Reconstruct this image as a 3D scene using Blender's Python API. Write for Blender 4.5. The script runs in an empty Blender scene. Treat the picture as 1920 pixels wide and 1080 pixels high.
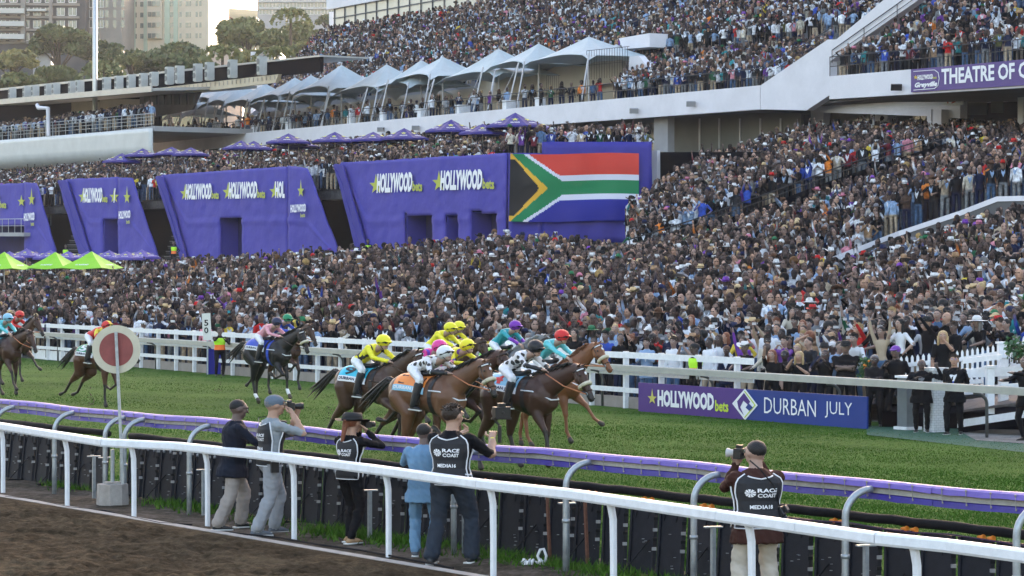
import bpy, math, random
import numpy as np
from mathutils import Vector, Matrix, kdtree
from mathutils.bvhtree import BVHTree
R = math.radians
# ---------------------------------------------------------------- camera, world, sun
F = 5000.0; HZ = 512.0; CX = 960.0; CH = 3.35          # focal length and horizon in photo pixels, eye height in metres
scene = bpy.context.scene
cam_d = bpy.data.cameras.new("camera"); cam = bpy.data.objects.new("camera", cam_d)
scene.collection.objects.link(cam); scene.camera = cam
cam.location = (0, 0, CH); cam.rotation_euler = (R(90), 0, 0)
cam_d.sensor_width = 36; cam_d.lens = F / 1920 * 36; cam_d.shift_y = (HZ - 540) / 1920
cam_d.clip_start = 0.5; cam_d.clip_end = 6000
SUN_EL = 10.0; SUN_DIR = Vector((0.30, 0.95, 0)).normalized()
world = bpy.data.worlds.new("World"); scene.world = world; world.use_nodes = True
wn = world.node_tree; bg = wn.nodes["Background"]
sky = wn.nodes.new("ShaderNodeTexSky"); sky.sky_type = 'NISHITA'; sky.sun_disc = False
sky.sun_elevation = R(SUN_EL); sky.sun_rotation = math.atan2(SUN_DIR.x, SUN_DIR.y)
sky.air_density = 1.0; sky.dust_density = 3.0; sky.ozone_density = 1.0
tint = wn.nodes.new("ShaderNodeVectorMath"); tint.operation = 'MULTIPLY'; tint.inputs[1].default_value = (1.14, 1.0, .97)   # warmer, hazier sky
wn.links.new(sky.outputs[0], tint.inputs[0]); wn.links.new(tint.outputs[0], bg.inputs[0]); bg.inputs[1].default_value = 0.15
sun_d = bpy.data.lights.new("sun", 'SUN'); sun = bpy.data.objects.new("sun", sun_d); scene.collection.objects.link(sun)
sun_d.energy = 3.0; sun_d.angle = R(0.5); sun_d.color = (1.0, 0.86, 0.70)
sd = Vector((SUN_DIR.x * math.cos(R(SUN_EL)), SUN_DIR.y * math.cos(R(SUN_EL)), math.sin(R(SUN_EL))))
sun.rotation_euler = sd.to_track_quat('Z', 'Y').to_euler()
scene.view_settings.view_transform = 'Standard'; scene.view_settings.look = 'None'
scene.view_settings.exposure = 2.78; scene.view_settings.gamma = 1.0
scene.cycles.max_bounces = 5; scene.cycles.diffuse_bounces = 3; scene.cycles.glossy_bounces = 2
scene.cycles.transmission_bounces = 3; scene.cycles.volume_bounces = 0; scene.cycles.transparent_max_bounces = 6

# ---------------------------------------------------------------- track frame: s along the running direction, t across it, away from us
TH = R(31.2); US = Vector((math.sin(TH), -math.cos(TH), 0)); NT = Vector((math.cos(TH), math.sin(TH), 0))
TURF = -0.25
def W(s, t, z=0.0): return US * s + NT * t + Vector((0, 0, z))
def ST(p): return (p.x * US.x + p.y * US.y, p.x * NT.x + p.y * NT.y)
def PY(px, py, Y): return Vector(((px - CX) / F * Y, Y, CH + (HZ - py) / F * Y))
def YT(px, t): return t / (NT.y + NT.x * (px - CX) / F)
def PT(px, py, t): return PY(px, py, YT(px, t))
def G(px, py, z=0.0): return PY(px, py, F * (CH - z) / (py - HZ))
def PIX(p): return (CX + p[0] / p[1] * F, HZ + (CH - p[2]) / p[1] * F)
ANG_U = math.atan2(US.x, -US.y) * -1      # unused helper angle
def heading(v): return math.atan2(-v[0], v[1])   # z rotation that turns local +Y to v

# ---------------------------------------------------------------- linking, tags
COL = scene.collection
def tag(o, label=None, cat=None, group=None, kind=None):
    if label: o["label"] = label
    if cat: o["category"] = cat
    if group: o["group"] = group
    if kind: o["kind"] = kind
    return o
def empty(name, loc=(0, 0, 0), rz=0.0, label=None, cat=None, group=None, kind=None):
    o = bpy.data.objects.new(name, None); COL.objects.link(o); o.location = loc; o.rotation_euler = (0, 0, rz)
    o.empty_display_size = 0.1
    return tag(o, label, cat, group, kind)
def wloc(o):
    v = Vector((0, 0, 0))
    while o: v += o.location; o = o.parent
    return v
# ---------------------------------------------------------------- materials
_M = {}
def mat(name, col, rough=0.6, metal=0.0, var=0.12, scale=6.0, bump=0.0, bscale=60.0, spec=0.4, emit=0.0, alpha=1.0, coord='Object', bdist=.02):
    if name in _M: return _M[name]
    m = bpy.data.materials.new(name); m.use_nodes = True; nt = m.node_tree; b = nt.nodes["Principled BSDF"]
    b.inputs["Roughness"].default_value = rough; b.inputs["Metallic"].default_value = metal
    b.inputs["Specular IOR Level"].default_value = spec
    c = (col[0], col[1], col[2], 1)
    if var > 0 or bump > 0:
        tc = nt.nodes.new("ShaderNodeTexCoord")
    if var > 0:
        n = nt.nodes.new("ShaderNodeTexNoise"); n.inputs["Scale"].default_value = scale; n.inputs["Detail"].default_value = 5
        n.inputs["Roughness"].default_value = 0.65
        r = nt.nodes.new("ShaderNodeValToRGB"); r.color_ramp.elements[0].position = 0.3; r.color_ramp.elements[1].position = 0.7
        r.color_ramp.elements[0].color = (c[0] * (1 - var), c[1] * (1 - var), c[2] * (1 - var), 1)
        r.color_ramp.elements[1].color = (min(1, c[0] * (1 + var)), min(1, c[1] * (1 + var)), min(1, c[2] * (1 + var)), 1)
        nt.links.new(tc.outputs[coord], n.inputs[0]); nt.links.new(n.outputs[0], r.inputs[0]); nt.links.new(r.outputs[0], b.inputs["Base Color"])
    else: b.inputs["Base Color"].default_value = c
    if bump > 0:
        n2 = nt.nodes.new("ShaderNodeTexNoise"); n2.inputs["Scale"].default_value = bscale; n2.inputs["Detail"].default_value = 3
        bp = nt.nodes.new("ShaderNodeBump"); bp.inputs["Strength"].default_value = bump; bp.inputs["Distance"].default_value = bdist
        nt.links.new(tc.outputs[coord], n2.inputs[0]); nt.links.new(n2.outputs[0], bp.inputs["Height"]); nt.links.new(bp.outputs[0], b.inputs["Normal"])
    if emit > 0:
        b.inputs["Emission Color"].default_value = c; b.inputs["Emission Strength"].default_value = emit
    if alpha < 1: b.inputs["Alpha"].default_value = alpha
    _M[name] = m
    return m
def C(r, g, b):   # sRGB 0-255 -> linear
    return tuple((x / 255 / 12.92) if x / 255 <= 0.04045 else ((x / 255 + 0.055) / 1.055) ** 2.4 for x in (r, g, b))
# ---------------------------------------------------------------- mesh builder
class MB:
    def __init__(s): s.v = []; s.f = []; s.m = []
    def add(s, vs, fs, mi=0):
        o = len(s.v); s.v.extend(Vector(v) for v in vs)
        for k, f in enumerate(fs):
            s.f.append(tuple(i + o for i in f)); s.m.append(mi if isinstance(mi, int) else mi[k])
        return s
    def quad(s, a, b, c, d, mi=0): return s.add([a, b, c, d], [(0, 1, 2, 3)], mi)
    def prism(s, poly, vec, mi=0):
        n = len(poly); vec = Vector(vec); vs = [Vector(p) for p in poly] + [Vector(p) + vec for p in poly]
        return s.add(vs, [tuple(range(n - 1, -1, -1)), tuple(range(n, 2 * n))] + [(i, (i + 1) % n, (i + 1) % n + n, i + n) for i in range(n)], mi)
    def box(s, c, sz, rz=0.0, mi=0, ax=None):
        c = Vector(c); x, y, z = sz[0] / 2, sz[1] / 2, sz[2] / 2
        if ax is None: M = Matrix.Rotation(rz, 3, 'Z')
        else: M = ax
        vs = [c + M @ Vector((a * x, b * y, d * z)) for d in (-1, 1) for a, b in ((-1, -1), (1, -1), (1, 1), (-1, 1))]
        return s.add(vs, [(3, 2, 1, 0), (4, 5, 6, 7), (0, 1, 5, 4), (1, 2, 6, 5), (2, 3, 7, 6), (3, 0, 4, 7)], mi)
    def beam(s, a, b, w, h, mi=0, up=Vector((0, 0, 1))):   # box from a to b, w across, h along up
        a = Vector(a); b = Vector(b); d = (b - a); L = d.length
        if L < 1e-6: return s
        d.normalize(); x = d.cross(up); x.normalize(); u = x.cross(d)
        ax = Matrix((x, d, u)).transposed()
        return s.box((a + b) / 2, (w, L, h), mi=mi, ax=ax)
    def tube(s, pts, r, n=8, mi=0, cap=True, flat=1.0, flatax=None):
        pts = [Vector(p) for p in pts]; k = len(pts); rs = r if isinstance(r, (list, tuple)) else [r] * k
        up = Vector((0.013, 0.021, 1)); o = len(s.v); ref = None
        for i, p in enumerate(pts):
            d = (pts[min(i + 1, k - 1)] - pts[max(i - 1, 0)])
            if d.length < 1e-9: d = Vector((0, 0, 1))
            d.normalize()
            if ref is None:
                ref = flatax.copy() if flatax is not None else (up.cross(d) if abs(d.z) < 0.95 else Vector((1, 0, 0)))
            x = (ref - d * ref.dot(d)); x.normalize(); ref = x; y = d.cross(x)
            for j in range(n):
                a = 2 * math.pi * j / n; s.v.append(p + x * math.cos(a) * rs[i] + y * math.sin(a) * rs[i] * flat)
        for i in range(k - 1):
            for j in range(n):
                s.f.append((o + i * n + j, o + i * n + (j + 1) % n, o + (i + 1) * n + (j + 1) % n, o + (i + 1) * n + j)); s.m.append(mi)
        if cap:
            s.f.append(tuple(o + j for j in range(n - 1, -1, -1))); s.m.append(mi)
            s.f.append(tuple(o + (k - 1) * n + j for j in range(n))); s.m.append(mi)
        return s
    def cap(s, a, b, ra, rb, mi=0, n=10, flat=1.0, flatax=None):  # capsule
        a = Vector(a); b = Vector(b); d = b - a
        if d.length < 1e-6: d = Vector((0, 0, 1e-4))
        d.normalize()
        q = [(-1.0, 0.04), (-0.8, 0.6), (-0.45, 0.9), (0, 1)] if n > 6 else [(-0.9, 0.35), (0, 1)]
        pts = [a + d * ra * k for k, _ in q] + [b - d * rb * k for k, _ in reversed(q)]
        rs = [ra * w for _, w in q] + [rb * w for _, w in reversed(q)]
        return s.tube(pts, rs, n, mi, True, flat, flatax)
    def ell(s, c, r, mi=0, n=10, m=6, rot=None):
        c = Vector(c); o = len(s.v); M = rot or Matrix.Identity(3)
        if not isinstance(r, (tuple, list)): r = (r, r, r)
        s.v.append(c + M @ Vector((0, 0, -r[2])))
        for i in range(1, m):
            ph = -math.pi / 2 + math.pi * i / m
            for j in range(n):
                a = 2 * math.pi * j / n
                s.v.append(c + M @ Vector((math.cos(a) * math.cos(ph) * r[0], math.sin(a) * math.cos(ph) * r[1], math.sin(ph) * r[2])))
        s.v.append(c + M @ Vector((0, 0, r[2]))); top = len(s.v) - 1
        for j in range(n):
            s.f.append((o, o + 1 + (j + 1) % n, o + 1 + j)); s.m.append(mi)
            for i in range(m - 2):
                b = o + 1 + i * n; s.f.append((b + j, b + (j + 1) % n, b + n + (j + 1) % n, b + n + j)); s.m.append(mi)
            b = o + 1 + (m - 2) * n; s.f.append((b + j, b + (j + 1) % n, top)); s.m.append(mi)
        return s
    def loft(s, rings, mi=0, n=14, power=2.0, close=True):
        # rings: (centre, xaxis, yaxis, rx, ry); mi int or list per segment
        o = len(s.v); k = len(rings)
        for (c, x, y, rx, ry) in rings:
            c = Vector(c)
            for j in range(n):
                a = 2 * math.pi * j / n; ca, sa = math.cos(a), math.sin(a); e = 2.0 / power
                s.v.append(c + Vector(x) * (math.copysign(abs(ca) ** e, ca) * rx) + Vector(y) * (math.copysign(abs(sa) ** e, sa) * ry))
        for i in range(k - 1):
            q = mi if isinstance(mi, int) else mi[i]
            for j in range(n):
                s.f.append((o + i * n + j, o + i * n + (j + 1) % n, o + (i + 1) * n + (j + 1) % n, o + (i + 1) * n + j)); s.m.append(q)
        if close:
            s.f.append(tuple(o + j for j in range(n - 1, -1, -1))); s.m.append(mi if isinstance(mi, int) else mi[0])
            s.f.append(tuple(o + (k - 1) * n + j for j in range(n))); s.m.append(mi if isinstance(mi, int) else mi[-1])
        return s
    def join(s, other, M=None):
        o = len(s.v)
        s.v.extend((M @ v if M is not None else v.copy()) for v in other.v)
        s.f.extend(tuple(i + o for i in f) for f in other.f); s.m.extend(other.m); return s
    def mesh(s, name, mats, org=Vector((0, 0, 0)), smooth=False):
        me = bpy.data.meshes.new(name); me.from_pydata([v - org for v in s.v], [], s.f)
        for m in (mats if isinstance(mats, (list, tuple)) else [mats]): me.materials.append(m)
        me.polygons.foreach_set("material_index", s.m)
        if smooth: me.polygons.foreach_set("use_smooth", [True] * len(s.f))
        me.update(); return me
    def build(s, name, mats, parent=None, smooth=False, local=False, bevel=0.0):
        if local: org = Vector((0, 0, 0))
        else:
            xs = [v.x for v in s.v]; ys = [v.y for v in s.v]; zs = [v.z for v in s.v]
            org = Vector(((min(xs) + max(xs)) / 2, (min(ys) + max(ys)) / 2, min(zs)))
        me = s.mesh(name, mats, org, smooth)
        o = bpy.data.objects.new(name, me); COL.objects.link(o)
        o.location = org if (parent is None or local) else org - wloc(parent)
        if parent: o.parent = parent
        if bevel > 0:
            b = o.modifiers.new("bevel", 'BEVEL'); b.width = bevel; b.segments = 2; b.limit_method = 'ANGLE'
        return o
def struct(o, label=None): o["kind"] = "structure"; return o
# text as mesh fitted to a box; returns MB in x (0..w), y (0..h), z depth
_TX = {}
def text_mb(body, w, h, shear=0.0, bold=0.0, depth=0.0):
    key = (body, shear, bold)
    if key not in _TX:
        cu = bpy.data.curves.new("lettering", 'FONT'); cu.body = body; cu.size = 1; cu.shear = shear; cu.offset = bold; cu.resolution_u = 2
        ob = bpy.data.objects.new("lettering", cu); COL.objects.link(ob)
        dg = bpy.context.evaluated_depsgraph_get(); me = bpy.data.meshes.new_from_object(ob.evaluated_get(dg))
        vs = [v.co.copy() for v in me.vertices]; fs = [tuple(p.vertices) for p in me.polygons]
        bpy.data.objects.remove(ob); bpy.data.curves.remove(cu); bpy.data.meshes.remove(me)
        x0 = min(v.x for v in vs); x1 = max(v.x for v in vs); y0 = min(v.y for v in vs); y1 = max(v.y for v in vs)
        _TX[key] = ([((v.x - x0) / (x1 - x0), (v.y - y0) / (y1 - y0)) for v in vs], fs)
    vs, fs = _TX[key]
    b = MB(); b.add([(x * w, y * h, depth) for x, y in vs], fs); return b
def place2d(b, O, Rv, Uv, off=0.006):
    """MB laid out in unit x,y -> world: O + x*Rv + y*Uv, pushed off along the normal towards the viewer"""
    O = Vector(O); Rv = Vector(Rv); Uv = Vector(Uv); n = Rv.cross(Uv); n.normalize()
    if n.y > 0: n = -n
    q = MB(); q.v = [O + Rv * v.x + Uv * v.y + n * (off + v.z) for v in b.v]; q.f = list(b.f); q.m = list(b.m); return q
def text_on(body, BL, BR, TL, off=0.02, **k):
    BL = Vector(BL); return place2d(text_mb(body, 1, 1, **k), BL, Vector(BR) - BL, Vector(TL) - BL, off)
def poly_on(pts, BL, BR, TL, off=0.02, mi=0):
    b = MB(); b.add([(x, y, 0) for x, y in pts], [tuple(range(len(pts)))], mi); BL = Vector(BL)
    return place2d(b, BL, Vector(BR) - BL, Vector(TL) - BL, off)
def star_pts(cx, cy, r, n=5, ratio=0.40, rot=0.0, sx=1.0, sy=1.0, spike=1.0):
    out = []
    for i in range(2 * n):
        a = math.pi / 2 + rot + math.pi * i / n; q = r if i % 2 == 0 else r * ratio
        if i == 0: q *= spike
        out.append((cx + math.cos(a) * q * sx, cy + math.sin(a) * q * sy))
    return out
def fan_star(b, cx, cy, r, M, **k):   # star as triangle fan (non convex)
    pts = star_pts(cx, cy, r, **k); n = len(pts)
    b.add([M(cx, cy)] + [M(x, y) for x, y in pts], [(0, 1 + i, 1 + (i + 1) % n) for i in range(n)]); return b
# fuse primitives into one continuous skin
def fuse(src, voxel, smooth=2, post=None, fac=0.5):
    me = bpy.data.meshes.new("tmp"); me.from_pydata(src.v, [], src.f); me.update()
    ob = bpy.data.objects.new("tmp", me); COL.objects.link(ob)
    r = ob.modifiers.new("r", 'REMESH'); r.mode = 'VOXEL'; r.voxel_size = voxel; r.adaptivity = 0.0
    if smooth:
        q = ob.modifiers.new("s", 'SMOOTH'); q.factor = fac; q.iterations = smooth
    dg = bpy.context.evaluated_depsgraph_get(); dg.update()
    out = bpy.data.meshes.new_from_object(ob.evaluated_get(dg))
    bpy.data.objects.remove(ob); bpy.data.meshes.remove(me)
    bvh = BVHTree.FromPolygons(src.v, src.f)
    b = MB(); b.v = [v.co.copy() for v in out.vertices]; b.f = [tuple(p.vertices) for p in out.polygons]
    for p in out.polygons:
        h = bvh.find_nearest(p.center); b.m.append(src.m[h[2]] if h[2] is not None else 0)
    bpy.data.meshes.remove(out)
    if post: b.join(post)
    return b
rnd = random.Random(7); nrs = np.random.RandomState(7)
# ---------------------------------------------------------------- shared materials
m_white = mat("white_paint", (.70, .72, .75), .45, var=.10, scale=7, bump=.08)
m_galv = mat("galvanised_steel", (.34, .37, .39), .45, .6, var=.2, scale=14, bump=.05)
m_black = mat("black_rubber", (.008, .008, .010), .8, var=.3, scale=10, bump=.2, spec=.15)
m_panel = mat("charcoal_panel", (.009, .010, .015), .65, var=.35, scale=5, bump=.15, spec=.2)
m_purple = mat("purple_vinyl", (.125, .085, .37), .5, var=.12, scale=4, bump=.35, bscale=9)
m_navyv = mat("blue_vinyl", (.020, .010, .20), .4, var=.15, scale=4, bump=.3, bscale=9)
m_alu = mat("weathered_rail", (.26, .245, .22), .6, var=.2, scale=9, bump=.1)
m_conc = mat("concrete", (.30, .28, .26), .9, var=.25, scale=5, bump=.3)
m_rust = mat("rusty_steel", (.12, .05, .03), .8, var=.4, scale=12, bump=.2)
m_orange = mat("orange_plastic", (.75, .22, .02), .4, var=.1)
def ground_mat(name, c0, c1, c2, sc=0.35, fine=9.0, bump=0.5, bsc=12.0, rough=.95):
    m = bpy.data.materials.new(name); m.use_nodes = True; nt = m.node_tree; b = nt.nodes["Principled BSDF"]; b.inputs["Roughness"].default_value = rough
    b.inputs["Specular IOR Level"].default_value = .05
    tc = nt.nodes.new("ShaderNodeTexCoord")
    n = nt.nodes.new("ShaderNodeTexNoise"); n.inputs["Scale"].default_value = sc; n.inputs["Detail"].default_value = 6; n.inputs["Roughness"].default_value = .7
    n2 = nt.nodes.new("ShaderNodeTexNoise"); n2.inputs["Scale"].default_value = fine; n2.inputs["Detail"].default_value = 8; n2.inputs["Roughness"].default_value = .75
    mx = nt.nodes.new("ShaderNodeMath"); mx.operation = 'ADD'
    r = nt.nodes.new("ShaderNodeValToRGB"); e = r.color_ramp.elements; e[0].position = .72; e[0].color = (*c0, 1); e[1].position = 1.28 / 1.0 if False else 1.0; e[1].color = (*c2, 1)
    r.color_ramp.elements.new(.86).color = (*c1, 1)
    hf = nt.nodes.new("ShaderNodeMath"); hf.operation = 'MULTIPLY'; hf.inputs[1].default_value = .86
    nt.links.new(tc.outputs["Object"], n.inputs[0]); nt.links.new(tc.outputs["Object"], n2.inputs[0])
    nt.links.new(n.outputs[0], mx.inputs[0]); nt.links.new(n2.outputs[0], mx.inputs[1]); nt.links.new(mx.outputs[0], hf.inputs[0]); nt.links.new(hf.outputs[0], r.inputs[0])
    nt.links.new(r.outputs[0], b.inputs["Base Color"])
    n3 = nt.nodes.new("ShaderNodeTexNoise"); n3.inputs["Scale"].default_value = bsc; n3.inputs["Detail"].default_value = 8; n3.inputs["Roughness"].default_value = .7
    bp = nt.nodes.new("ShaderNodeBump"); bp.inputs["Strength"].default_value = bump; bp.inputs["Distance"].default_value = .06
    nt.links.new(tc.outputs["Object"], n3.inputs[0]); nt.links.new(n3.outputs[0], bp.inputs["Height"]); nt.links.new(bp.outputs[0], b.inputs["Normal"])
    return m
m_turf = ground_mat("turf_soil", (.026, .072, .010), (.046, .096, .013), (.056, .122, .020), .25, 4, .4, 10)
m_dirt = ground_mat("track_sand", (.024, .017, .009), (.050, .036, .021), (.088, .064, .038), .8, 9, .7, 22)
m_apron = ground_mat("worn_earth", (.03, .026, .018), (.07, .058, .045), (.12, .10, .085), 1.0, 7, .7, 14)
m_pave = ground_mat("paving", (.16, .15, .14), (.22, .21, .2), (.3, .28, .26), .6, 6, .2, 10)
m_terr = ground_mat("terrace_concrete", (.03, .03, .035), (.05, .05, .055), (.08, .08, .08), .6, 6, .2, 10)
# ---------------------------------------------------------------- ground sheets
class Line:
    def __init__(s, a, b): s.a = Vector((a[0], a[1], 0)); s.b = Vector((b[0], b[1], 0)); s.d = (s.b - s.a).normalized()
    def at(s, px):      # point of the line seen in photo column px
        k = (px - CX) / F; den = s.d.x - k * s.d.y; l = (k * s.a.y - s.a.x) / den; return s.a + s.d * l
    def s_at(s, sv):    # point of the line with track coordinate s
        l = (sv - ST(s.a)[0]) / s.d.dot(US); return s.a + s.d * l
L_EDGE = Line(G(0, 935), G(840, 1078)); L_PR = Line(G(197, 940), G(1061, 1072))
def bar_pt(px, py): return G(px, py, .91)
L_BAR = Line(bar_pt(300, 820), bar_pt(1480, 949))
L_RAIL = Line(PT(57, 600, 40.4), PT(1900, 600, 38.5)); L_FEN = Line(PT(60, 600, 40.9), PT(1400, 600, 39.15))
def strip(name, la, lb, za, zb, mt, s0=-420, s1=40, n=60, m=4, kind='structure', wob=0):
    b = MB(); g = []
    for i in range(n + 1):
        sv = s0 + (s1 - s0) * i / n; pa = la(sv); pb = lb(sv); row = []
        for j in range(m + 1):
            k = j / m; p = pa.lerp(pb, k); p.z = za + (zb - za) * k + (rnd.uniform(-wob, wob) if 0 < j < m else 0); row.append(p)
        g.append(row)
    b.v = [p for r_ in g for p in r_]
    for i in range(n):
        for j in range(m):
            b.f.append((i * (m + 1) + j, (i + 1) * (m + 1) + j, (i + 1) * (m + 1) + j + 1, i * (m + 1) + j + 1)); b.m.append(0)
    o = b.build(name, mt, local=True, smooth=wob > 0); o["kind"] = kind; return o
lt = lambda t: (lambda sv: W(sv, t))
b = MB(); b.quad((-900, -90, -1.2), (900, -90, -1.2), (900, 1500, -1.2), (-900, 1500, -1.2)); struct(b.build("ground", m_turf, local=True))
strip("dirt_track", lt(-30), L_EDGE.s_at, -.05, -.03, m_dirt, n=60, m=20, wob=.02, s0=-150, s1=20)
# fine clods over the part of the sand near the rail
ns_, nt__ = 620, 150; gs_, gt_ = np.meshgrid(np.linspace(-50, -19, ns_), np.linspace(0, 1, nt__), indexing="ij")
def vnoise(a, c, f, seed):
    rs = np.random.RandomState(seed); g = rs.uniform(-1, 1, (256, 256)); x, y = a * f, c * f; xi, yi = np.floor(x).astype(int), np.floor(y).astype(int); u, v = x - xi, y - yi; u = u * u * (3 - 2 * u); v = v * v * (3 - 2 * v); G_ = lambda i, j: g[i % 256, j % 256]
    return (G_(xi, yi) * (1 - u) + G_(xi + 1, yi) * u) * (1 - v) + (G_(xi, yi + 1) * (1 - u) + G_(xi + 1, yi + 1) * u) * v
pe = np.array([tuple(L_EDGE.s_at(s_)) for s_ in np.linspace(-50, -19, ns_)]); te = pe @ np.array(NT); tt_ = 8.6 + (te[:, None] - 8.6 - .005) * gt_
hh_ = .028 * vnoise(gs_, tt_, 2.6, 1) + .032 * vnoise(gs_, tt_, 7, 2) + .022 * vnoise(gs_, tt_, 14, 3); hh_ *= np.minimum(1, (1 - gt_) * 12)
b = MB(); b.v = [W(float(gs_[i, j]), float(tt_[i, j]), float(hh_[i, j]) + .03) for i in range(ns_) for j in range(nt__)]
b.f = [(i * nt__ + j, (i + 1) * nt__ + j, (i + 1) * nt__ + j + 1, i * nt__ + j + 1) for i in range(ns_ - 1) for j in range(nt__ - 1)]; b.m = [0] * len(b.f); struct(b.build("sand_surface", m_dirt, local=True, smooth=True))
o = L_EDGE.d.cross(Vector((0, 0, 1))) * -1
if o.dot(NT) < 0: o = -o
off = lambda L, d: (lambda sv: L.s_at(sv) + o * d)
b = MB(); pa = L_EDGE.s_at(-150); pb = L_EDGE.s_at(20)
b.prism([pa + Vector((0, 0, -.1)), pa + o * .16 + Vector((0, 0, -.1)), pa + o * .16 + Vector((0, 0, .035)), pa + Vector((0, 0, .035))], pb - pa); struct(b.build("kerb", m_conc))
strip("apron", off(L_EDGE, .162), off(L_BAR, .4), 0, 0, m_apron, n=160, m=8, wob=.025, s0=-150, s1=20)
strip("verge", off(L_BAR, .402), off(L_BAR, 1.6), -.005, TURF, m_turf, n=100, m=3, wob=.01, s0=-150, s1=20)
strip("turf_track", off(L_BAR, 1.602), lt(41.0), TURF, TURF, m_turf, n=120, m=20, wob=.012)
strip("lawn", lt(41.0), lt(118.0), TURF - .01, TURF - .01, m_pave, n=10, m=2)
# ---------------------------------------------------------------- grass: blades over the turf, coarser with distance
def blades(name, pts, hmin, hmax, w, mt):
    n = len(pts); a = nrs.uniform(0, 6.283, n); h = nrs.uniform(hmin, hmax, n); lean = nrs.normal(0, .45, (n, 2)) * h[:, None]
    d = np.stack([np.cos(a), np.sin(a), np.zeros(n)], 1) * (w * nrs.uniform(.6, 1.4, n))[:, None]
    v = np.empty((n, 3, 3)); v[:, 0] = pts - d; v[:, 1] = pts + d; v[:, 2] = pts; v[:, 2, :2] += lean; v[:, 2, 2] += h
    me = bpy.data.meshes.new(name); me.vertices.add(n * 3); me.vertices.foreach_set("co", v.reshape(-1)); me.loops.add(n * 3)
    me.loops.foreach_set("vertex_index", np.arange(n * 3)); me.polygons.add(n); me.polygons.foreach_set("loop_start", np.arange(n) * 3)
    me.polygons.foreach_set("loop_total", np.full(n, 3)); me.materials.append(mt); me.update()
    c = me.attributes.new("tone", 'FLOAT', 'POINT'); c.data.foreach_set("value", np.repeat(nrs.uniform(0, 1, n), 3))
    ob = bpy.data.objects.new(name, me); COL.objects.link(ob); return ob
mg = bpy.data.materials.new("grass_blades"); mg.use_nodes = True; nt = mg.node_tree; bs = nt.nodes["Principled BSDF"]; bs.inputs["Roughness"].default_value = .75
at = nt.nodes.new("ShaderNodeAttribute"); at.attribute_name = "tone"; rr = nt.nodes.new("ShaderNodeValToRGB")
rr.color_ramp.elements[0].color = (.028, .082, .008, 1); rr.color_ramp.elements[1].color = (.090, .165, .026, 1); rr.color_ramp.elements.new(.75).color = (.054, .115, .014, 1)
nt.links.new(at.outputs["Fac"], rr.inputs[0]); nt.links.new(rr.outputs[0], bs.inputs["Base Color"]); bs.inputs["Specular IOR Level"].default_value = .04
def scatter_turf(n, y0, y1):
    Y = (nrs.uniform(1 / y1, 1 / y0, n * 2)) ** -1; k = nrs.uniform(-.198, .198, n * 2); X = k * Y
    t = X * NT.x + Y * NT.y; s = X * US.x + Y * US.y
    e = np.array([ST(L_BAR.s_at(-80))[1], ST(L_BAR.s_at(-20))[1]]); tb = e[0] + (e[1] - e[0]) * (s + 80) / 60
    ok = (t > tb + .45) & (t < 40.2); X, Y, t, tb = X[ok], Y[ok], t[ok], tb[ok]
    z = np.where(t < tb + 1.6, np.interp((t - tb), [.4, 1.6], [-.005, TURF]), TURF) - .01
    cl = np.sin(X * 1.7 + 3 * np.sin(Y * .7)) * np.sin(Y * 1.3 + 2 * np.sin(X * .9))
    keep = nrs.uniform(-2.6, 1, len(X)) < cl + .35
    return np.stack([X, Y, z], 1)[keep]
tag(blades("grass", scatter_turf(420000, 24, 112), .018, .042, .011, mg), "short green racing turf with uneven tufts", "grass", kind='stuff')
# tufts on the apron under the barrier
tp = []
for px, d0, d1, n_, rad in ((35, .5, .9, 900, .7), (85, .4, 1.1, 700, .5), (270, .2, 1.1, 2600, .8), (330, .1, .9, 2600, .9), (470, -.1, .6, 900, .6), (590, -.1, .8, 2600, .9), (640, -.2, .6, 2400, .8), (700, -.2, .7, 2200, .8),
                       (760, -.1, .7, 2000, .7), (900, -.2, .6, 2500, .9), (985, -.2, .5, 1600, .7), (1100, -.1, .6, 2400, .9), (1250, -.1, .6, 2000, .9), (1500, 0, .7, 1500, .8), (1650, 0, .7, 1500, .9)):
    c = L_PR.at(px) + o * ((d0 + d1) / 2)
    n_ = int(n_ * .22); q = nrs.normal(0, 1, (n_, 2)); P_ = np.zeros((n_, 3)); P_[:, 0] = c.x + q[:, 0] * rad * .45 * L_PR.d.x + q[:, 1] * (d1 - d0) * .3 * o.x
    P_[:, 1] = c.y + q[:, 0] * rad * .45 * L_PR.d.y + q[:, 1] * (d1 - d0) * .3 * o.y; tp.append(P_)
tag(blades("weeds", np.concatenate(tp), .04, .13, .011, mg), "straggly green weeds along the foot of the dark barrier", "weeds", kind='stuff')
# ---------------------------------------------------------------- near white rail
NR = [(-60, 785), (0, 792), (195, 822), (335, 829), (480, 844), (700, 871), (900, 898), (1082, 918), (1350, 956), (1500, 977), (1648, 998), (1780, 1011), (1980, 1037)]
nr = [G(px, py, 1.08) for px, py in NR]
root = empty("white_rail", nr[0] * 1 - Vector((0, 0, 1.08)), 0, "long white plastic running rail in the foreground beside the brown sand", "rail")
for i in range(len(nr) - 1):
    a, c = nr[i], nr[i + 1]; d = (c - a).normalized(); b = MB(); x = d.cross(Vector((0, 0, 1))).normalized()
    prof = [(-.055, -.02), (-.03, 0), (.03, 0), (.055, -.02), (.058, -.09), (.045, -.112), (-.045, -.112), (-.058, -.09)]
    b.prism([a + d * .004 + x * u + Vector((0, 0, w_)) for u, w_ in prof], (c - a) - d * .008); b.build("rail_beam", m_white, root)
def pt_on(poly, px):
    for i in range(len(poly) - 1):
        if poly[i][0] <= px <= poly[i + 1][0]:
            k = (px - poly[i][0]) / (poly[i + 1][0] - poly[i][0]); return px, poly[i][1] + k * (poly[i + 1][1] - poly[i][1])
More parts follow.
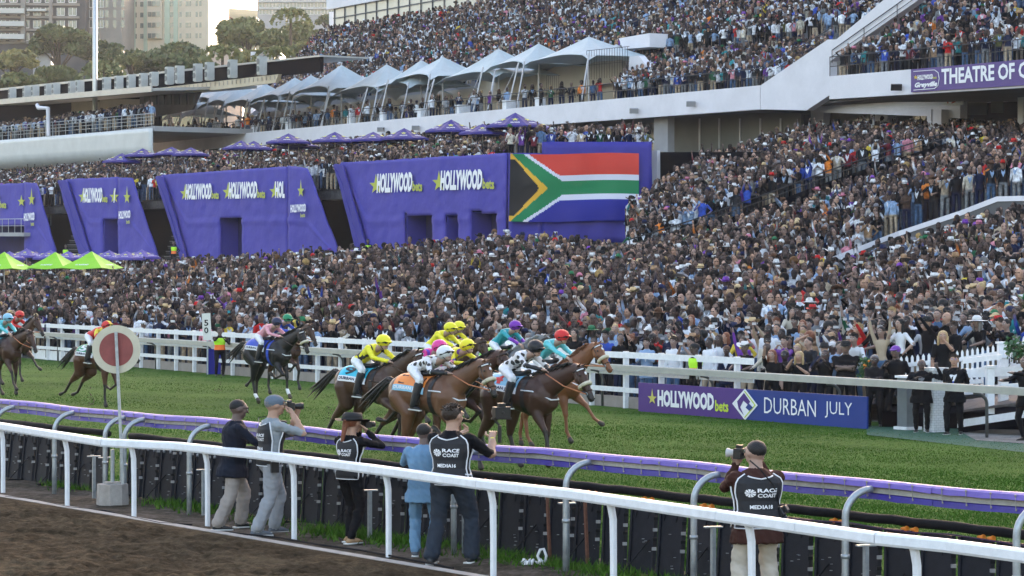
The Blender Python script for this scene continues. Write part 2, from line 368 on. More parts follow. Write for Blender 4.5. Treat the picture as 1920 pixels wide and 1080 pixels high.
for px in (-0, 120, 245, 383, 545, 722, 918, 1143, 1402, 1712):
    q = G(*pt_on(NR, px), 1.08); b = MB(); d = L_EDGE.d; xx = d.cross(Vector((0, 0, 1))).normalized()
    if xx.dot(NT) > 0: xx = -xx
    # tapered flat post with a gooseneck top
    pts = [Vector((q.x, q.y, 0)) - xx * .05, Vector((q.x, q.y, .50)) - xx * .05, Vector((q.x, q.y, .82)) - xx * .045, Vector((q.x, q.y, .94)) - xx * .02, Vector((q.x, q.y, 1.0)) + xx * .005]
    b.loft([(p, d, xx, w_, .03) for p, w_ in zip(pts, (.030, .031, .036, .040, .042))], n=16, power=4); b.build("post", m_white, root)
# ---------------------------------------------------------------- purple covered rail with galvanised goosenecks
zo = Vector((0, 0, 1))
def prl(px, d=0.38): return L_PR.at(px) + o * d
root = empty("turf_rail", L_PR.at(400), 0, "purple and blue vinyl wrapped running rail on curved steel posts between turf and photographers", "rail")
pxs = [-70, 70, 150, 300, 410, 560, 760, 980, 1110, 1480, 1700, 2000]
for i in range(len(pxs) - 1):
    a = prl(pxs[i]); c = prl(pxs[i + 1]); d = (c - a).normalized(); n_ = max(2, int((c - a).length / .22)); x = d.cross(zo).normalized()
    if x.dot(NT) > 0: x = -x
    for nm, z0, z1, out, mt in (("purple_cover", 1.245, 1.31, .065, m_purple), ("steel_channel", 1.185, 1.25, .035, m_alu), ("blue_skirt", 1.12, 1.19, .05, m_navyv)):
        b = MB(); ro = []
        for k in range(n_ + 1):
            p = a + (c - a) * (k / n_); w_ = rnd.uniform(-.006, .006) if nm != "steel_channel" else 0; s_ = rnd.uniform(-.006, .006) if nm != "steel_channel" else 0
            sag = .012 * math.sin(p.x * 1.3) + .006 * math.sin(p.x * 4)
            ro.append([p + x * (out + w_) + zo * (z0 + s_ + sag), p + x * (out - .012 + w_) + zo * (z1 - .015 + sag), p + x * (out - .045) + zo * (z1 + sag + .003), p - x * out + zo * (z1 + sag + .001), p - x * (out + .005) + zo * (z0 + s_ + sag)])
        for k in range(n_):
            for j in range(4): b.quad(ro[k][j], ro[k + 1][j], ro[k + 1][j + 1], ro[k][j + 1])
        b.prism([ro[0][j] for j in range(5)], d * -.002); b.build(nm, mt, root, smooth=nm != "steel_channel")
    if i % 2 == 0 or 1:
        b = MB()
        for k in range(int((c - a).length / .32)):
            p = a + d * (.15 + k * .32); b.beam(p + x * .07 + zo * 1.28, p + x * .062 + zo * 1.15, .006, .006); b.ell(p + x * .068 + zo * 1.285, .012, n=6, m=4); b.ell(p + x * .058 + zo * 1.15, .01, n=6, m=4)
        if b.v: b.build("cord", m_alu, root); 
for px in (-8, 102, 197, 233, 355, 510, 663, 851, 1061, 1301, 1585, 1906):
    p = L_PR.at(px); b = MB(); pts = [p - zo * .1, p + zo * .4, p + zo * .95]
    for k in range(1, 8):
        a_ = R(90) * k / 7; pts.append(p + zo * (.95 + .27 * math.sin(a_)) + o * (.30 * (1 - math.cos(a_))) + L_PR.d * (.05 * (1 - math.cos(a_))))
    b.tube(pts, .036, 12); b.tube([pts[1] + zo * .15, pts[1] + zo * .19], .044, 10); b.build("post", m_galv, root, smooth=True)
# ---------------------------------------------------------------- dark leaning barrier
def barrier(px0, px1, label):
    a = L_BAR.at(px0); c = L_BAR.at(px1); d = (c - a).normalized(); L = (c - a).length
    x = d.cross(zo).normalized()
    if x.dot(NT) > 0: x = -x            # x points to the camera side
    rt = empty("padded_barrier", a, 0, label, "barrier", "dark backed barriers behind the purple rail")
    b = MB(); pts = []
    for k in range(int(L / .3) + 1): pts.append(a + d * min(L, k * .3) - x * .02 + zo * (.88 + rnd.uniform(-.008, .008)))
    b.tube(pts, .05, 10); b.build("foam_roll", m_black, rt, smooth=True)
    n_ = int(L / .52)
    for k in range(n_):
        p = a + d * (.1 + k * .52); tl = rnd.uniform(.09, .14); w_ = .43 + rnd.uniform(-.02, .02); b = MB()
        bl = p + x * .16 + d * tl; br = bl + d * w_; tr = p + d * w_ + zo * .80 + x * .03; tl_ = p + zo * .80 + x * .03
        b.prism([bl, br, tr, tl_], -x * .035); b.prism([bl + zo * .02 + x * .02, bl + d * .035 + x * .02, tl_ + d * .035 + x * .02, tl_ + x * .02], -x * .018)
        b.prism([br - d * .035 + x * .02, br + x * .02, tr + x * .02, tr - d * .035 + x * .02], -x * .018); 
        b.build("panel", m_panel, rt)
        b = MB(); e = (tr + br) / 2
        for kk in range(5):
            q = tr.lerp(br, .1 + .13 * kk + rnd.uniform(-.02, .02)) + d * .035 + x * .03; b.box(q, (.05, .03, .035), mi=0 if kk % 2 else 1)
        for kk in range(2):
            q = tl_.lerp(tr, .25 + .5 * kk) - zo * .08 + x * .03; b.ell(q, (.022, .012, .03), 1, 6, 4); b.tube([q, q - zo * .06 + d * .02 + x * .01, q - zo * .12 - d * .015], .005, 5, 0)
        for kk in range(4):
            q = tl_.lerp(br, rnd.uniform(.4, .9)) + d * rnd.uniform(-.1, .1) + x * .012; b.box(q, (.03, .004, .008), rnd.uniform(-.5, .5), mi=1)
        b.build("latch", [m_black, mat("dull_metal", (.22, .23, .25), .4, .5, var=.1)], rt)
        if k % 2 == 0:
            b = MB(); q = p + d * rnd.uniform(.2, .4); b.beam(q + x * .1 + zo * .38, q + x * .42 - zo * .0 - d * .1, .022, .012); b.beam(q + x * .44 - d * .1 + zo * .012, q + x * .02 - d * .1 + zo * .012, .04, .02); b.build("brace", m_black, rt)
    b = MB(); q = [a + d * (L * k / 40) + x * .05 + zo * (.80 + .015 * math.sin(k * 1.9)) for k in range(41)]; b.tube(q, .008, 5)
    b.build("cable", mat("violet_cable", (.05, .02, .07), .5, var=0), rt)
    kk = 0
    while kk * 1.06 < L:
        p = a + d * kk * 1.06 + x * .02 + zo * .815
        if p.x > -.5:
            for e in (0, .13):
                b = MB(); b.tube([p + d * e, p + d * (e + .055), p + d * (e + .062), p + d * (e + .085)], [.012, .022, .03, .03], 8); b.build("connector", m_orange, rt)
        kk += 1
barrier(-50, 214, "dark panelled barrier section behind the purple rail, nearest the round sign's far side")
barrier(243, 1990, "long dark panelled barrier with black foam top and orange connectors behind the purple rail")
# stakes, block, litter, cables
for i, (px, dd, h) in enumerate(((167, -.35, .62), (188, -.3, .62), (219, .25, .8), (372, -.3, .62), (683, -.25, .62), (860, -.3, .62), (1052, -.12, .75), (1326, -.12, .68), (1612, -.12, .68))):
    p = L_PR.at(px) + o * dd * -1 * 0 + o * .08; b = MB(); b.box(p + zo * h / 2, (.045, .045, h), .5); b.box(p + zo * (h + .01), (.2, .06, .015), .3)
    lab = ["left of the close pair by the round sign", "right of the close pair by the round sign", "beside the concrete block", "near the photographer in the dark blazer", "behind the woman in the black hat",
           "behind the photographer in the numbered black bib", "just past the white litter", "between the litter and the right-hand photographer", "near the right end of the rail"][i]
    tag(b.build("ground_stake", m_galv), "short galvanised T-shaped stake " + lab, "stake", "stakes along the foot of the barrier")
for px, hh in ((965, .8), (1345 - 310, .85)):
    p = L_PR.at(px) + o * .5; b = MB(); b.beam(p, p + zo * hh - L_PR.d * .06, .03, .03)
    tag(b.build("iron_picket", m_rust), "thin rusty iron picket leaning by the barrier " + ("left of the litter" if px == 965 else "behind the litter"), "picket")
p = G(211, 946); b = MB(); b.loft([(p, (1, 0, 0), (0, 1, 0), .235, .235), (p + zo * .30, (1, 0, 0), (0, 1, 0), .225, .225)], n=8); b.box(p + zo * .315, (.2, .2, .03), .4, 0)
b.tube([p + zo * .32, p + zo * .8], .03, 8, 1); tag(b.build("concrete_block", [m_conc, m_galv]), "weathered round concrete foundation block with a steel stub beneath the round sign", "block")
# crumpled litter
b = MB(); p = G(1003, 1062)
for k in range(16): b.ell(p + Vector((rnd.uniform(-.13, .10), rnd.uniform(-.06, .06), rnd.uniform(.02, .07))), (rnd.uniform(.03, .07), rnd.uniform(.03, .06), rnd.uniform(.012, .03)), 0, 7, 4, Matrix.Rotation(rnd.uniform(0, 3), 3, 'Y'))
b.tube([p + Vector((.06, 0, .05)), p + Vector((.03, 0, .12)), p + Vector((.06, 0, .19)), p + Vector((.10, 0, .20)), p + Vector((.13, 0, .12)), p + Vector((.12, 0, .05))], .018, 6)
tag(b.build("litter", mat("white_plastic", (.62, .63, .65), .35, var=.1, scale=20, bump=.3), smooth=True), "crumpled white plastic litter on the ground at the foot of the barrier", "litter")
for i, (pts, lb) in enumerate((([(10, 935), (60, 940), (130, 955), (200, 962), (240, 972), (300, 985), (360, 988)], "thin black cable lying beside the kerb at the left end"),
                  ([(430, 1003), (520, 1012), (600, 1026), (680, 1037), (760, 1052), (850, 1070)], "thin black cable lying along the kerb below the photographers"))):
    b = MB(); b.tube([G(*q) + zo * .03 for q in pts], .012, 6); tag(b.build("ground_cable", m_black), lb, "cable")
# ---------------------------------------------------------------- round finish sign on its pole
Yd = 38.6; rt = empty("round_sign", G(233, 946), 0, "round cream sign with a dull red centre on a thin galvanised pole", "sign")
top = PY(218, 622, Yd - .03); c = PY(218, 655, Yd); base = G(233, 946)
b = MB()
for rr_, yy, mi in ((.350, 0, 0), (.245, -.006, 1)):
    ring = [c + Vector((math.cos(a) * rr_, yy, math.sin(a) * rr_)) for a in [2 * math.pi * k / 48 for k in range(48)]]; b.prism(ring[::-1], (0, .012, 0), mi)
b2 = MB(); b2.v = [v for v in b.v]; b2.f = b.f[:50]; b2.m = b.m[:50]
b2.build("rim_disc", [mat("cream_paint", (.50, .47, .36), .6, var=.1, scale=5, bump=.1), mat("dull_red_paint", (.22, .055, .05), .6, var=.18, scale=6, bump=.1)], rt)
b2 = MB(); b2.v = [v for v in b.v]; b2.f = b.f[50:]; b2.m = b.m[50:]; b2.build("centre_disc", [_M["cream_paint"], _M["dull_red_paint"]], rt)
b = MB(); b.beam(top + Vector((0, -.03, 0)), base + Vector((0, -.03, 0)), .042, .03, up=Vector((0, 1, 0)));
for k in range(6): b.ell(top.lerp(base, .02 + k * .06) + Vector((0, -.055, 0)), .008, n=6, m=4)
b.build("pole", m_galv, rt)
# ---------------------------------------------------------------- far turf rail
rt = empty("far_rail", L_RAIL.at(960), 0, "long weathered grey running rail on the far side of the turf", "rail")
cuts = [-60, 130, 262, 420, 560, 760, 985, 1160, 1333, 1600, 1990]
m_frail = mat("grey_rail", (.36, .35, .31), .55, var=.12, scale=2.5, bump=.1); m_gooseneck = mat("dark_steel", (.10, .105, .105), .5, .4, var=.2)
zr = .93; on = L_RAIL.d.cross(zo).normalized()
if on.dot(NT) > 0: on = -on
for i in range(len(cuts) - 1):
    a = L_RAIL.at(cuts[i]) + L_RAIL.d * .006; c = L_RAIL.at(cuts[i + 1]); b = MB()
    b.prism([a + on * u + zo * w_ for u, w_ in ((-.06, zr - .02), (-.04, zr), (.04, zr), (.06, zr - .02), (.06, zr - .17), (-.06, zr - .17))], c - a); b.build("rail_beam", m_frail, rt)
s0 = ST(L_RAIL.at(92))[0]; k = 0
while True:
    p = L_RAIL.s_at(s0 + k * 5.35); px = PIX(p)[0]
    if px > 1990: break
    b = MB(); q = p - on * .38 + zo * TURF; pts = [q, q + zo * .75]
    for kk in range(1, 7):
        a_ = R(90) * kk / 6; pts.append(q + zo * (.75 + .25 * math.sin(a_)) + on * (.36 * (1 - math.cos(a_))))
    b.tube(pts, .036, 8); b.build("post", m_gooseneck, rt, smooth=True); k += 1
# ---------------------------------------------------------------- white crowd fence
rt = empty("crowd_fence", L_FEN.at(700), 0, "long white three-rail timber fence holding back the crowd", "fence")
a = L_FEN.at(38); c = L_FEN.at(1418); d = (c - a).normalized(); L = (c - a).length; fx = d.cross(zo).normalized()
if fx.dot(NT) > 0: fx = -fx
k = 0
while k * 1.75 < L:
    p = a + d * k * 1.75 + zo * TURF; b = MB(); b.box(p + zo * .76, (.13, .10, 1.52), heading(d)); b.build("post", m_white, rt); k += 1
k = 0
while k * 3.5 < L - .1:
    p = a + d * k * 3.5; q = a + d * min(L, (k + 1) * 3.5 - .01)
    for z_, h_ in ((1.42, .16), (.96, .13), (.50, .13)):
        b = MB(); b.beam(p + zo * (TURF + z_ + rnd.uniform(-.008, .008)) + fx * .075, q + zo * (TURF + z_) + fx * .075, .035, h_); b.build("rail_board", m_white, rt)
    k += 1
a2 = L_FEN.at(58); m_plinth = mat("plinth", (.26, .23, .21), .9, var=.2, scale=1.5, bump=.1)
b = MB(); e = L_FEN.at(120); b.beam(a2 - fx * .1 + zo * (TURF + .19), e - fx * .1 + zo * (TURF + .19), .1, .38); b.build("white_plinth", m_white, rt)
b = MB(); b.beam(e - fx * .1 + zo * (TURF + .15), L_FEN.at(1195) - fx * .1 + zo * (TURF + .15), .1, .31); b.build("plinth", m_plinth, rt)
# ---------------------------------------------------------------- 50 marker
rt = empty("distance_marker", L_RAIL.at(388), 0, "narrow white distance marker reading 50 above the far rail", "sign"); p = L_RAIL.at(388)
Ym = p.y - .15; b = MB(); A = PY(378, 588, Ym); B = PY(394, 587, Ym); D = PY(397, 638, Ym); E = PY(381, 638, Ym); b.prism([E, D, B, A], (0, .04, 0)); b.build("board", mat("marker_white", (.6, .6, .56), .6, var=.08), rt)
for ch, y0 in (("5", 611), ("0", 625)): text_on(ch, PY(383, y0, Ym), PY(391, y0, Ym), PY(382.6, y0 - 11.5, Ym), .01, bold=.02).build("digit", m_black, rt)
b = MB(); b.beam(PY(389, 638, Ym + .03), Vector((PY(389, 638, Ym).x, Ym + .03, TURF)), .05, .05); b.build("post", m_galv, rt)
# ---------------------------------------------------------------- grandstand
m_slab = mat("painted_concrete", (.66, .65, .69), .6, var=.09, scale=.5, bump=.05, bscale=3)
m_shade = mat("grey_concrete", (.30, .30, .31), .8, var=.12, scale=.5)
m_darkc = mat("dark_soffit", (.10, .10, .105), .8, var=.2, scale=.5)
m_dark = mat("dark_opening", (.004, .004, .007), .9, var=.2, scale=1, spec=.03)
m_bar = mat("black_railing", (.02, .02, .022), .5, var=.1)
m_glass = mat("tinted_glass", (.10, .12, .11), .08, var=.3, scale=.3, spec=.9)
m_glassb = mat("pale_glass", (.42, .42, .38), .12, var=.2, scale=.2, spec=.9)
m_mull = mat("aluminium_frame", (.5, .5, .5), .4, .3, var=.05)
m_warmw = mat("warm_wall", (.42, .37, .30), .8, var=.1, scale=.5)
def face_slab(name, px_t, vec, mt, parent, mi=0):   # px_t: list of (px, py, t)
    b = MB(); b.prism([PT(*q) for q in px_t], vec, mi); return b.build(name, mt, parent)
def zslab(name, s0, s1, t0, t1, z0, z1, mt, parent):
    b = MB(); b.prism([W(s0, t0, z0), W(s1, t0, z0), W(s1, t1, z0), W(s0, t1, z0)], (0, 0, z1 - z0)); return b.build(name, mt, parent)
def sT(px, t): return ST(PT(px, 500, t))[0]
gs = empty("grandstand", W(-140, 98, TURF), 0, "huge white multi-tier grandstand packed with spectators", "grandstand")
# main balcony (t = 92 front face)
sL, sR = sT(283, 92), sT(1425, 92)
b = MB(); A, B_, C_, D_ = PT(283, 266, 92), PT(1425, 160, 92), PT(1425, 205, 92), PT(283, 287, 92)
b.prism([A, B_, C_, D_], NT * .4); b.build("balcony_fascia", m_slab, gs)
b = MB(); za, zb = A.z - .35, B_.z - .35
b.prism([W(sL, 92.4, za - .3), W(sR + 1, 92.4, zb - .3), W(sR + 1, 92.4, zb), W(sL, 92.4, za)], NT * 9); b.build("balcony_floor", m_shade, gs)
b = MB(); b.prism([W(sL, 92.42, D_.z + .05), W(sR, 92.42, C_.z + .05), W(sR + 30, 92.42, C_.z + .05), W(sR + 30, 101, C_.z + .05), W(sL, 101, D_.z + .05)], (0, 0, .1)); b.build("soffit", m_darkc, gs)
# raked seating deck as one stepped deck
def deck(name, s0a, s0b, s1, t0, t1, z0, slope, mt):
    b = MB(); n = int((t1 - t0) / .8)
    for i in range(n):
        t = t0 + i * .8; sa = s0a + (s0b - s0a) * i / n; z = z0 + slope * (i * .8)
        b.prism([W(sa, t, z - .5), W(s1, t, z - .5), W(s1, t + .8, z - .5), W(sa, t + .8, z - .5)], (0, 0, .5))
    return b.build(name, mt, gs)
SEAT0 = 16.9
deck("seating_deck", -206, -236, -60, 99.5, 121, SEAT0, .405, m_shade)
zslab("under_wall", -206, -80, 99.4, 99.9, 13.6, 17.0, m_warmw, gs)
# stand's rear wall, glass, white band; unseen top raised to block the sun
zslab("rear_wall", -236, 40, 122.6, 123.6, -.2, 40.5, m_slab, gs)
zslab("upper_floor", -236, 40, 121, 122.6, 25.3, 25.7, m_shade, gs)
b = MB(); q0, q1 = sT(664, 121.8), sT(960, 121.8)
zslab("white_band", -237, 20, 121.9, 122.5, 29.6, 33.5, m_slab, gs)
b = MB(); b.prism([W(-236, 122.3, 25.7), W(-100, 122.3, 25.7), W(-100, 122.3, 29.6), W(-236, 122.3, 29.6)], NT * .1); b.build("upper_glazing", m_glassb, gs)
for k in range(34): b = MB(); b.prism([W(-236 + k * 2.2, 122.2, 25.7), W(-235.9 + k * 2.2, 122.2, 25.7), W(-235.9 + k * 2.2, 122.2, 29.6), W(-236 + k * 2.2, 122.2, 29.6)], NT * .08); b.build("mullion", m_darkc, gs)
b = MB(); b.quad(W(-236, 122.15, 28.6), W(-160, 122.15, 28.6), W(-160, 122.15, 28.7), W(-236, 122.15, 28.7)); b.build("glazing_bar", m_darkc, gs)
# low flank of the seating (diagonal end wall and handrail)
b = MB(); pts = [W(-205, 98, 16.6), W(-237, 122, 26.2), W(-237, 122, 8), W(-205, 98, 8)]; b.prism(pts, US * -.4); b.build("end_wall", m_slab, gs)
b = MB()
for z_ in (1.0, .55): b.tube([W(-205, 98, 16.6 + z_), W(-237, 122, 26.2 + z_)], .05, 6)
b.build("handrail", m_bar, gs)
# right staircase flank: slanted white wall
b = MB(); t_ = 91.9
b.prism([PT(1426, 205, t_), PT(1512, 207, t_), PT(1556, 178, t_), PT(1556, 115, t_), PT(1765, -30, t_), PT(1740, -30, t_), PT(1690, -28, t_), PT(1568, 74, t_), PT(1552, 74, t_), PT(1426, 160, t_)][::1], NT * .5); b.build("stair_flank", m_slab, gs)
b = MB(); b.prism([PT(1520, 200, 93.5), PT(1800, 184, 93.5), PT(1800, 222, 93.5), PT(1740, 218, 93.5), PT(1520, 210, 93.5)], NT * .5); b.build("beam", m_slab, gs)
for px0, px1 in ((1738, 1746), (1749, 1765),):
    b = MB(); b.prism([PT(px0, 205, 93), PT(px1, 205, 93), PT(px1, 275, 93), PT(px0, 275, 93)], NT * .6); b.build("column", m_slab, gs)
# right balcony
rb = 86.0
b = MB(); b.prism([PT(1555, 143, rb), PT(1990, 106, rb), PT(1990, 160, rb), PT(1555, 186, rb)], NT * .4); b.build("right_fascia", m_slab, gs)
b = MB(); zz = PT(1700, 131, rb).z - .3; sr = sT(1556, rb)
b.prism([W(sr, rb + .4, zz - .25), W(-30, rb + .4, zz - .25), W(-30, rb + 6, zz - .25), W(sr + 3, rb + 6, zz - .25)], (0, 0, .25)); b.build("right_floor", m_shade, gs)
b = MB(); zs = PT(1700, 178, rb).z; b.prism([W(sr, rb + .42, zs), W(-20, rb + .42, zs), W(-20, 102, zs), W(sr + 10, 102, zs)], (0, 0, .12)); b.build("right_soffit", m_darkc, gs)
b = MB(); n = 30
for i in range(n):
    t = 88 + i * .8; z = zz + .40 * i * .8 * 1.15; s_a = sT(1575, 88) + i * .2; b.prism([W(s_a, t, z - .5), W(-20, t, z - .5), W(-20, t + .8, z - .5), W(s_a, t + .8, z - .5)], (0, 0, .5))
b.build("right_deck", m_shade, gs)
# railings along balconies
def railing(name, pts, h, step, mt, parent, rr_=.03, mids=(.5,)):
    b = MB(); pts = [Vector(p) for p in pts]
    b.tube([p + zo * h for p in pts], rr_, 6)
    for m_ in mids: b.tube([p + zo * h * m_ for p in pts], rr_ * .7, 5)
    for i in range(len(pts) - 1):
        L = (pts[i + 1] - pts[i]).length; k = 0
        while k * step <= L: q = pts[i].lerp(pts[i + 1], k * step / L); b.tube([q, q + zo * h], rr_ * .8, 5); k += 1
    return b.build(name, mt, parent)
railing("balcony_railing", [A + NT * .2, B_ + NT * .2], 1.0, 2.0, m_bar, gs)
railing("right_railing", [PT(1556, 143, rb + .15), PT(1985, 107, rb + .15)], 1.0, 1.6, m_bar, gs)
railing("stair_rail", [PT(1560, 118, 91.8), PT(1765, -26, 91.8)], .7, 3, m_bar, gs)
railing("flank_rail", [PT(1425, 160, 92.6), PT(1560, 78, 92.6)], .8, 2.5, m_bar, gs)
for (xa, ya, xb, yb, t) in ((1280, 98, 1345, 86, 104), (1370, 62, 1450, 28, 106), (1290, 20, 1330, 0, 110), (1180, 68, 1240, 44, 104), (1560, 40, 1640, 5, 108)):
    railing("aisle_rail", [PT(xa, ya, t), PT(xb, yb, t)], .9, 1.2, m_bar, gs)
# lower level under the balcony: glass wall, dark void, grey bays
b = MB(); b.prism([PT(1000, 226, 99), PT(1226, 214, 99), PT(1226, 290, 99), PT(1000, 290, 99)], NT * .1); b.build("lower_glazing", m_glassb, gs)
for px in (1010, 1035, 1062, 1088, 1112, 1140, 1165, 1190, 1212): b = MB(); b.prism([PT(px, 222, 98.9), PT(px + 2, 222, 98.9), PT(px + 2, 285, 98.9), PT(px, 285, 98.9)], NT * .1); b.build("mullion", m_mull, gs)
b = MB(); b.prism([PT(280, 285, 98.6), PT(1000, 224, 98.6), PT(1000, 300, 98.6), PT(280, 330, 98.6)], NT * .1); b.build("terrace_back_wall", m_warmw, gs)
gt = 96.0
b = MB(); b.prism([PT(1252, 212, gt), PT(1502, 212, gt), PT(1502, 286, gt), PT(1252, 286, gt)], NT * .2); b.build("infill_wall", mat("olive_grey_panel", (.13, .13, .11), .6, var=.12, scale=.6), gs)
for px in (1310, 1347, 1386, 1424, 1462): b = MB(); b.prism([PT(px, 222, gt - .1), PT(px + 1.6, 222, gt - .1), PT(px + 1.6, 286, gt - .1), PT(px, 286, gt - .1)], NT * .08); b.build("mullion", m_mull, gs)
b = MB(); b.prism([PT(1226, 222, gt - 3), PT(1252, 218, gt - 3), PT(1252, 290, gt - 3), PT(1226, 290, gt - 3)], NT * .5); b.build("pier", m_shade, gs)
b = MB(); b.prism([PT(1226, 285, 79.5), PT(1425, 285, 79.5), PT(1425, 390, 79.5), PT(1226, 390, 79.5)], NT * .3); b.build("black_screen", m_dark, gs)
b = MB(); b.prism([PT(1221, 282, 79.3), PT(1232, 282, 79.3), PT(1232, 400, 79.3), PT(1221, 400, 79.3)], NT * .2); b.build("white_post", m_slab, gs)
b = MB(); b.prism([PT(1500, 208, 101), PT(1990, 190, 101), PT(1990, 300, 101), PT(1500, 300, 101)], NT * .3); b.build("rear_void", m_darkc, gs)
for x0, x1 in ((1520, 1545), (1632, 1665)): b = MB(); b.prism([PT(x0, 206, 97), PT(x1, 206, 97), PT(x1 - 6, 270, 97), PT(x0 + 2, 270, 97)], NT * .5); b.build("pier", m_slab, gs)
for x0, x1 in ((1548, 1630), (1668, 1736)): b = MB(); b.prism([PT(x0, 216, 98), PT(x1, 212, 98), PT(x1, 262, 98), PT(x0, 262, 98)], NT * .1); b.build("window", m_glass, gs)
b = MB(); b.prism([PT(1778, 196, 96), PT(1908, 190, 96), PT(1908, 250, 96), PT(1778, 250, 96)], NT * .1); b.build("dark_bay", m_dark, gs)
for x0, x1, y0, y1 in ((1812, 1850, 192, 216), (1858, 1880, 190, 212)): b = MB(); b.prism([PT(x0, y0, 95.8), PT(x1, y0, 95.8), PT(x1, y1, 95.8), PT(x0, y1, 95.8)], NT * .05); b.build("window", m_glass, gs)
b = MB(); b.prism([PT(1908, 168, 92), PT(1918, 168, 92), PT(1918, 245, 92), PT(1908, 245, 92)], NT * .3); b.build("column", m_slab, gs)
# exit arrow sign
rt = empty("arrow_sign", PT(1790, 196, 92), 0, "white sign with red arrow and figure hung under the right balcony", "sign"); tt = 91.5
b = MB(); b.prism([PT(1770, 184, tt), PT(1806, 182, tt), PT(1806, 196, tt), PT(1772, 198, tt)], NT * .05); b.build("board", m_white, rt)
m_red = mat("red_paint", (.5, .03, .02), .5, var=.05)
text_on(">", PT(1785, 194, tt), PT(1793, 194, tt), PT(1785, 186, tt), .03, bold=.03).build("arrow", m_red, rt); text_on("I", PT(1777, 194, tt), PT(1779, 194, tt), PT(1777, 187, tt), .03).build("figure", m_red, rt)
# upper staircase fragments / landings near the tents' right end
b = MB(); b.prism([PT(1160, 72, 98), PT(1218, 62, 98), PT(1218, 88, 98), PT(1168, 92, 98)], NT * 1.5); b.build("landing_wall", m_slab, gs)
b = MB(); b.prism([PT(1180, 106, 96), PT(1197, 104, 96), PT(1222, 134, 96), PT(1222, 140, 96), PT(1178, 140, 96)], NT * .5); b.build("stair_side", m_slab, gs)
b = MB(); b.prism([PT(900, 130, 98.5), PT(1165, 108, 98.5), PT(1165, 150, 98.5), PT(1080, 168, 98.5), PT(900, 185, 98.5)], NT * .4); b.build("stair_wall", m_warmw, gs)
railing("gate_rail", [PT(1100, 150, 94), PT(1180, 143, 94)], 1.9, .3, m_bar, gs, .02); railing("gate_rail", [PT(1025, 190, 93.2), PT(1050, 190, 93.2)], 1.7, .25, m_bar, gs, .02)
# white cool boxes along the balcony rail
for i, (px, w_) in enumerate(((663, 26), (725, 28), (796, 30), (869, 32), (958, 34), (1013, 17), (345, 16), (480, 18), (545, 22))):
    p = PT(px, 500, 92.9); p.z = A.z + (B_.z - A.z) * (px - 283) / 1142 - .3; b = MB(); b.box(p + zo * .42, (w_ * .031, .5, .85), heading(US)); b.box(p + zo * .88, (w_ * .031 + .06, .56, .06), heading(US))
    tag(b.build("cool_box", m_white), "white cool box behind the balcony railing, " + ["fourth from the left end", "fifth from the left end", "sixth from the left end", "seventh from the left end", "second from the right end of the row", "narrow one at the right end", "first from the left end", "second from the left end", "third from the left end"][i], "cool box", "cool boxes along the balcony")
# ---------------------------------------------------------------- THEATRE OF CHAMPIONS banner
m_ban = mat("mauve_banner", (.10, .06, .21), .6, var=.05); m_let = mat("white_lettering", (.78, .78, .80), .6, var=0); m_yel = mat("lime_lettering", (.50, .52, .06), .6, var=0)
bt = rb - .12; rt = empty("balcony_banner", PT(1800, 160, bt), 0, "purple banner reading THEATRE OF CHAMPIONS on the right balcony front", "banner")
def hz(px, y0, y1):   # point on the fascia lines
    return y0 + (y1 - y0) * (px - 1708) / (1990 - 1708)
b = MB(); b.prism([PT(1708, 130, bt), PT(2080, 97, bt), PT(2080, 150, bt), PT(1708, 173, bt)], NT * .04); b.build("cloth", m_ban, rt)
def btx(body, x0, x1, yb0, yb1, yt0, mt, bold=.02, shear=0.0, nm="lettering"):
    text_on(body, PT(x0, yb0, bt), PT(x1, yb1, bt), PT(x0, yt0, bt), .03, bold=bold, shear=shear).build(nm, mt, rt)
btx("THEATRE OF CHAMPIONS", 1766, 2056, 159, 136, 129, m_let, .03)
btx("HOLLYWOOD", 1721, 1750, 150.5, 148, 141, m_let, .05); btx("bets", 1750, 1757, 148, 147.5, 143, m_yel, .02)
btx("Greyville", 1716, 1758, 167, 164, 155, m_let, .05, .3)
bb = MB(); fan_star(bb, 1717, 145, 4.5, lambda x, y: PT(x, 290 - y, bt - .05)); bb.build("star", mat("gold", (.6, .42, .05), .5, var=0), rt)
bb = MB()
outl = [(1713, 134), (1752, 131), (1759, 136), (1761, 147), (1759, 160), (1752, 166), (1713, 169)]
for i in range(len(outl) - 1): bb.beam(PT(*outl[i], bt - .03), PT(*outl[i + 1], bt - .03), .02, .03)
bb.build("outline", m_let, rt)
# second partly hidden banner in the crowd under the balcony
rt = empty("rear_banner", PT(1830, 275, 91), 0, "dark purple banner with a gold star half hidden behind the upper crowd", "banner"); bt2 = 91.0
b = MB(); b.prism([PT(1771, 264, bt2), PT(1880, 262, bt2), PT(1880, 296, bt2), PT(1771, 298, bt2)], NT * .04); b.build("cloth", mat("deep_purple", (.09, .02, .22), .6, var=.1), rt)
text_on("HOLLYWOOD", PT(1803, 279, bt2), PT(1850, 278, bt2), PT(1803, 265, bt2), .03, bold=.05).build("lettering", m_let, rt)
bb = MB(); fan_star(bb, 1796, 285, 9, lambda x, y: PT(x, 570 - y, bt2 - .05)); bb.build("star", _M["gold"], rt)
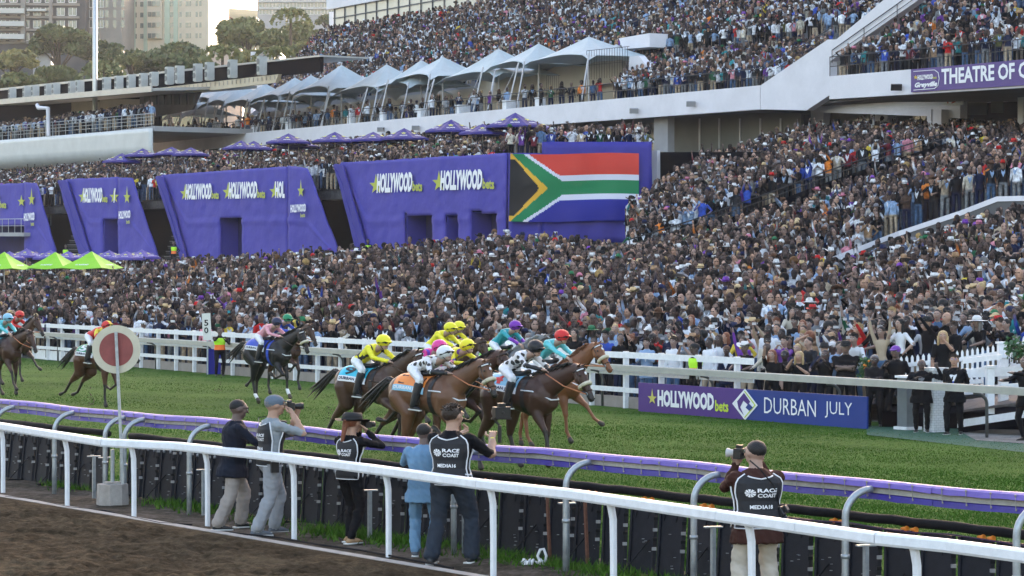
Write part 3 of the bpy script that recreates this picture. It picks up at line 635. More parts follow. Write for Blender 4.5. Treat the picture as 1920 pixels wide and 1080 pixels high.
# floodlights / cameras on the fascias
for i, (px, py, t) in enumerate(((1302, 195, 91.9), (1688, 164, 85.9), (720, 243, 91.9), (785, 240, 91.9), (1195, 208, 91.9))):
    p = PT(px, py, t) - NT * .25; b = MB(); b.box(p, (.55, .12, .32), heading(US) + .3, ax=Matrix.Rotation(.4, 3, 'X')); b.beam(p, p + NT * .3 + zo * .1, .06, .06)
    tag(b.build("floodlight", m_shade if i != 1 else m_bar), "small grey floodlight bracketed to the white balcony front " + ["near its right end", "beside the purple banner", "above the umbrellas, left one of two", "above the umbrellas, right one of two", "just right of the biggest umbrellas"][i], "floodlight", "floodlights on the balcony fronts")
# ---------------------------------------------------------------- lower terrace: purple wrapped blocks, stairs, flag
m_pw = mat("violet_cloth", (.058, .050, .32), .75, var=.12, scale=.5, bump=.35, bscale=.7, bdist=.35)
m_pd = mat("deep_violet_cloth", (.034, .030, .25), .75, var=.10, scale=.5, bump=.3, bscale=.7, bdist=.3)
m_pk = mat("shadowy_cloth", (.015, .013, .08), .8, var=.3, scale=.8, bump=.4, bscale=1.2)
m_step = mat("black_steel_steps", (.010, .010, .013), .7, var=.3, scale=2)
tw = 71.0
TERZ = lambda t: 8.5 + .2 * (t - 72.6)
b = MB(); s_0, s_1 = -235, sT(944, 71.5)
for i in range(16):
    t = 71.9 + i * .9; b.prism([W(s_0, t, TERZ(t) - .7), W(sT(944, t), t, TERZ(t) - .7), W(sT(944, t), t + .9, TERZ(t) - .7), W(s_0, t + .9, TERZ(t) - .7)], (0, 0, .5))
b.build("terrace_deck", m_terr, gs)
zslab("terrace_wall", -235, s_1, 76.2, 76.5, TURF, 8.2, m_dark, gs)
def cloth(name, poly, t, mt, parent, th=.5, holes=(), wr=.028, seed=0):
    """draped sheet in the plane t: polygon filled by a wrinkled grid; holes = pixel rectangles left open"""
    xs = [p[0] for p in poly]; ys = [p[1] for p in poly]; b = MB(); r_ = random.Random(seed + int(xs[0]))
    x0, x1 = min(xs), max(xs); n = max(3, int((x1 - x0) / 4.0))
    def yspan(x):
        c = []
        for i in range(len(poly)):
            (xa, ya), (xb, yb) = poly[i], poly[(i + 1) % len(poly)]
            if xa == xb: continue
            if min(xa, xb) - 1e-6 <= x <= max(xa, xb) + 1e-6: c.append(ya + (yb - ya) * (x - xa) / (xb - xa))
        return (min(c), max(c)) if c else None
    m = 34; g = []
    ph = [r_.uniform(0, 6) for _ in range(6)]
    for i in range(n + 1):
        x = x0 + (x1 - x0) * i / n; x = min(max(x, x0 + .01), x1 - .01); ys_ = yspan(x); col = []
        for j in range(m + 1):
            y = ys_[0] + (ys_[1] - ys_[0]) * j / m
            dz = wr * (math.sin(x * .09 + ph[0] + .5 * math.sin(y * .05 + ph[1])) * .6 + math.sin(x * .31 + y * .02 + ph[2]) * .35 + math.sin(y * .11 + x * .05 + ph[3]) * .25 + .3 * math.sin((x + y) * .23 + ph[4]))
            if abs(j - m * .58) < 1: dz += .05
            col.append((PT(x, y + (0 if j else r_.uniform(-.7, .7)), t) - NT * dz, x, y))
        g.append(col)
    for i in range(n):
        for j in range(m):
            cx_, cy_ = (g[i][j][1] + g[i + 1][j][1]) / 2, (g[i][j][2] + g[i][j + 1][2]) / 2
            if any(h[0] < cx_ < h[2] and h[1] < cy_ < h[3] for h in holes): continue
            b.quad(g[i][j][0], g[i + 1][j][0], g[i + 1][j + 1][0], g[i][j + 1][0])
    # thickness: back edge strips
    o_ = b.build(name, mt, parent, smooth=True); sm = o_.modifiers.new("w", 'WELD'); sm.merge_threshold = .002
    so = o_.modifiers.new("s", 'SOLIDIFY'); so.thickness = .12; so.offset = 0; return o_
m_lt = mat("cream_lettering", (.80, .80, .83), .7, var=0); m_ls = mat("lime_star", (.42, .45, .07), .7, var=0)
def logo(parent, x0, x1, yb0, yb1, hh, t, clip=None):
    """star + HOLLYWOOD + bets between columns x0..x1; hh = letter height"""
    w = x1 - x0; a, c = x0 + w * .125, x0 + w * .80; f = lambda x: yb0 + (yb1 - yb0) * (x - x0) / w
    bb = MB(); sx, sy = x0 + w * .06, f(x0) - hh * .40; fan_star(bb, sx, sy, hh * .46, lambda x, y: PT(x, 2 * sy - y, t - .16), spike=1.35, sx=.75); bb.build("star", m_ls, parent)
    if clip is None:
        text_on("HOLLYWOOD", PT(a, f(a), t), PT(c, f(c), t), PT(a + hh * .05, f(a) - hh, t), .18, bold=.055).build("lettering", m_lt, parent)
        text_on("bets", PT(c + w * .012, f(c) - hh * .04, t), PT(x1, f(x1), t), PT(c + w * .012, f(c) - hh * .55, t), .18, bold=.035).build("lettering", m_ls, parent)
    elif clip: text_on(clip, PT(a, f(a), t), PT(a + w * .675 / 9 * len(clip), f(a), t), PT(a, f(a) - hh, t), .18, bold=.055).build("lettering", m_lt, parent)
def fin_logo(parent, x, y0, wd, t):
    bb = MB(); fan_star(bb, x, y0, 12, lambda a, c: PT(a, 2 * y0 - c, t - .16), spike=1.7, sx=.55, sy=1.1); bb.build("star", m_ls, parent)
    text_on("HOLLYWOOD", PT(x - wd / 2, y0 + 41, t), PT(x + wd / 2, y0 + 39, t), PT(x - wd / 2, y0 + 26, t), .18, bold=.05).build("lettering", m_lt, parent)
    text_on("bets", PT(x + wd * .15, y0 + 50, t), PT(x + wd * .45, y0 + 49, t), PT(x + wd * .15, y0 + 42, t), .18, bold=.03).build("lettering", m_ls, parent)
LB = ["far left", "second", "third", "fourth and largest"]
def block(front, holes, fins, lab, back=1):
    rt = empty("wrapped_block", PT(front[0][0] + 5, front[2][1], tw), 0, lab, "wrapped wall", "violet wrapped walls of the lower terrace")
    cloth("front_cloth", front, tw, m_pw, rt, holes=holes, seed=3)
    for h in holes:
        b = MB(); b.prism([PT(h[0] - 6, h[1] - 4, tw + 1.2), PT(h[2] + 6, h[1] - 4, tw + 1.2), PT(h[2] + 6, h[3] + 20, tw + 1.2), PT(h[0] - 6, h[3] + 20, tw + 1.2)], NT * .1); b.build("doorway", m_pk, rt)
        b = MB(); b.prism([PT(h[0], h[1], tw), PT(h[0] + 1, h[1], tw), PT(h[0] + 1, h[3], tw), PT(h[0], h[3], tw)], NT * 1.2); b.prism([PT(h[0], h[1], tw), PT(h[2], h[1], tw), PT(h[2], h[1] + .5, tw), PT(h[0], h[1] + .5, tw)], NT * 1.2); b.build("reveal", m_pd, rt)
    for f_, t_, m_ in fins: cloth("fin_cloth", f_, t_, m_, rt, seed=9, wr=.04)
    return rt
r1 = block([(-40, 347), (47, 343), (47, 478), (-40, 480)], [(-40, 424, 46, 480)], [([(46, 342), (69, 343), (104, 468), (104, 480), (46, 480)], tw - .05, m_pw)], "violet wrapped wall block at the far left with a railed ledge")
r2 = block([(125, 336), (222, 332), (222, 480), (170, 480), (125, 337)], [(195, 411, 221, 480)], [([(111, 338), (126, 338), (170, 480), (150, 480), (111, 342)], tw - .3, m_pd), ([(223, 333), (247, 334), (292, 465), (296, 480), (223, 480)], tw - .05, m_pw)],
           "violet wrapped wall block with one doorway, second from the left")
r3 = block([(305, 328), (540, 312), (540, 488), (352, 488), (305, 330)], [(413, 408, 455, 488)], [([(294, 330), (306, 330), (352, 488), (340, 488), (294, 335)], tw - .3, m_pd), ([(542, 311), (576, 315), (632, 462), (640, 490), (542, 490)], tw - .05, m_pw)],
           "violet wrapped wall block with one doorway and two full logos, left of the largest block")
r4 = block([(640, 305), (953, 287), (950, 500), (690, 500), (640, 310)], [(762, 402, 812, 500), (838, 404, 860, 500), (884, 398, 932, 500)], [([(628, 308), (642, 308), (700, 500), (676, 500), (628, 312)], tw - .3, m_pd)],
           "largest violet wrapped wall block with three doorways beside the flag")
logo(r1, -48, 16, 391, 391, 26, tw); bb = MB(); fan_star(bb, 40, 378, 10, lambda a, c: PT(a, 756 - c, tw - .16), spike=1.3, sx=.75); bb.build("star", m_ls, r1); fin_logo(r1, 59, 374, 20, tw - .1)
logo(r2, 153, 206, 380.5, 380, 28, tw); logo(r2, 211, 262, 380, 380, 27, tw, clip="/"); fin_logo(r2, 238, 370, 22, tw - .1)
logo(r3, 343, 415, 375, 373.5, 30, tw); logo(r3, 423, 502, 373.5, 372, 32, tw); logo(r3, 511, 590, 372, 371, 32, tw, clip="HOL"); fin_logo(r3, 564, 358, 29, tw - .1)
logo(r4, 699, 797, 363, 359, 37, tw); logo(r4, 816, 932, 358, 355, 38, tw)
# railed ledge in the first block
railing("ledge_rail", [PT(-30, 436, tw - .6), PT(45, 436, tw - .6)], 1.0, 1.3, m_galv, r1)
b = MB(); b.prism([PT(-30, 436, tw - .6), PT(45, 436, tw - .6), PT(45, 443, tw - .6), PT(-30, 443, tw - .6)], NT * 1); b.build("ledge", m_shade, r1)
# flag side of the largest block, facing us
Yf = 137.0
rt = empty("flag_wall", PY(1090, 440, Yf), 0, "deep violet wrapped end wall carrying the South African flag", "wrapped wall")
def xyz(px, py, Y=Yf): return PY(px, py, Y)
b = MB(); nx = 30
for (x0, y0, x1, y1) in ((953, 287, 1016, 455), (1016, 266, 1222, 455)):
    n = int((x1 - x0) / 8); g = [[xyz(x0 + (x1 - x0) * i / n, y0 + (y1 - y0) * j / 14, Yf + .15 + .07 * math.sin(i * .9 + j * .4)) for j in range(15)] for i in range(n + 1)]
    for i in range(n):
        for j in range(14): b.quad(g[i][j], g[i + 1][j], g[i + 1][j + 1], g[i][j + 1])
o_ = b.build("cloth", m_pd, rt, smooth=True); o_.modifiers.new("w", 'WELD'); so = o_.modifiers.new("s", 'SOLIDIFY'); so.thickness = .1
b = MB(); b.prism([xyz(1093, 266, Yf + 1.2), xyz(1222, 266, Yf + 1.2), xyz(1222, 280, Yf + 1.2), xyz(1093, 280, Yf + 1.2)], (0, .2, 0)); b.build("parapet", m_pd, rt)
fl = empty("national_flag", xyz(1077, 416, Yf), 0, "large South African flag hung on the violet wall", "flag")
cols = {"red": C(215, 62, 48), "blue": C(20, 30, 150), "green": C(10, 130, 80), "white": C(225, 225, 240), "gold": C(235, 180, 50), "black": C(18, 18, 20)}
fm = {k: mat("flag_" + k, tuple(x * .8 for x in v), .7, var=.06, scale=.6, bump=.35, bscale=1.6) for k, v in cols.items()}
fx0, fy0, fx1, fy1 = 957, 288, 1198, 415
def fl_pt(u, v, lift):   # u 0..1 along, v 0..1 down; gentle ripples
    w_ = .045 * math.sin(u * 21) * (1 - .3 * v) + .03 * math.sin(u * 9 + v * 5) + .03 * math.sin(v * 11 + u * 3)
    return xyz(fx0 + (fx1 - fx0) * u - 3 * v * (1 - u), fy0 + (fy1 - fy0) * v + 1.5 * math.sin(u * 6), Yf - .22 + w_ - lift)
NU, NV = 120, 60; parts = {k: MB() for k in cols}
def flag_col(u, v):
    x = u * 241; y = v * 127; cy = 63.5
    # distance style regions: hoist triangle, gold, green Y, white, red/blue
    k = 63.5 / 62.0                               # slope of the Y arms
    tri = 56 - abs(y - cy) / 63.5 * 56            # black triangle reach
    if x < tri and abs(y - cy) < 52: return "black"
    if x < 70 - abs(y - cy) / 63.5 * 70 + 2: return "gold"
    def band(h):                                   # |y-cy| < h on the bar, arms parallel to the diagonal
        kx = 98
        lim = h if x > kx + (h - 13) * -.55 else h + (kx - (h - 13) * .55 - x) * .68
        return abs(y - cy) < lim
    if band(13): return "green"
    if band(24): return "white"
    return "red" if y < cy else "blue"
for i in range(NU):
    for j in range(NV):
        c = flag_col((i + .5) / NU, (j + .5) / NV); b = parts[c]
        b.quad(fl_pt(i / NU, j / NV, .0), fl_pt((i + 1) / NU, j / NV, .0), fl_pt((i + 1) / NU, (j + 1) / NV, 0), fl_pt(i / NU, (j + 1) / NV, 0))
b = MB(); ks = list(cols)
for i_, k in enumerate(ks): b.add(parts[k].v, parts[k].f, i_)
b.build("cloth", [fm[k] for k in ks], fl)
# stairs between the blocks
def stair(x0t, x1t, x0b, x1b, yt, yb, t, lab):
    rt = empty("terrace_stair", PT(x0b, yb, t), 0, lab, "stairs", "dark stairs between the violet blocks"); b = MB(); n = 15
    for i in range(n):
        k = i / n; y = yb + (yt - yb) * k; xa = x0b + (x0t - x0b) * k; xb = x1b + (x1t - x1b) * k; tt = t + 4.2 * k
        p, q = PT(xa, y, t), PT(xb, y, t); sA, sB = ST(p)[0], ST(q)[0]
        b2 = MB(); b2.prism([W(sA, t + .6 + .25 * i, p.z - .22), W(sB, t + .6 + .25 * i, q.z - .22), W(sB, t + .6 + .25 * i, q.z), W(sA, t + .6 + .25 * i, p.z)], NT * .3); b2.build("step", m_step, rt)
        b.prism([W(sA, t + .57 + .25 * i, p.z - .03), W(sB, t + .57 + .25 * i, q.z - .03), W(sB, t + .57 + .25 * i, q.z), W(sA, t + .57 + .25 * i, p.z)], NT * .03)
    b.build("nosing", m_shade, rt)
    a, c = PT(x1b - 4, yb, t + .4), PT(x1t - 4, yt, t + .4); railing("handrail", [a, c], 1.0, 2.0, m_bar, rt)
stair(70, 112, 104, 150, 350, 475, tw, "dark steel stairs rising beside the far left violet block"); stair(248, 296, 292, 340, 338, 480, tw, "dark steel stairs between the second and third violet blocks")
stair(578, 630, 634, 680, 318, 490, tw, "dark steel stairs immediately left of the largest violet block")
# ---------------------------------------------------------------- dark ramp walls through the right crowd, white sloping wall
def wallpix(pts, h, th, mt, nm, lab, cat, cap_m=None):
    rt = empty(nm, PY(pts[0][0], pts[0][1] + h, pts[0][2]), 0, lab, cat)
    for i in range(len(pts) - 1):
        (xa, ya, Ya), (xb, yb, Yb) = pts[i], pts[i + 1]; A_, B2 = PY(xa, ya, Ya), PY(xb, yb, Yb); b = MB(); ha = h
        b.prism([A_, B2, B2 - zo * ha, A_ - zo * ha], (0, th, 0)); b.build("wall", mt, rt)
        if cap_m is not None: b = MB(); b.prism([A_ + zo * .10 - Vector((0, .06, 0)), B2 + zo * .10 - Vector((0, .06, 0)), B2 - zo * .1 - Vector((0, .06, 0)), A_ - zo * .1 - Vector((0, .06, 0))], (0, th + .1, 0)); b.build("coping", cap_m, rt)
    return rt
RAMP = [(1180, 470, 119.5), (1300, 433, 119.5), (1440, 383, 120.5), (1560, 338, 121.5), (1680, 298, 123.5), (1775, 268, 125.5)]
rt = wallpix(RAMP, 1.35, .15, m_dark, "ramp_wall", "black sloping ramp wall with handrail cutting through the right-hand crowd", "wall")
railing("handrail", [PY(x, y, Y) for x, y, Y in RAMP], .5, 2.2, m_bar, rt, .035)
WW = [(1560, 487, 107.6), (1685, 438, 108.5), (1800, 400, 106.8), (1870, 373, 105), (1915, 372, 104.5), (1990, 372, 104)]
wallpix(WW, 1.7, .2, m_darkc, "sloping_wall", "dark wall with a bright white sloping coping at the right of the crowd", "wall", m_slab)
# ---------------------------------------------------------------- left low stand
ls = empty("side_stand", W(-210, 84, TURF), 0, "low white stand at the left with curved fascia and air conditioners along its roof", "grandstand")
tl = 84.0
m_fas = mat("white_metal_sheet", (.50, .52, .52), .45, .1, var=.08, scale=.7, bump=.05, bscale=2)
b = MB(); xs = [-60 + i * 347 / 40 for i in range(41)]; g = []
for x in xs:
    yt = 263 - 23 * x / 287; yb = 320 - 15 * x / 287; col = []
    for k in range(9):
        f = k / 8; p = PT(x, yt + (yb - yt) * f, tl); bulge = (max(0, f - .62) / .38) ** 2 * 1.3; col.append(p + NT * bulge)
    g.append(col)
for i in range(40):
    for k in range(8): b.quad(g[i][k], g[i + 1][k], g[i + 1][k + 1], g[i][k + 1])
o_ = b.build("curved_fascia", m_fas, ls, smooth=True); o_.modifiers.new("w", 'WELD'); so = o_.modifiers.new("s", 'SOLIDIFY'); so.thickness = .1
for x in range(-40, 280, 32): b = MB(); y0 = 263 - 23 * x / 287; b.prism([PT(x, y0, tl - .03), PT(x + .7, y0, tl - .03), PT(x + .7, y0 + 38, tl - .03), PT(x, y0 + 38, tl - .03)], NT * .03); b.build("seam", m_shade, ls)
zf = PT(140, 251, tl).z; sa, sb = sT(-80, tl), sT(287, tl)
zslab("floor", sa, sb, tl + .1, tl + 9, zf - .5, zf - .1, m_shade, ls); zslab("underside", sa, sb, tl + 1.4, tl + 12, zf - 3.0, zf - 2.8, m_warmw, ls)
railing("balcony_railing", [PT(-50, 266, tl + .1), PT(287, 240, tl + .1)], 1.15, 1.5, m_galv, ls, .035, (.3, .55, .78))
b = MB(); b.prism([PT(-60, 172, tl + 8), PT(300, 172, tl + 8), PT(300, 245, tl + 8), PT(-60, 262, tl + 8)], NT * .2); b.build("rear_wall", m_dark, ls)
for x0, x1, y0, y1 in ((134, 186, 190, 212), (187, 262, 186, 212)): b = MB(); b.prism([PT(x0, y0, tl + 7.6), PT(x1, y0, tl + 7.6), PT(x1, 240, tl + 7.6), PT(x0, 240, tl + 7.6)], NT * .3); b.build("wall_panel", m_warmw, ls)
b = MB(); b.prism([PT(262, 176, tl + 7.5), PT(378, 164, tl + 7.5), PT(360, 205, tl + 7.5), PT(262, 225, tl + 7.5)], NT * .2); b.build("rear_wall", m_darkc, ls)
for x in range(270, 355, 14): b = MB(); b.prism([PT(x, 178, tl + 7.3), PT(x + 9, 177, tl + 7.3), PT(x + 9, 196, tl + 7.3), PT(x, 197, tl + 7.3)], NT * .1); b.build("window", m_glass, ls)
# roof: thin eave, deck, louvre wall
m_roof = mat("metal_roof", (.42, .41, .39), .4, .3, var=.12, scale=.8)
m_beige = mat("beige_sheet", (.55, .46, .33), .6, var=.06, scale=1)
e0, e1 = PT(-60, 195, tl + .3), PT(287, 165, tl + .3)
b = MB(); b.prism([e0, e1, e1 + NT * 9 + zo * .5, e0 + NT * 9 + zo * .5], zo * -.22); b.build("roof", m_roof, ls)
b = MB(); b.prism([e0 + zo * .16 - NT * .05, e1 + zo * .16 - NT * .05, e1 - zo * .3 - NT * .05, e0 - zo * .3 - NT * .05], NT * -.1); b.build("eave", m_roof, ls)
tz = tl + 5.5
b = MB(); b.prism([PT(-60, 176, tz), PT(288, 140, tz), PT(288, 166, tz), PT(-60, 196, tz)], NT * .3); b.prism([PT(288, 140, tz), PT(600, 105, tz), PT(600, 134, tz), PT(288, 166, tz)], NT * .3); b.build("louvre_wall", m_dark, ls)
b = MB(); b.prism([PT(-60, 172, tz - .2), PT(600, 103, tz - .2), PT(600, 106, tz - .2), PT(-60, 176, tz - .2)], NT * 4); b.build("top_roof", m_roof, ls)
b = MB(); b.prism([PT(288, 166, tz - .3), PT(522, 139, tz - .3), PT(516, 155, tz - .3), PT(375, 172, tz - .3), PT(288, 174, tz - .3)], NT * .3)
b.build("corrugated_band", m_beige, ls)
for k in range(58):
    x = 290 + k * 4; y0 = 166 - (x - 288) * 27 / 234; b = MB()
    if k % 2 == 0: b.prism([PT(x, y0 + 1, tz - .36), PT(x + .7, y0 + 1, tz - .36), PT(x + .7, y0 + 9, tz - .36), PT(x, y0 + 9, tz - .36)], NT * .05); b.build("rib", m_warmw, ls)
m_ac = mat("air_conditioner_casing", (.42, .43, .41), .5, .1, var=.1, scale=3); m_fan = mat("fan_grille", (.15, .16, .16), .6, .2, var=.2, scale=20)
for i, x in enumerate((23, 50, 66, 91, 105, 136, 150, 200, 223, 246, 269, 289, 318, 337, 371, 393, 436, 491)):
    yb = 188 - (x - 23) * 47 / 468; q = PT(x, yb, tz - .9); hh = .0455 * 24 if x < 300 else .0455 * 30; hh *= 1.0
    rt = empty("air_conditioner", q, 0, "grey twin-fan air conditioner on the stand roof, number %s from the left" % ["one", "two", "three", "four", "five", "six", "seven", "eight", "nine", "ten", "eleven", "twelve", "thirteen", "fourteen", "fifteen", "sixteen", "seventeen", "eighteen"][i], "air conditioner", "air conditioners along the side stand roof")
    b = MB(); b.box(q + zo * (hh / 2 + .06), (.5, .62, hh), heading(NT)); b.box(q + zo * .03, (.5, .5, .06), heading(NT)); b.build("casing", m_ac, rt)
    for z_ in (.3, .72):
        c_ = q + zo * (.06 + hh * z_) - Vector((.26, .30, 0)) * 0; b = MB(); nn = -US
        c_ = q + zo * (.06 + hh * z_) + (-NT) * .33
        b.tube([c_, c_ - NT * .02], hh * .17, 14); b.build("fan", m_fan, rt)
b = MB(); p = PT(90, 195, tl - .1); b.tube([PT(70, 197, tl), PT(72, 202, tl - .1), PT(90, 203, tl - .1), PT(91, 255, tl - .1)], .18, 8); b.build("downpipe", m_slab, ls)
# lighting mast behind the roof
b = MB(); pb = PT(178, 174, tl + 4); b.tube([pb - zo * 14, pb, pb + zo * 22], [.24, .22, .15], 12); tag(b.build("light_mast", mat("mast_steel", (.45, .46, .46), .35, .5, var=.08), smooth=True), "tall tapered grey steel lighting mast rising behind the air conditioners", "mast")
# ---------------------------------------------------------------- stretch tents
m_tent = mat("tent_fabric", (.39, .45, .47), .7, var=.08, scale=1.2, bump=.1, bscale=4); m_pole = mat("tent_pole", (.42, .42, .44), .4, .3, var=.1)
TENTS = [(378, 190, 36, 212), (403, 166, 40, 184), (424, 162, 42, 184), (452, 158, 46, 190), (497, 157, 52, 190), (553, 146, 50, 180), (583, 141, 46, 178), (640, 122, 60, 165), (725, 121, 72, 166), (790, 113, 60, 158), (830, 107, 60, 142), (935, 92, 84, 140), (1010, 82, 56, 118), (1104, 69, 92, 108)]
pos = ["lowest and smallest, outermost", "first (lowest)", "second", "third", "fourth", "fifth", "sixth", "seventh", "eighth", "ninth", "tenth", "eleventh (broadest)", "twelfth", "last and highest"]
for i, (px, py, w, ye) in enumerate(TENTS):
    tf = 93.2; tc = 96.2; ap = PT(px, py, tc); ze = PT(px - w * .4, ye, tf).z
    wr = YT(px, tf) / F * w / US.x * 1.3; r_ = random.Random(i)
    rt = empty("stretch_tent", W(ST(ap)[0], tc, A.z), 0, "pale grey peaked stretch tent on slim poles, %s from the left" % pos[i], "tent", "stretch tents along the main balcony")
    n, m = 40, 12; s0_ = ST(ap)[0]; b = MB(); g = []
    cor = [(wr * .55, -2.8), (-wr * .55, -2.8), (-wr * .62, 3.2), (wr * .62, 3.2)]
    def edge(u):     # scalloped edge between corner poles
        k = u * 4; i0 = int(k) % 4; f = k - int(k); a_, c_ = cor[i0], cor[(i0 + 1) % 4]; pin = 1 - .22 * math.sin(math.pi * f)
        dip = .45 * math.sin(math.pi * f)
        return (a_[0] + (c_[0] - a_[0]) * f) * pin, (a_[1] + (c_[1] - a_[1]) * f) * pin, ze - dip * .0 + .35 * math.sin(math.pi * f) * (1 if i0 == 0 else .4) - (.3 if f < .05 or f > .95 else 0)
    for a in range(n):
        ex, ey, ez = edge((a + .5 * 0) / n); col = []
        for k in range(m + 1):
            f = k / m; z = ap.z + (ez - ap.z) * (1 - (1 - f) ** 1.22); rr_ = f
            col.append(W(s0_ + ex * rr_, tc + ey * rr_, z + .06 * math.sin(a * 1.7) * f * (1 - f) * 2))
        g.append(col)
    for a in range(n):
        for k in range(m): b.quad(g[a][k], g[a][k + 1], g[(a + 1) % n][k + 1], g[(a + 1) % n][k])
    o_ = b.build("canopy", m_tent, rt, smooth=True); o_.modifiers.new("w", 'WELD'); so = o_.modifiers.new("s", 'SOLIDIFY'); so.thickness = .02
    for cx_, cy_ in cor[:2]:
        top_ = W(s0_ + cx_, tc + cy_, ze + .15); bot = W(s0_ + cx_ * 1.05, 92.7, A.z - .1); b = MB(); b.tube([bot, top_], .055, 6); b.build("pole", m_pole, rt)
        b = MB(); b.tube([top_, W(s0_ + cx_ * 1.25, 92.45, A.z + .2)], .02, 4); b.build("guy_rope", m_pole, rt)
    b = MB(); b.tube([W(s0_, tc, A.z - .2), ap + zo * .1], .06, 6); b.build("centre_pole", m_pole, rt)
# ---------------------------------------------------------------- parasols
m_umb = mat("violet_canopy", (.034, .024, .19), .7, var=.08, scale=2, bump=.1); m_umbl = mat("pale_violet_canopy", (.085, .062, .30), .7, var=.08, scale=2, bump=.1)
m_lime = mat("lime_canopy", (.26, .56, .02), .6, var=.06, scale=2, bump=.08, bscale=6)
def parasol(px, py, w, dy, Y, zfl, mt, lab, grp, wtext, nm, sides=8, drop=.12, txt="HOLLYWOOD"):
    ap = PY(px, py, Y); rad = w / F * Y; rise = dy / F * Y; rt = empty(nm, (ap.x, ap.y, zfl), 0, lab, "parasol", grp); ze = ap.z - rise
    a0 = math.pi / sides if sides == 8 else .45
    b = MB(); ring = [(ap.x + math.cos(a0 + 2 * math.pi * k / sides) * rad, ap.y + math.sin(a0 + 2 * math.pi * k / sides) * rad) for k in range(sides)]
    P_ = lambda k, f: Vector((ap.x + (ring[k % sides][0] - ap.x) * f, ap.y + (ring[k % sides][1] - ap.y) * f, ap.z - rise * (f ** .85)))
    for k in range(sides):
        prev = None
        for f0, f1 in ((0, .34), (.34, .67), (.67, 1)):
            p0, p1, q0, q1 = P_(k, f0), P_(k + 1, f0), P_(k, f1), P_(k + 1, f1); m0 = (p0 + p1) / 2 - zo * .05 * rad * f0; m1 = (q0 + q1) / 2 - zo * .05 * rad * f1
            if f0 == 0: b.add([p0, q0, m1], [(0, 1, 2)]); b.add([p0, m1, q1], [(0, 1, 2)])
            else: b.quad(p0, q0, m1, m0); b.quad(m0, m1, q1, p1)
        if sides == 8: q0, q1 = P_(k, 1), P_(k + 1, 1); b.quad(q0, q1, q1 - zo * drop, q0 - zo * drop)
    o_ = b.build("canopy", mt, rt); o_.modifiers.new("w", 'WELD'); so = o_.modifiers.new("s", 'SOLIDIFY'); so.thickness = .012
    b = MB(); b.tube([Vector((ap.x, ap.y, zfl)), ap], .028, 8); b.build("pole", m_pole, rt)
    bm = MB(); bs_ = MB()
    for k in range(sides):
        q0, q1 = P_(k, .92), P_(k + 1, .92); mid = (q0 + q1) / 2; dirn = Vector((mid.x - ap.x, mid.y - ap.y, 0)).normalized()
        if dirn.y > .2: continue
        side = (q1 - q0); sl = (P_(k, .45) + P_(k + 1, .45)) / 2 - mid; nrm = side.cross(sl).normalized()
        if nrm.z < 0: nrm = -nrm
        if side.x < 0: side = -side; 
        O = mid - side * .5 * wtext + nrm * .05
        bm.join(text_on(txt, O + sl * .08, O + side * wtext + sl * .08, O + sl * (.30 if txt == "HOLLYWOOD" else .25), 0, bold=.03))
        if txt == "HOLLYWOOD":
            for i_ in (0,): cpos = mid + sl * .72 + nrm * .06; fan_star(bs_, 0, 0, 1, lambda x, y: cpos + side.normalized() * x * rad * .13 + sl.normalized() * y * rad * .14)
    if bm.v: bm.build("lettering", m_let, rt)
    if bs_.v: bs_.build("star", m_yel, rt)
U1 = [(229, 287, 38, 16), (268, 278, 36, 14), (322, 275, 36, 14), (358, 276, 36, 14), (452, 263, 36, 15), (476, 264, 38, 15), (541, 250, 44, 17), (560, 262, 42, 13), (628, 247, 45, 18), (700, 247, 44, 16), (758, 240, 48, 20), (846, 224, 52, 22), (905, 232, 48, 18), (966, 211, 58, 26), (1000, 226, 48, 16)]
ordn = ["first", "second", "third", "fourth", "fifth", "sixth", "seventh", "eighth", "ninth", "tenth", "eleventh", "twelfth", "thirteenth", "fourteenth", "fifteenth"]
for i, (px, py, w, dy) in enumerate(U1):
    Y = YT(px, 76.5 + (i % 3) * 1.3); parasol(px, py, w, dy, Y, 8.8, m_umb, "violet parasol with a gold star, %s from the left in the row under the balcony" % ordn[i], "violet parasols on the terrace", .42, "parasol")
U2 = [(18, 468, 30, 13, 160), (50, 463, 34, 14, 163), (95, 466, 34, 14, 158), (128, 468, 34, 13, 156), (165, 468, 36, 14, 160), (205, 466, 34, 14, 157), (238, 468, 36, 13, 154), (266, 465, 36, 14, 157)]
for i, (px, py, w, dy, Y) in enumerate(U2):
    parasol(px, py + 3, w, dy, Y, .5, m_umbl, "pale violet parasol behind the lime ones, %s from the left" % ordn[i], "pale violet parasols at ground level", .5, "parasol")
for i, (px, py, w, dy, Y) in enumerate(((8, 472, 56, 31, 146), (104, 472, 56, 30, 147), (172, 471, 62, 31, 145))):
    parasol(px, py, w, dy, Y, .4, m_lime, "bright lime green square parasol in the crowd, %s of three from the left" % ordn[i], "lime parasols in the crowd", .34, "lime_parasol", 4, 0, "OC RADIONET")
# ---------------------------------------------------------------- hill, buildings, trees behind
def hillz(X, Y): return max(-1.0, .155 * (Y - 210)) + 1.5 * math.sin(X * .05) + 1.0 * math.sin(Y * .03)
b = MB(); nx, ny = 40, 40; m_hill = ground_mat("hill_ground", (.03, .045, .015), (.05, .07, .03), (.09, .09, .05), .05, .6, .5, 2)
gv = [[Vector((-260 + 330 * i / nx, 215 + 700 * j / ny, hillz(-260 + 330 * i / nx, 215 + 700 * j / ny) if j < 24 else hillz(-260 + 330 * i / nx, 215 + 700 * 24 / ny))) for j in range(ny + 1)] for i in range(nx + 1)]
b.v = [v for r_ in gv for v in r_]
for i in range(nx):
    for j in range(ny): b.f.append((i * (ny + 1) + j, (i + 1) * (ny + 1) + j, (i + 1) * (ny + 1) + j + 1, i * (ny + 1) + j + 1)); b.m.append(0)
struct(b.build("hill", m_hill, local=True, smooth=True))
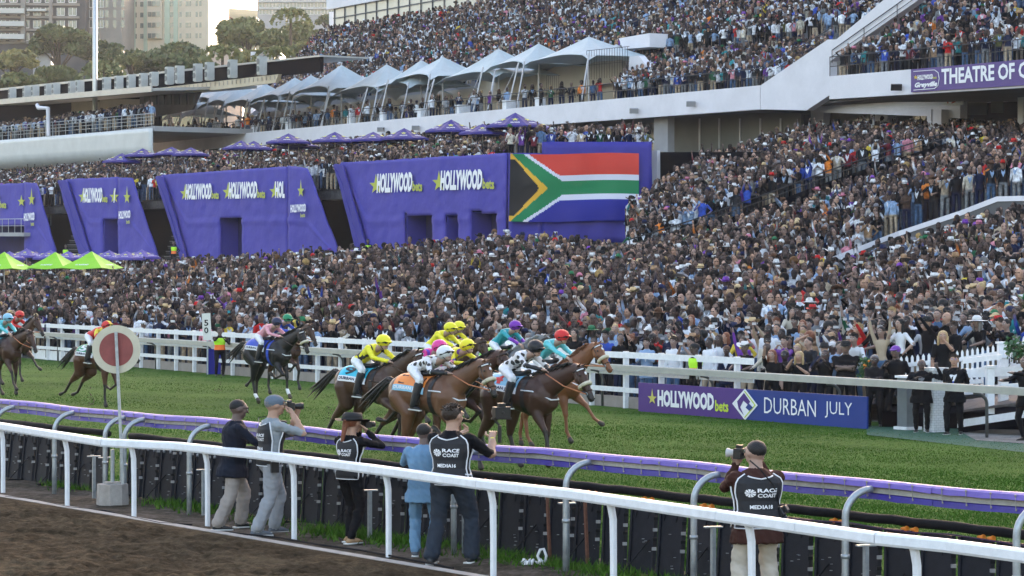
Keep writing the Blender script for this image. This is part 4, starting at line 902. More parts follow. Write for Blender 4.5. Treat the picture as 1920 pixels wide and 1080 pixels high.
m_leaf = []
for nm, c0, c1 in (("dark_leaves", (.04, .06, .02), (.12, .14, .04)), ("olive_leaves", (.06, .08, .025), (.19, .19, .06)), ("bright_leaves", (.10, .10, .03), (.30, .26, .08))):
    m = bpy.data.materials.new(nm); m.use_nodes = True; nt = m.node_tree; bs = nt.nodes["Principled BSDF"]; bs.inputs["Roughness"].default_value = .7
    at = nt.nodes.new("ShaderNodeAttribute"); at.attribute_name = "tone"; rr = nt.nodes.new("ShaderNodeValToRGB"); rr.color_ramp.elements[0].color = (*c0, 1); rr.color_ramp.elements[1].color = (*c1, 1)
    nt.links.new(at.outputs["Fac"], rr.inputs[0]); nt.links.new(rr.outputs[0], bs.inputs["Base Color"]); m_leaf.append(m)
m_bark = mat("bark", (.07, .05, .035), .9, var=.3, scale=3)
def leaf_mesh(name, centres, size, mt, tones):
    n = len(centres); a = nrs.normal(0, 1, (n, 3)); a /= np.linalg.norm(a, axis=1)[:, None]; c = nrs.normal(0, 1, (n, 3)); c -= (c * a).sum(1)[:, None] * a; c /= np.linalg.norm(c, axis=1)[:, None]
    s_ = (size * nrs.uniform(.5, 1.3, n))[:, None]; v = np.empty((n, 4, 3)); v[:, 0] = centres - a * s_; v[:, 1] = centres + c * s_ * .6; v[:, 2] = centres + a * s_; v[:, 3] = centres - c * s_ * .6
    me = bpy.data.meshes.new(name); me.vertices.add(n * 4); me.vertices.foreach_set("co", v.reshape(-1)); me.loops.add(n * 4); me.loops.foreach_set("vertex_index", np.arange(n * 4)); me.polygons.add(n)
    me.polygons.foreach_set("loop_start", np.arange(n) * 4); me.polygons.foreach_set("loop_total", np.full(n, 4)); me.materials.append(mt); me.update()
    q = me.attributes.new("tone", 'FLOAT', 'POINT'); q.data.foreach_set("value", np.repeat(tones, 4)); ob = bpy.data.objects.new(name, me); COL.objects.link(ob); return ob
def tree(px, ytop, wpx, hpx, Y, kind, lab, flat=.55):
    sc = Y / F; ap = PY(px, ytop, Y); w = wpx * sc; h = hpx * sc; base = Vector((ap.x, Y, hillz(ap.x, Y) - .3)); rt = empty("tree", base, 0, lab, "tree", "trees on the hill behind the stands")
    nl = int(12 + w * .9); cs = []; tn = []; r_ = random.Random(int(px * 7 + ytop)); b = MB()
    hub = Vector((ap.x, Y, max(base.z + 1, ap.z - h * 1.1)))
    b.tube([base, base.lerp(hub, .5) + Vector((.3, 0, 0)), hub], [.45, .35, .28], 7)
    for k in range(nl):
        a = r_.uniform(0, 6.283); q = math.sqrt(r_.uniform(0, 1)); c = Vector((ap.x + math.cos(a) * q * w * .42, Y + math.sin(a) * q * w * .35, ap.z - h * (.22 + .5 * q * q * flat + r_.uniform(0, .30)))); rad = r_.uniform(.11, .2) * w
        if k % 2 == 0: b.tube([hub, hub.lerp(c, .55) + Vector((0, 0, .3)), c], [.16, .1, .05], 5)
        n = int(150 + 150 * rad); d = nrs.normal(0, 1, (n, 3)); d /= np.linalg.norm(d, axis=1)[:, None]; rr_ = nrs.uniform(.45, 1, n)[:, None] ** .6
        pts = np.array(c) + d * rr_ * np.array([rad, rad, rad * .52]); cs.append(pts); tn.append(np.clip(nrs.normal(.45, .22, n) + r_.uniform(-.2, .2), 0, 1))
    b.build("trunk", m_bark, rt, smooth=True); ob = leaf_mesh("crown", np.concatenate(cs), .42, m_leaf[kind], np.concatenate(tn)); 
    ob.parent = rt; ob.location = -base
for q in ((112, 34, 130, 90, 330, 0, "large dark spreading tree in front of the left apartment block"), (22, 86, 95, 55, 320, 2, "yellow green sunlit tree at the far left above the roof"), (190, 62, 95, 78, 335, 0, "dark tree directly behind the lighting mast"),
          (105, 117, 110, 52, 290, 1, "low olive tree just above the air conditioners on the left"), (38, 134, 95, 40, 285, 1, "low rounded bush-like tree at the far left roof edge"), (315, 76, 165, 70, 330, 0, "very wide dark tree below the cream tower block"),
          (245, 88, 60, 50, 325, 1, "narrow olive tree at the foot of the cream tower's left corner"), (365, 100, 80, 45, 300, 0, "dark low tree right of the wide tree, near the roof"), (465, 20, 135, 90, 345, 1, "broad hazy olive tree right of the terracotta roofed house"),
          (558, 28, 105, 70, 380, 1, "hazy tree in front of the far glass building"), (520, 58, 60, 50, 350, 0, "small dark tree between the two hazy olive trees"), (400, -10, 30, 34, 440, 2, "sliver of bright tree peeping right of the cream tower"),
          (478, 88, 90, 34, 300, 2, "low yellowish tree behind the end of the air conditioner row"), (440, 80, 50, 40, 320, 0, "dark shrubby tree under the broad olive tree"), (575, 78, 80, 36, 320, 1, "low tree behind the left end of the upper seats"),
          (200, 118, 50, 45, 285, 0, "small dark tree at the mast's foot"), (610, 20, 40, 30, 420, 0, "small dark tree beside the white box building")): tree(*q[:6], q[6])
def palm(px, ytop, Y, lab):
    ap = PY(px, ytop, Y); base = Vector((ap.x, Y, hillz(ap.x, Y))); rt = empty("palm_tree", base, 0, lab, "palm tree"); b = MB(); b.tube([base, ap - zo * .6], [.22, .16], 7); b.build("trunk", m_bark, rt)
    cs = []; 
    for k in range(16):
        a = k * 2.4; L = 2.6
        for j in range(26): f = j / 25; cs.append((ap.x + math.cos(a) * L * f, Y + math.sin(a) * L * f, ap.z - .6 + 1.1 * math.sin(f * 2.6) - 1.4 * f * f + rnd.uniform(-.15, .15)))
    ob = leaf_mesh("crown", np.array(cs), .35, m_leaf[1], nrs.uniform(.2, .8, len(cs))); ob.parent = rt; ob.location = -base
palm(193, 122, 275, "small palm beside the lighting mast"); palm(545, 22, 330, "tall palm among the hazy trees"); palm(417, 92, 290, "small palm in front of the pink low building"); palm(515, 95, 290, "small palm left of the rising seats")
def building(nm, x0, x1, y0, y1, Y, ang, dep, mt, lab, wins, extra=(), mw=None, cat="building"):
    """box building: front face pixel rectangle at depth Y, turned by ang; wins: (u0,v0,u1,v1) metres from the top left"""
    sc = Y / F; A_ = PY(x0, y0, Y); w = (x1 - x0) * sc; h = A_.z - (hillz(A_.x, Y) - 2); rt = empty(nm, (A_.x, Y, A_.z - h), 0, lab, cat)
    X_ = Vector((math.cos(ang), math.sin(ang), 0)); Yv = Vector((-math.sin(ang), math.cos(ang), 0)); w /= math.cos(ang)
    b = MB(); b.prism([A_ - zo * h, A_ + X_ * w - zo * h, A_ + X_ * w, A_], Yv * dep); b.build("wall", mt, rt)
    for (u0, v0, u1, v1) in wins:
        b = MB(); P0 = A_ + X_ * u0 - zo * v1; P1 = A_ + X_ * u1 - zo * v1; b.prism([P0, P1, P1 + zo * (v1 - v0), P0 + zo * (v1 - v0)], Yv * -.06); o1 = b.build("window", m_glass, rt)
        if (u1 - u0) > .9:
            b = MB(); mid = (P0 + P1) / 2 - Yv * .07
            for q in (P0 - Yv * .07, mid, P1 - Yv * .07): b.beam(q, q + zo * (v1 - v0), .07, .06, up=Yv)
            b.beam(P0 - Yv * .07, P1 - Yv * .07, .1, .1); b.build("frame", mw or m_mull, o1)
    for (u0, v0, u1, v1, out, m_, n_) in extra:
        b = MB(); P0 = A_ + X_ * u0 - zo * v1 + Yv * .02; P1 = A_ + X_ * u1 - zo * v1 + Yv * .02; b.prism([P0, P1, P1 + zo * (v1 - v0), P0 + zo * (v1 - v0)], Yv * -out); b.build(n_, m_, rt)
    return rt
m_cream = mat("cream_render", (.50, .43, .33), .85, var=.08, scale=.3); m_mint = mat("mint_render", (.36, .42, .33), .85, var=.06, scale=.4); m_pinkr = mat("pink_render", (.52, .40, .32), .85, var=.08, scale=.3)
m_apt = mat("grey_render", (.22, .20, .18), .85, var=.12, scale=.3); m_aptd = mat("dark_recess", (.05, .05, .055), .8, var=.2, scale=.5); m_slabw = mat("balcony_edge", (.45, .44, .42), .8, var=.05); m_terra = mat("terracotta", (.28, .10, .06), .85, var=.2, scale=2)
Y = 410; k = Y / F
ws = []
for v in (1, 21, 41, 61):
    for u, w_ in ((3, 10), (19, 7), (26, 4), (37, 6), (47, 3), (53, 24), (83, 3), (94, 6), (104, 3), (112, 4), (124, 6), (131, 3), (143, 4), (150, 4)):
        ws.append(((u) * k, (v + 10 + 3) * k, (u + w_) * k, (v + 20 + 2) * k))
ex = [(18 * k, 0, 28 * k, 110 * k, .25, m_mint, "vertical_band"), (44 * k, 0, 51 * k, 110 * k, .25, m_mint, "vertical_band"), (84 * k, 0, 94 * k, 110 * k, .25, m_mint, "vertical_band"), (101 * k, 0, 109 * k, 110 * k, .2, m_mint, "vertical_band"), (52 * k, 0, 80 * k, 84 * k, .7, m_cream, "bay")]
ws2 = [w for w in ws]
rt = building("tower_block", 227, 393, -10, 92, Y, -.12, 14, m_cream, "cream and mint striped tower block with rows of white framed windows", [w for w in ws2 if not (52 * k < w[0] < 80 * k)], ex)
A_ = PY(227, -10, Y)
for v in (1, 21, 41, 61):
    for u in (54, 62, 70): 
        b = MB(); X_ = Vector((math.cos(-.12), math.sin(-.12), 0)); Yv = Vector((.12, .993, 0)); P0 = A_ + X_ * (u * k) - zo * ((v + 22) * k) - Yv * .78; b.prism([P0, P0 + X_ * 7 * k, P0 + X_ * 7 * k + zo * 9 * k, P0 + zo * 9 * k], Yv * -.05); b.build("window", m_glass, rt)
Y = 395; k = Y / F; ws = [((8 + 22 * i) * k, (10 + 24 * j) * k, (22 + 22 * i) * k, (24 + 24 * j) * k) for i in range(7) for j in range(4)]
ex = [(0, (26 + 24 * j - 12) * k, 60 * k, (29 + 24 * j - 6) * k, 2.2, m_slabw, "balcony_slab") for j in range(1, 4)] + [(0, (2 + 24 * j) * k, 160 * k, (6 + 24 * j) * k, .5, m_apt, "floor_band") for j in range(5)] + [(52 * k, 0, 60 * k, 100 * k, 1.2, m_apt, "pier"), (104 * k, 0, 110 * k, 100 * k, 1.0, m_apt, "pier"), (64 * k, (38) * k, 100 * k, 42 * k, 1.6, m_slabw, "balcony_slab")]
building("apartment_block", -12, 160, -20, 84, Y, .06, 12, m_aptd, "grey apartment block with deep balconies and white slab edges at the far left", ws, ex)
Y = 400; k = Y / F; ws = [((4 + 15 * i) * k + .3, (22 + 19 * j) * k, (4 + 15 * i) * k + (1.25 if i < 2 else .8), (36 + 19 * j) * k) for i in range(5) for j in range(3)]
building("office_block", 160, 229, -22, 72, Y, -.05, 12, m_apt, "plain grey block with square windows between the apartments and the cream tower", ws)
Y = 430; k = Y / F
r_ = building("terracotta_house", 393, 432, 34, 72, Y, .05, 9, m_warmw, "pale house with a terracotta hipped roof right of the cream tower", [(4 * k, 8 * k, 8 * k, 16 * k), (14 * k, 8 * k, 18 * k, 16 * k), (26 * k, 8 * k, 30 * k, 16 * k)], cat="house")
b = MB(); q = PY(413, 22, Y + 4); c4 = [PY(391, 35, Y - 1), PY(435, 33, Y - 1), PY(435, 33, Y - 1) + Vector((0, 10, 0)), PY(391, 35, Y - 1) + Vector((0, 10, 0))]; b.add(c4 + [q], [(0, 1, 4), (1, 2, 4), (2, 3, 4), (3, 0, 4)]); b.build("roof", m_terra, r_)
Y = 560; k = Y / F; ws = [((3 + 13 * i) * k, (6 + 13 * j) * k, (14 + 13 * i) * k, (15 + 13 * j) * k) for i in range(11) for j in range(3)]
building("glass_block", 483, 640, -14, 42, Y, 0, 12, m_shade, "distant hazy block with continuous rows of glass above the trees", ws, [(0, 3 * k, 157 * k, 5 * k, .8, m_slabw, "floor_band"), (0, 17 * k, 157 * k, 19 * k, .8, m_slabw, "floor_band"), (0, 30 * k, 157 * k, 32 * k, .8, m_slabw, "floor_band")])
Y = 350; k = Y / F; building("white_box_house", 617, 672, 22, 80, Y, 0, 9, m_slab, "white box-shaped modern house beside the upper seats", [(17 * k, 10 * k, 30 * k, 26 * k)], [(0, 32 * k, 55 * k, 48 * k, .3, mat("brick_brown", (.2, .13, .1), .8), "brick_panel")], cat="house")
Y = 300; k = Y / F; building("pink_bungalow", 394, 452, 90, 108, Y, .05, 7, m_pinkr, "low pink flat-roofed building among the trees", [(8 * k, 6 * k, 14 * k, 12 * k), (28 * k, 6 * k, 34 * k, 12 * k)])
building("white_bungalow", 470, 525, 97, 118, 290, 0, 7, m_slab, "low white flat-roofed building just behind the side stand roof", [(8 * k, 5 * k, 14 * k, 10 * k), (26 * k, 5 * k, 32 * k, 10 * k)])
building("grey_bungalow", 62, 95, 100, 130, 330, .1, 7, m_shade, "small grey building half hidden by the trees at the left", [(8 * k, 5 * k, 12 * k, 10 * k)])
# ---------------------------------------------------------------- human figures (local: x right, y forward, z up; 1.78 m)
def V(*a): return Vector(a)
def ik(a, b, l1, l2, pole):
    d = b - a; L = d.length; mx = (l1 + l2) * .995
    if L > mx: b = a + d * (mx / L); d = b - a; L = mx
    L = max(L, abs(l1 - l2) + .02); dn = d.normalized(); x = (l1 * l1 - l2 * l2 + L * L) / (2 * L); h = math.sqrt(max(0, l1 * l1 - x * x))
    p = pole - dn * pole.dot(dn); p.normalize(); return a + dn * x + p * h, b
ARM = {"down": ((.24, .06, .80), (.4, -1, 0)), "phone": ((.06, .36, 1.50), (.7, .2, -1)), "phonehigh": ((.07, .34, 1.78), (.8, .2, -.6)), "raise": ((.30, .12, 2.06), (1, .2, 0)), "clap": ((.035, .30, 1.26), (.8, 0, -1)),
       "rail": ((.22, .46, 1.10), (.8, -.6, -.3)), "cross": ((-.10, .20, 1.20), (1, .1, -.6)), "point": ((.20, .62, 1.50), (.6, .2, -1)), "brow": ((.09, .13, 1.68), (1, .3, -.3)), "behind": ((.04, -.20, .95), (1, -.3, 0)),
       "hip": ((.20, .06, 1.00), (1, -.4, 0)), "drink": ((.10, .28, 1.34), (.8, 0, -1))}
# slots: 0 skin 1 top 2 inner shirt 3 trousers 4 shoes 5 sleeve 6 dark 7 white 8 hair
def figure(P, lod=1):
    """lod 0: crowd far, 1: mid (fused .022), 2: hero. Returns MB of source prims, MB of post prims, info"""
    s = MB(); q = MB(); g = P.get; lean = g("lean", 0); hz_ = g("hip", .93); bulk = g("bulk", 1.0); fem = g("fem", 0)
    n1 = {0: 5, 1: 9, 2: 14}[lod]; nt_ = {0: 8, 1: 14, 2: 22}[lod]
    tw_ = g("twist", 0); Rz = Matrix.Rotation(tw_, 3, 'Z'); sp = V(0, math.sin(lean), math.cos(lean)); fr = V(0, math.cos(lean), -math.sin(lean)); pel = V(0, g("hipy", 0), hz_)
    ch = Rz @ V(1, 0, 0); chf = (Rz @ fr); sc_ = .92 if fem else 1.0
    def S(d): return pel + sp * d
    rg = [(-.10, .13, .09), (-.04, .165, .115), (.03, .165, .115), (.12, .145, .105), (.21, .148, .105), (.31, .170, .118), (.40, .182, .115), (.455, .165, .10), (.495, .10, .075), (.53, .058, .058)]
    if g("coat"): rg = [(-.22, .212, .168), (-.12, .205, .155)] + [(a, b + .012, c + .012) for a, b, c in rg[1:]]
    if fem: rg = [(a, b * (.93 if a > .05 else 1.04) * (.9 if .08 < a < .25 else 1), c * (.95)) for a, b, c in rg]
    belt = -.02 if not g("coat") else -9
    rings = []; sl = []
    for (d, rx, ry) in rg:
        k = min(1, max(0, d / .4)); xa = V(1, 0, 0).lerp(ch, k).normalized(); ya = fr.lerp(chf, k).normalized(); rings.append((S(d), xa, ya, rx * bulk * sc_, ry * bulk * sc_))
    sl = [3 if rg[i][0] < belt else 1 for i in range(len(rg) - 1)]
    s.loft(rings, sl, n=nt_, power=2.25)
    if g("coat") is None or g("coat") == 0:
        pass
    if g("shirt") and not fem:     # open jacket: shirt wedge on the chest
        f0 = S(.47) + chf * (.082 * bulk); f1 = S(.20) + chf * (.120 * bulk); fm_ = S(.36) + chf * (.133 * bulk)
        q.add([f0 - ch * .072, f0 + ch * .072, fm_ + ch * .066, f1, fm_ - ch * .066], [(0, 4, 2, 1), (4, 3, 2)], 2)
        if g("tie"): q.add([f0 + chf * .008 - ch * .015, f0 + chf * .008 + ch * .015, f1 + chf * .010 + ch * .012, f1 + chf * .010 - ch * .012], [(0, 3, 2, 1)], 6)
    # legs
    for sd in (-1, 1):
        hp = pel + V(sd * .09 * sc_, 0, -.02); ft = V(*g("footR" if sd > 0 else "footL", (sd * .11, 0, 0))); ank = ft + V(0, -.03, .085)
        kn, ank = ik(hp, ank, .44, .415, V(*g("kneepole", (sd * .15, 1, 0))))
        wd = g("legw", 1.0)
        if lod == 0:
            s.tube([hp, ank], [.085, .055], 4, 3, False)
        else:
            s.cap(hp, kn, (.092 * wd if not g('coat') else .086), .062 * wd, 3, n1); s.cap(kn, ank + V(0, 0, .02), .062 * wd, .046 * wd * g("hem", 1.0), 3, n1)
            s.ell(kn.lerp(ank, .28) - V(0, .018, 0), (.052 * wd, .055 * wd, .11), 3, n1, 6)
            fd = V(*g("footdir", (sd * .15, 1, 0))).normalized(); a = ank - V(0, 0, .045) - fd * .035
            s.cap(a, a + fd * .13, .040, .036, 4, n1, .8); s.cap(a + fd * .10, a + fd * .175 - V(0, 0, .012), .036, .028, 4, n1, .7)
            if lod == 2: q.prism([a - fd * .05 + fd.cross(zo) * .038 - V(0, 0, .042), a + fd * .2 + fd.cross(zo) * .03 - V(0, 0, .042), a + fd * .2 - fd.cross(zo) * .03 - V(0, 0, .042), a - fd * .05 - fd.cross(zo) * .038 - V(0, 0, .042)], V(0, 0, .02), 7)
    # arms
    fore = 5
    hands = []
    for sd in (-1, 1):
        sh = S(.445) + ch * (sd * .165 * bulk * sc_); spec = g("armR" if sd > 0 else "armL", "down"); spec = ARM[spec] if isinstance(spec, str) else spec
        tg, pl = spec; tg = V(tg[0] * sd, tg[1], tg[2] + (hz_ - .93)) if not g("abs") else V(tg[0] * sd, tg[1], tg[2]); pl = V(pl[0] * sd, pl[1], pl[2])
        el, wr_ = ik(sh, tg, .285, .255, pl)
        if lod == 0:
            s.tube([sh, el, wr_], [.055, .045, .032], 4, 1 if g("sleeve") else 1, True); s.m[-1] = 0
            s.ell(wr_ + (wr_ - el).normalized() * .06, (.045, .045, .06), 0, 5, 3)
            if not g("sleeve", 1):
                pass
        else:
            s.cap(sh, el, .060 * bulk, .045 * bulk, 1, n1); s.cap(el, wr_, .044 * bulk, .031 * (1.1 if g("sleeve", 1) else 1), fore, n1); s.ell(sh, (.066 * bulk, .066, .07), 1, n1, 6)
            hd = (wr_ - el).normalized(); hd = (hd + V(*g("handdir", (0, 0, 0)))).normalized(); side = hd.cross(V(0, 0, 1) if abs(hd.z) < .9 else V(0, 1, 0)).normalized(); nrm = side.cross(hd)
            M_ = Matrix((side, nrm, hd)).transposed(); s.ell(wr_ + hd * .055, (.040, .020, .058), 0, n1, 6, M_); s.cap(wr_ - hd * .02, wr_ + hd * .03, .027, .026, 0, n1)
            if lod == 2 or g("fing"):
                curl = g("curl", .5)
                for i_, (off_, ln) in enumerate(((-.030, .075), (-.010, .085), (.011, .080), (.030, .062))):
                    p0 = wr_ + hd * .095 + side * off_; p1 = p0 + (hd * math.cos(curl * .6) - nrm * sd * math.sin(curl * .6)) * ln * .5; p2 = p1 + (hd * math.cos(curl * 1.8) - nrm * sd * math.sin(curl * 1.8)) * ln * .5
                    q.cap(p0, p1, .0095, .009, 0, 7); q.cap(p1, p2, .009, .0075, 0, 7)
                t0 = wr_ + hd * .03 - side * .03 * sd; q.cap(t0, t0 + (hd * .6 - side * sd * .8).normalized() * .04, .013, .011, 0, 7); q.cap(t0 + (hd * .6 - side * sd * .8).normalized() * .04, t0 + (hd * 1.0 - side * sd * .5).normalized() * .075, .011, .009, 0, 7)
        hands.append((wr_, el))
    # neck and head
    nb = S(.50); hp_ = g("headpitch", 0); hy = g("headyaw", 0); HR = Matrix.Rotation(hy, 3, 'Z') @ Matrix.Rotation(hp_, 3, 'X')
    hs = {0: 1.24, 1: 1.15, 2: 1.08}[lod]; i_s, i_q = len(s.v), len(q.v)
    hc = nb + V(0, math.sin(lean * .8) * .17 + .025, .03 + .155 * math.cos(lean * .6)) if lean < .9 else nb + V(0, .17, .08)
    if lod == 0:
        s.tube([nb, hc - V(0, 0, .06)], [.05, .048], 5, 0, False); s.ell(hc, (.076, .094, .118), 0, 8, 6, HR)
        e = hc + HR @ V(0, .088, .018); q.add([e + HR @ V(-.05, -.022, -.006), e + HR @ V(.05, -.022, -.006), e + HR @ V(.052, -.022, .018), e + HR @ V(-.052, -.022, .018), e + HR @ V(0, .006, .006)], [(0, 1, 4), (1, 2, 4), (2, 3, 4), (3, 0, 4)], 6)
    else:
        s.cap(nb - V(0, 0, .03), hc - V(0, .01, .05), .056, .052, 0, n1)
        n2 = 12 if lod == 1 else 20
        s.ell(hc + HR @ V(0, -.008, .022), (.074, .092, .092), 0, n2, n2 // 2 + 2, HR); s.ell(hc + HR @ V(0, .028, -.05), (.055, .058, .062), 0, n2, 8, HR); s.ell(hc + HR @ V(0, .062, -.083), (.026, .024, .020), 0, 8, 6, HR)
        s.cap(hc + HR @ V(0, .083, .022), hc + HR @ V(0, .104, -.018), .010, .015, 0, 7); s.cap(hc + HR @ V(-.045, .076, .038), hc + HR @ V(.045, .076, .038), .014, .014, 0, 7)
        for sd in (-1, 1): s.ell(hc + HR @ V(sd * .075, -.004, .0), (.010, .022, .033), 0, 8, 6, HR); s.ell(hc + HR @ V(sd * .040, .058, -.018), (.022, .022, .022), 0, 8, 6, HR)
        for sd in (-1, 1):
            e = hc + HR @ V(sd * .031, .0835, .018); q.ell(e, (.0145, .007, .0075), 7, 8, 5, HR); q.ell(e + HR @ V(0, .0055, 0), (.006, .004, .0068), 6, 6, 4, HR); q.cap(e + HR @ V(-.015, .004, .020), e + HR @ V(.015, .004, .020), .004, .004, 6, 5)
        q.cap(hc + HR @ V(-.022, .083, -.052), hc + HR @ V(.022, .083, -.052), .006, .006, 9, 6)
        if g("smile"): q.ell(hc + HR @ V(0, .086, -.053), (.019, .006, .008), 7, 8, 4, HR)
    for lst, i0 in ((s.v, i_s), (q.v, i_q)):
        for i_ in range(i0, len(lst)): lst[i_] = hc + (lst[i_] - hc) * hs
    return s, q, {"hs": hs, "head": hc, "HR": HR, "S": S, "ch": ch, "chf": chf, "hands": hands, "rings": rings, "sh": [S(.445) - ch * .165, S(.445) + ch * .165]}
# ---------------------------------------------------------------- hair and hats (centred on the head)
def hair_mb(kind, n=12):
    b = MB(); m = max(4, n // 2)
    if kind == "short":
        b.ell(V(0, -.020, .034), (.079, .094, .092), 0, n, m + 1, Matrix.Rotation(-.22, 3, 'X'))
        if n > 10:
            r_ = random.Random(3)
            for k in range(70): a = r_.uniform(0, 6.28); e = r_.uniform(.25, 1.5); d = V(math.cos(a) * math.cos(e), math.sin(a) * math.cos(e) * 1.15, math.sin(e)); c = V(0, -.016, .04) + d * .082; b.cap(c, c + (d + V(r_.uniform(-.6, .6), r_.uniform(-.2, .8), .2)) * .018, .010, .003, 0, 5)
    elif kind == "fade": b.ell(V(0, -.020, .036), (.0755, .0885, .088), 0, n, m + 2, Matrix.Rotation(-.30, 3, 'X'))
    elif kind == "afro": b.ell(V(0, -.035, .06), (.125, .12, .12), 0, n, m + 1)
    elif kind == "bun": b.ell(V(0, -.018, .03), (.081, .095, .094), 0, n, m + 1); b.ell(V(0, -.09, .10), (.045, .045, .045), 0, n - 3, 5)
    elif kind == "long": b.ell(V(0, -.022, .03), (.086, .096, .096), 0, n, m + 1); b.ell(V(0, -.065, -.11), (.085, .045, .16), 0, n, m + 1); b.cap(V(-.074, -.0, 0), V(-.08, .01, -.17), .026, .022, 0, 6); b.cap(V(.074, -.0, 0), V(.08, .01, -.17), .026, .022, 0, 6)
    elif kind == "tail": b.ell(V(0, -.02, .03), (.082, .095, .094), 0, n, m + 1); b.cap(V(0, -.10, .02), V(0, -.14, -.22), .035, .018, 0, 7)
    return b
def brim(b, z, rx, ry, curl, n, mi=0, y0=0):
    ring = [(math.cos(2 * math.pi * k / n), math.sin(2 * math.pi * k / n)) for k in range(n)]; o = len(b.v)
    for (f, dz) in ((.42, .0), (.75, -.002), (1, 0)):
        for c, s_ in ring: b.v.append(V(c * rx * f, y0 + s_ * ry * f, z + (curl * (abs(c) ** 2) * f * f) + dz - .02 * f * (1 - abs(c)) * (1 if curl else .4)))
    for k in range(2):
        for j in range(n): b.f.append((o + k * n + j, o + k * n + (j + 1) % n, o + (k + 1) * n + (j + 1) % n, o + (k + 1) * n + j)); b.m.append(mi)
def hat_mb(kind, n=14):
    b = MB(); X, Yv = V(1, 0, 0), V(0, 1, 0)
    if kind == "cowboy":
        b.loft([(V(0, -.005, .035), X, Yv, .088, .105), (V(0, -.005, .10), X, Yv, .082, .098), (V(0, 0, .150), X, Yv, .060, .088), (V(0, 0, .150), X, Yv, .02, .04)], 0, n); brim(b, .045, .175, .19, .075, n + 4); b.tube([V(0, -.005, .042), V(0, -.005, .062)], .105, n, 1, False)
    elif kind == "fedora":
        b.loft([(V(0, -.005, .03), X, Yv, .088, .103), (V(0, -.005, .10), X, Yv, .08, .095), (V(0, 0, .135), X, Yv, .062, .082), (V(0, 0, .13), X, Yv, .02, .04)], 0, n); brim(b, .04, .15, .165, .018, n + 2); b.loft([(V(0, -.005, .045), X, Yv, .0895, .105), (V(0, -.005, .068), X, Yv, .087, .102)], 1, n, close=False)
    elif kind == "sun":
        b.loft([(V(0, -.005, .03), X, Yv, .088, .103), (V(0, -.005, .09), X, Yv, .078, .09), (V(0, 0, .12), X, Yv, .04, .05)], 0, n); brim(b, .035, .21, .22, -.02, n + 4)
    elif kind == "cap":
        b.ell(V(0, -.008, .040), (.084, .100, .086), 0, n, 7); b.loft([(V(0, .07, .052), X, V(0, 0, 1), .072, .006), (V(0, .13, .042), X, V(0, 0, 1), .062, .005), (V(0, .165, .034), X, V(0, 0, 1), .03, .004)], 1, 8)
    elif kind == "bucket":
        b.loft([(V(0, -.005, .01), X, Yv, .12, .13), (V(0, -.005, .055), X, Yv, .09, .10), (V(0, -.005, .12), X, Yv, .075, .086), (V(0, 0, .122), X, Yv, .02, .02)], 0, n)
    elif kind == "fascinator":
        b.ell(V(.03, 0, .12), (.06, .05, .02), 0, n, 5)
        for k in range(5): b.cap(V(.03, 0, .12), V(.03 + .09 * math.cos(k * 1.3), .06 * math.sin(k * 1.3), .20), .012, .004, 0, 5)
    return b
# ---------------------------------------------------------------- palettes
SKIN = [(.055, .037, .033), (.082, .055, .048), (.12, .080, .068), (.17, .115, .095), (.034, .025, .025), (.25, .168, .138), (.34, .22, .17), (.36, .215, .15)]
SKW = [.2, .2, .16, .12, .12, .07, .07, .06]
CLOTH = {"black": (.006, .006, .008), "charcoal": (.018, .02, .025), "navy": (.008, .014, .042), "white": (.62, .64, .68), "cream": (.5, .46, .38), "grey": (.16, .17, .18), "light blue": (.22, .32, .48), "royal blue": (.03, .07, .35), "denim blue": (.06, .11, .2), "red": (.42, .02, .02),
         "maroon": (.12, .015, .025), "brown": (.07, .042, .03), "tan": (.30, .19, .11), "olive": (.08, .085, .035), "bottle green": (.015, .08, .04), "pink": (.55, .22, .27), "purple": (.13, .04, .26), "orange": (.6, .18, .03), "yellow": (.6, .45, .05), "teal": (.03, .22, .24), "beige": (.36, .29, .21), "silver grey": (.33, .34, .36)}
CW = {"black": 30, "charcoal": 9, "navy": 15, "white": 21, "cream": 4, "grey": 5, "light blue": 8, "royal blue": 2.5, "denim blue": 4, "red": 2.2, "maroon": 2.4, "brown": 2.2, "tan": 1.6, "olive": 1.6, "bottle green": 2, "pink": 2.3, "purple": 2, "orange": .9, "yellow": .7, "teal": 1.8, "beige": 2.8, "silver grey": 3}
CN = list(CLOTH); CP = np.array([CW[c] for c in CN], float); CP /= CP.sum(); CA = np.array([CLOTH[c] for c in CN])
HATC = {"white": (.6, .6, .6), "black": (.012, .012, .014), "tan": (.33, .21, .12), "straw": (.48, .36, .2), "brown": (.10, .05, .03), "navy": (.015, .02, .06), "red": (.45, .02, .02), "grey": (.2, .2, .22), "green": (.02, .14, .06), "purple": (.16, .05, .32), "pink": (.5, .18, .25)}
HN = list(HATC); HP = np.array([14, 16, 6, 5, 5, 8, 2.2, 5, 3, 3, 1.2]); HP = HP / HP.sum(); HA = np.array([HATC[c] for c in HN])
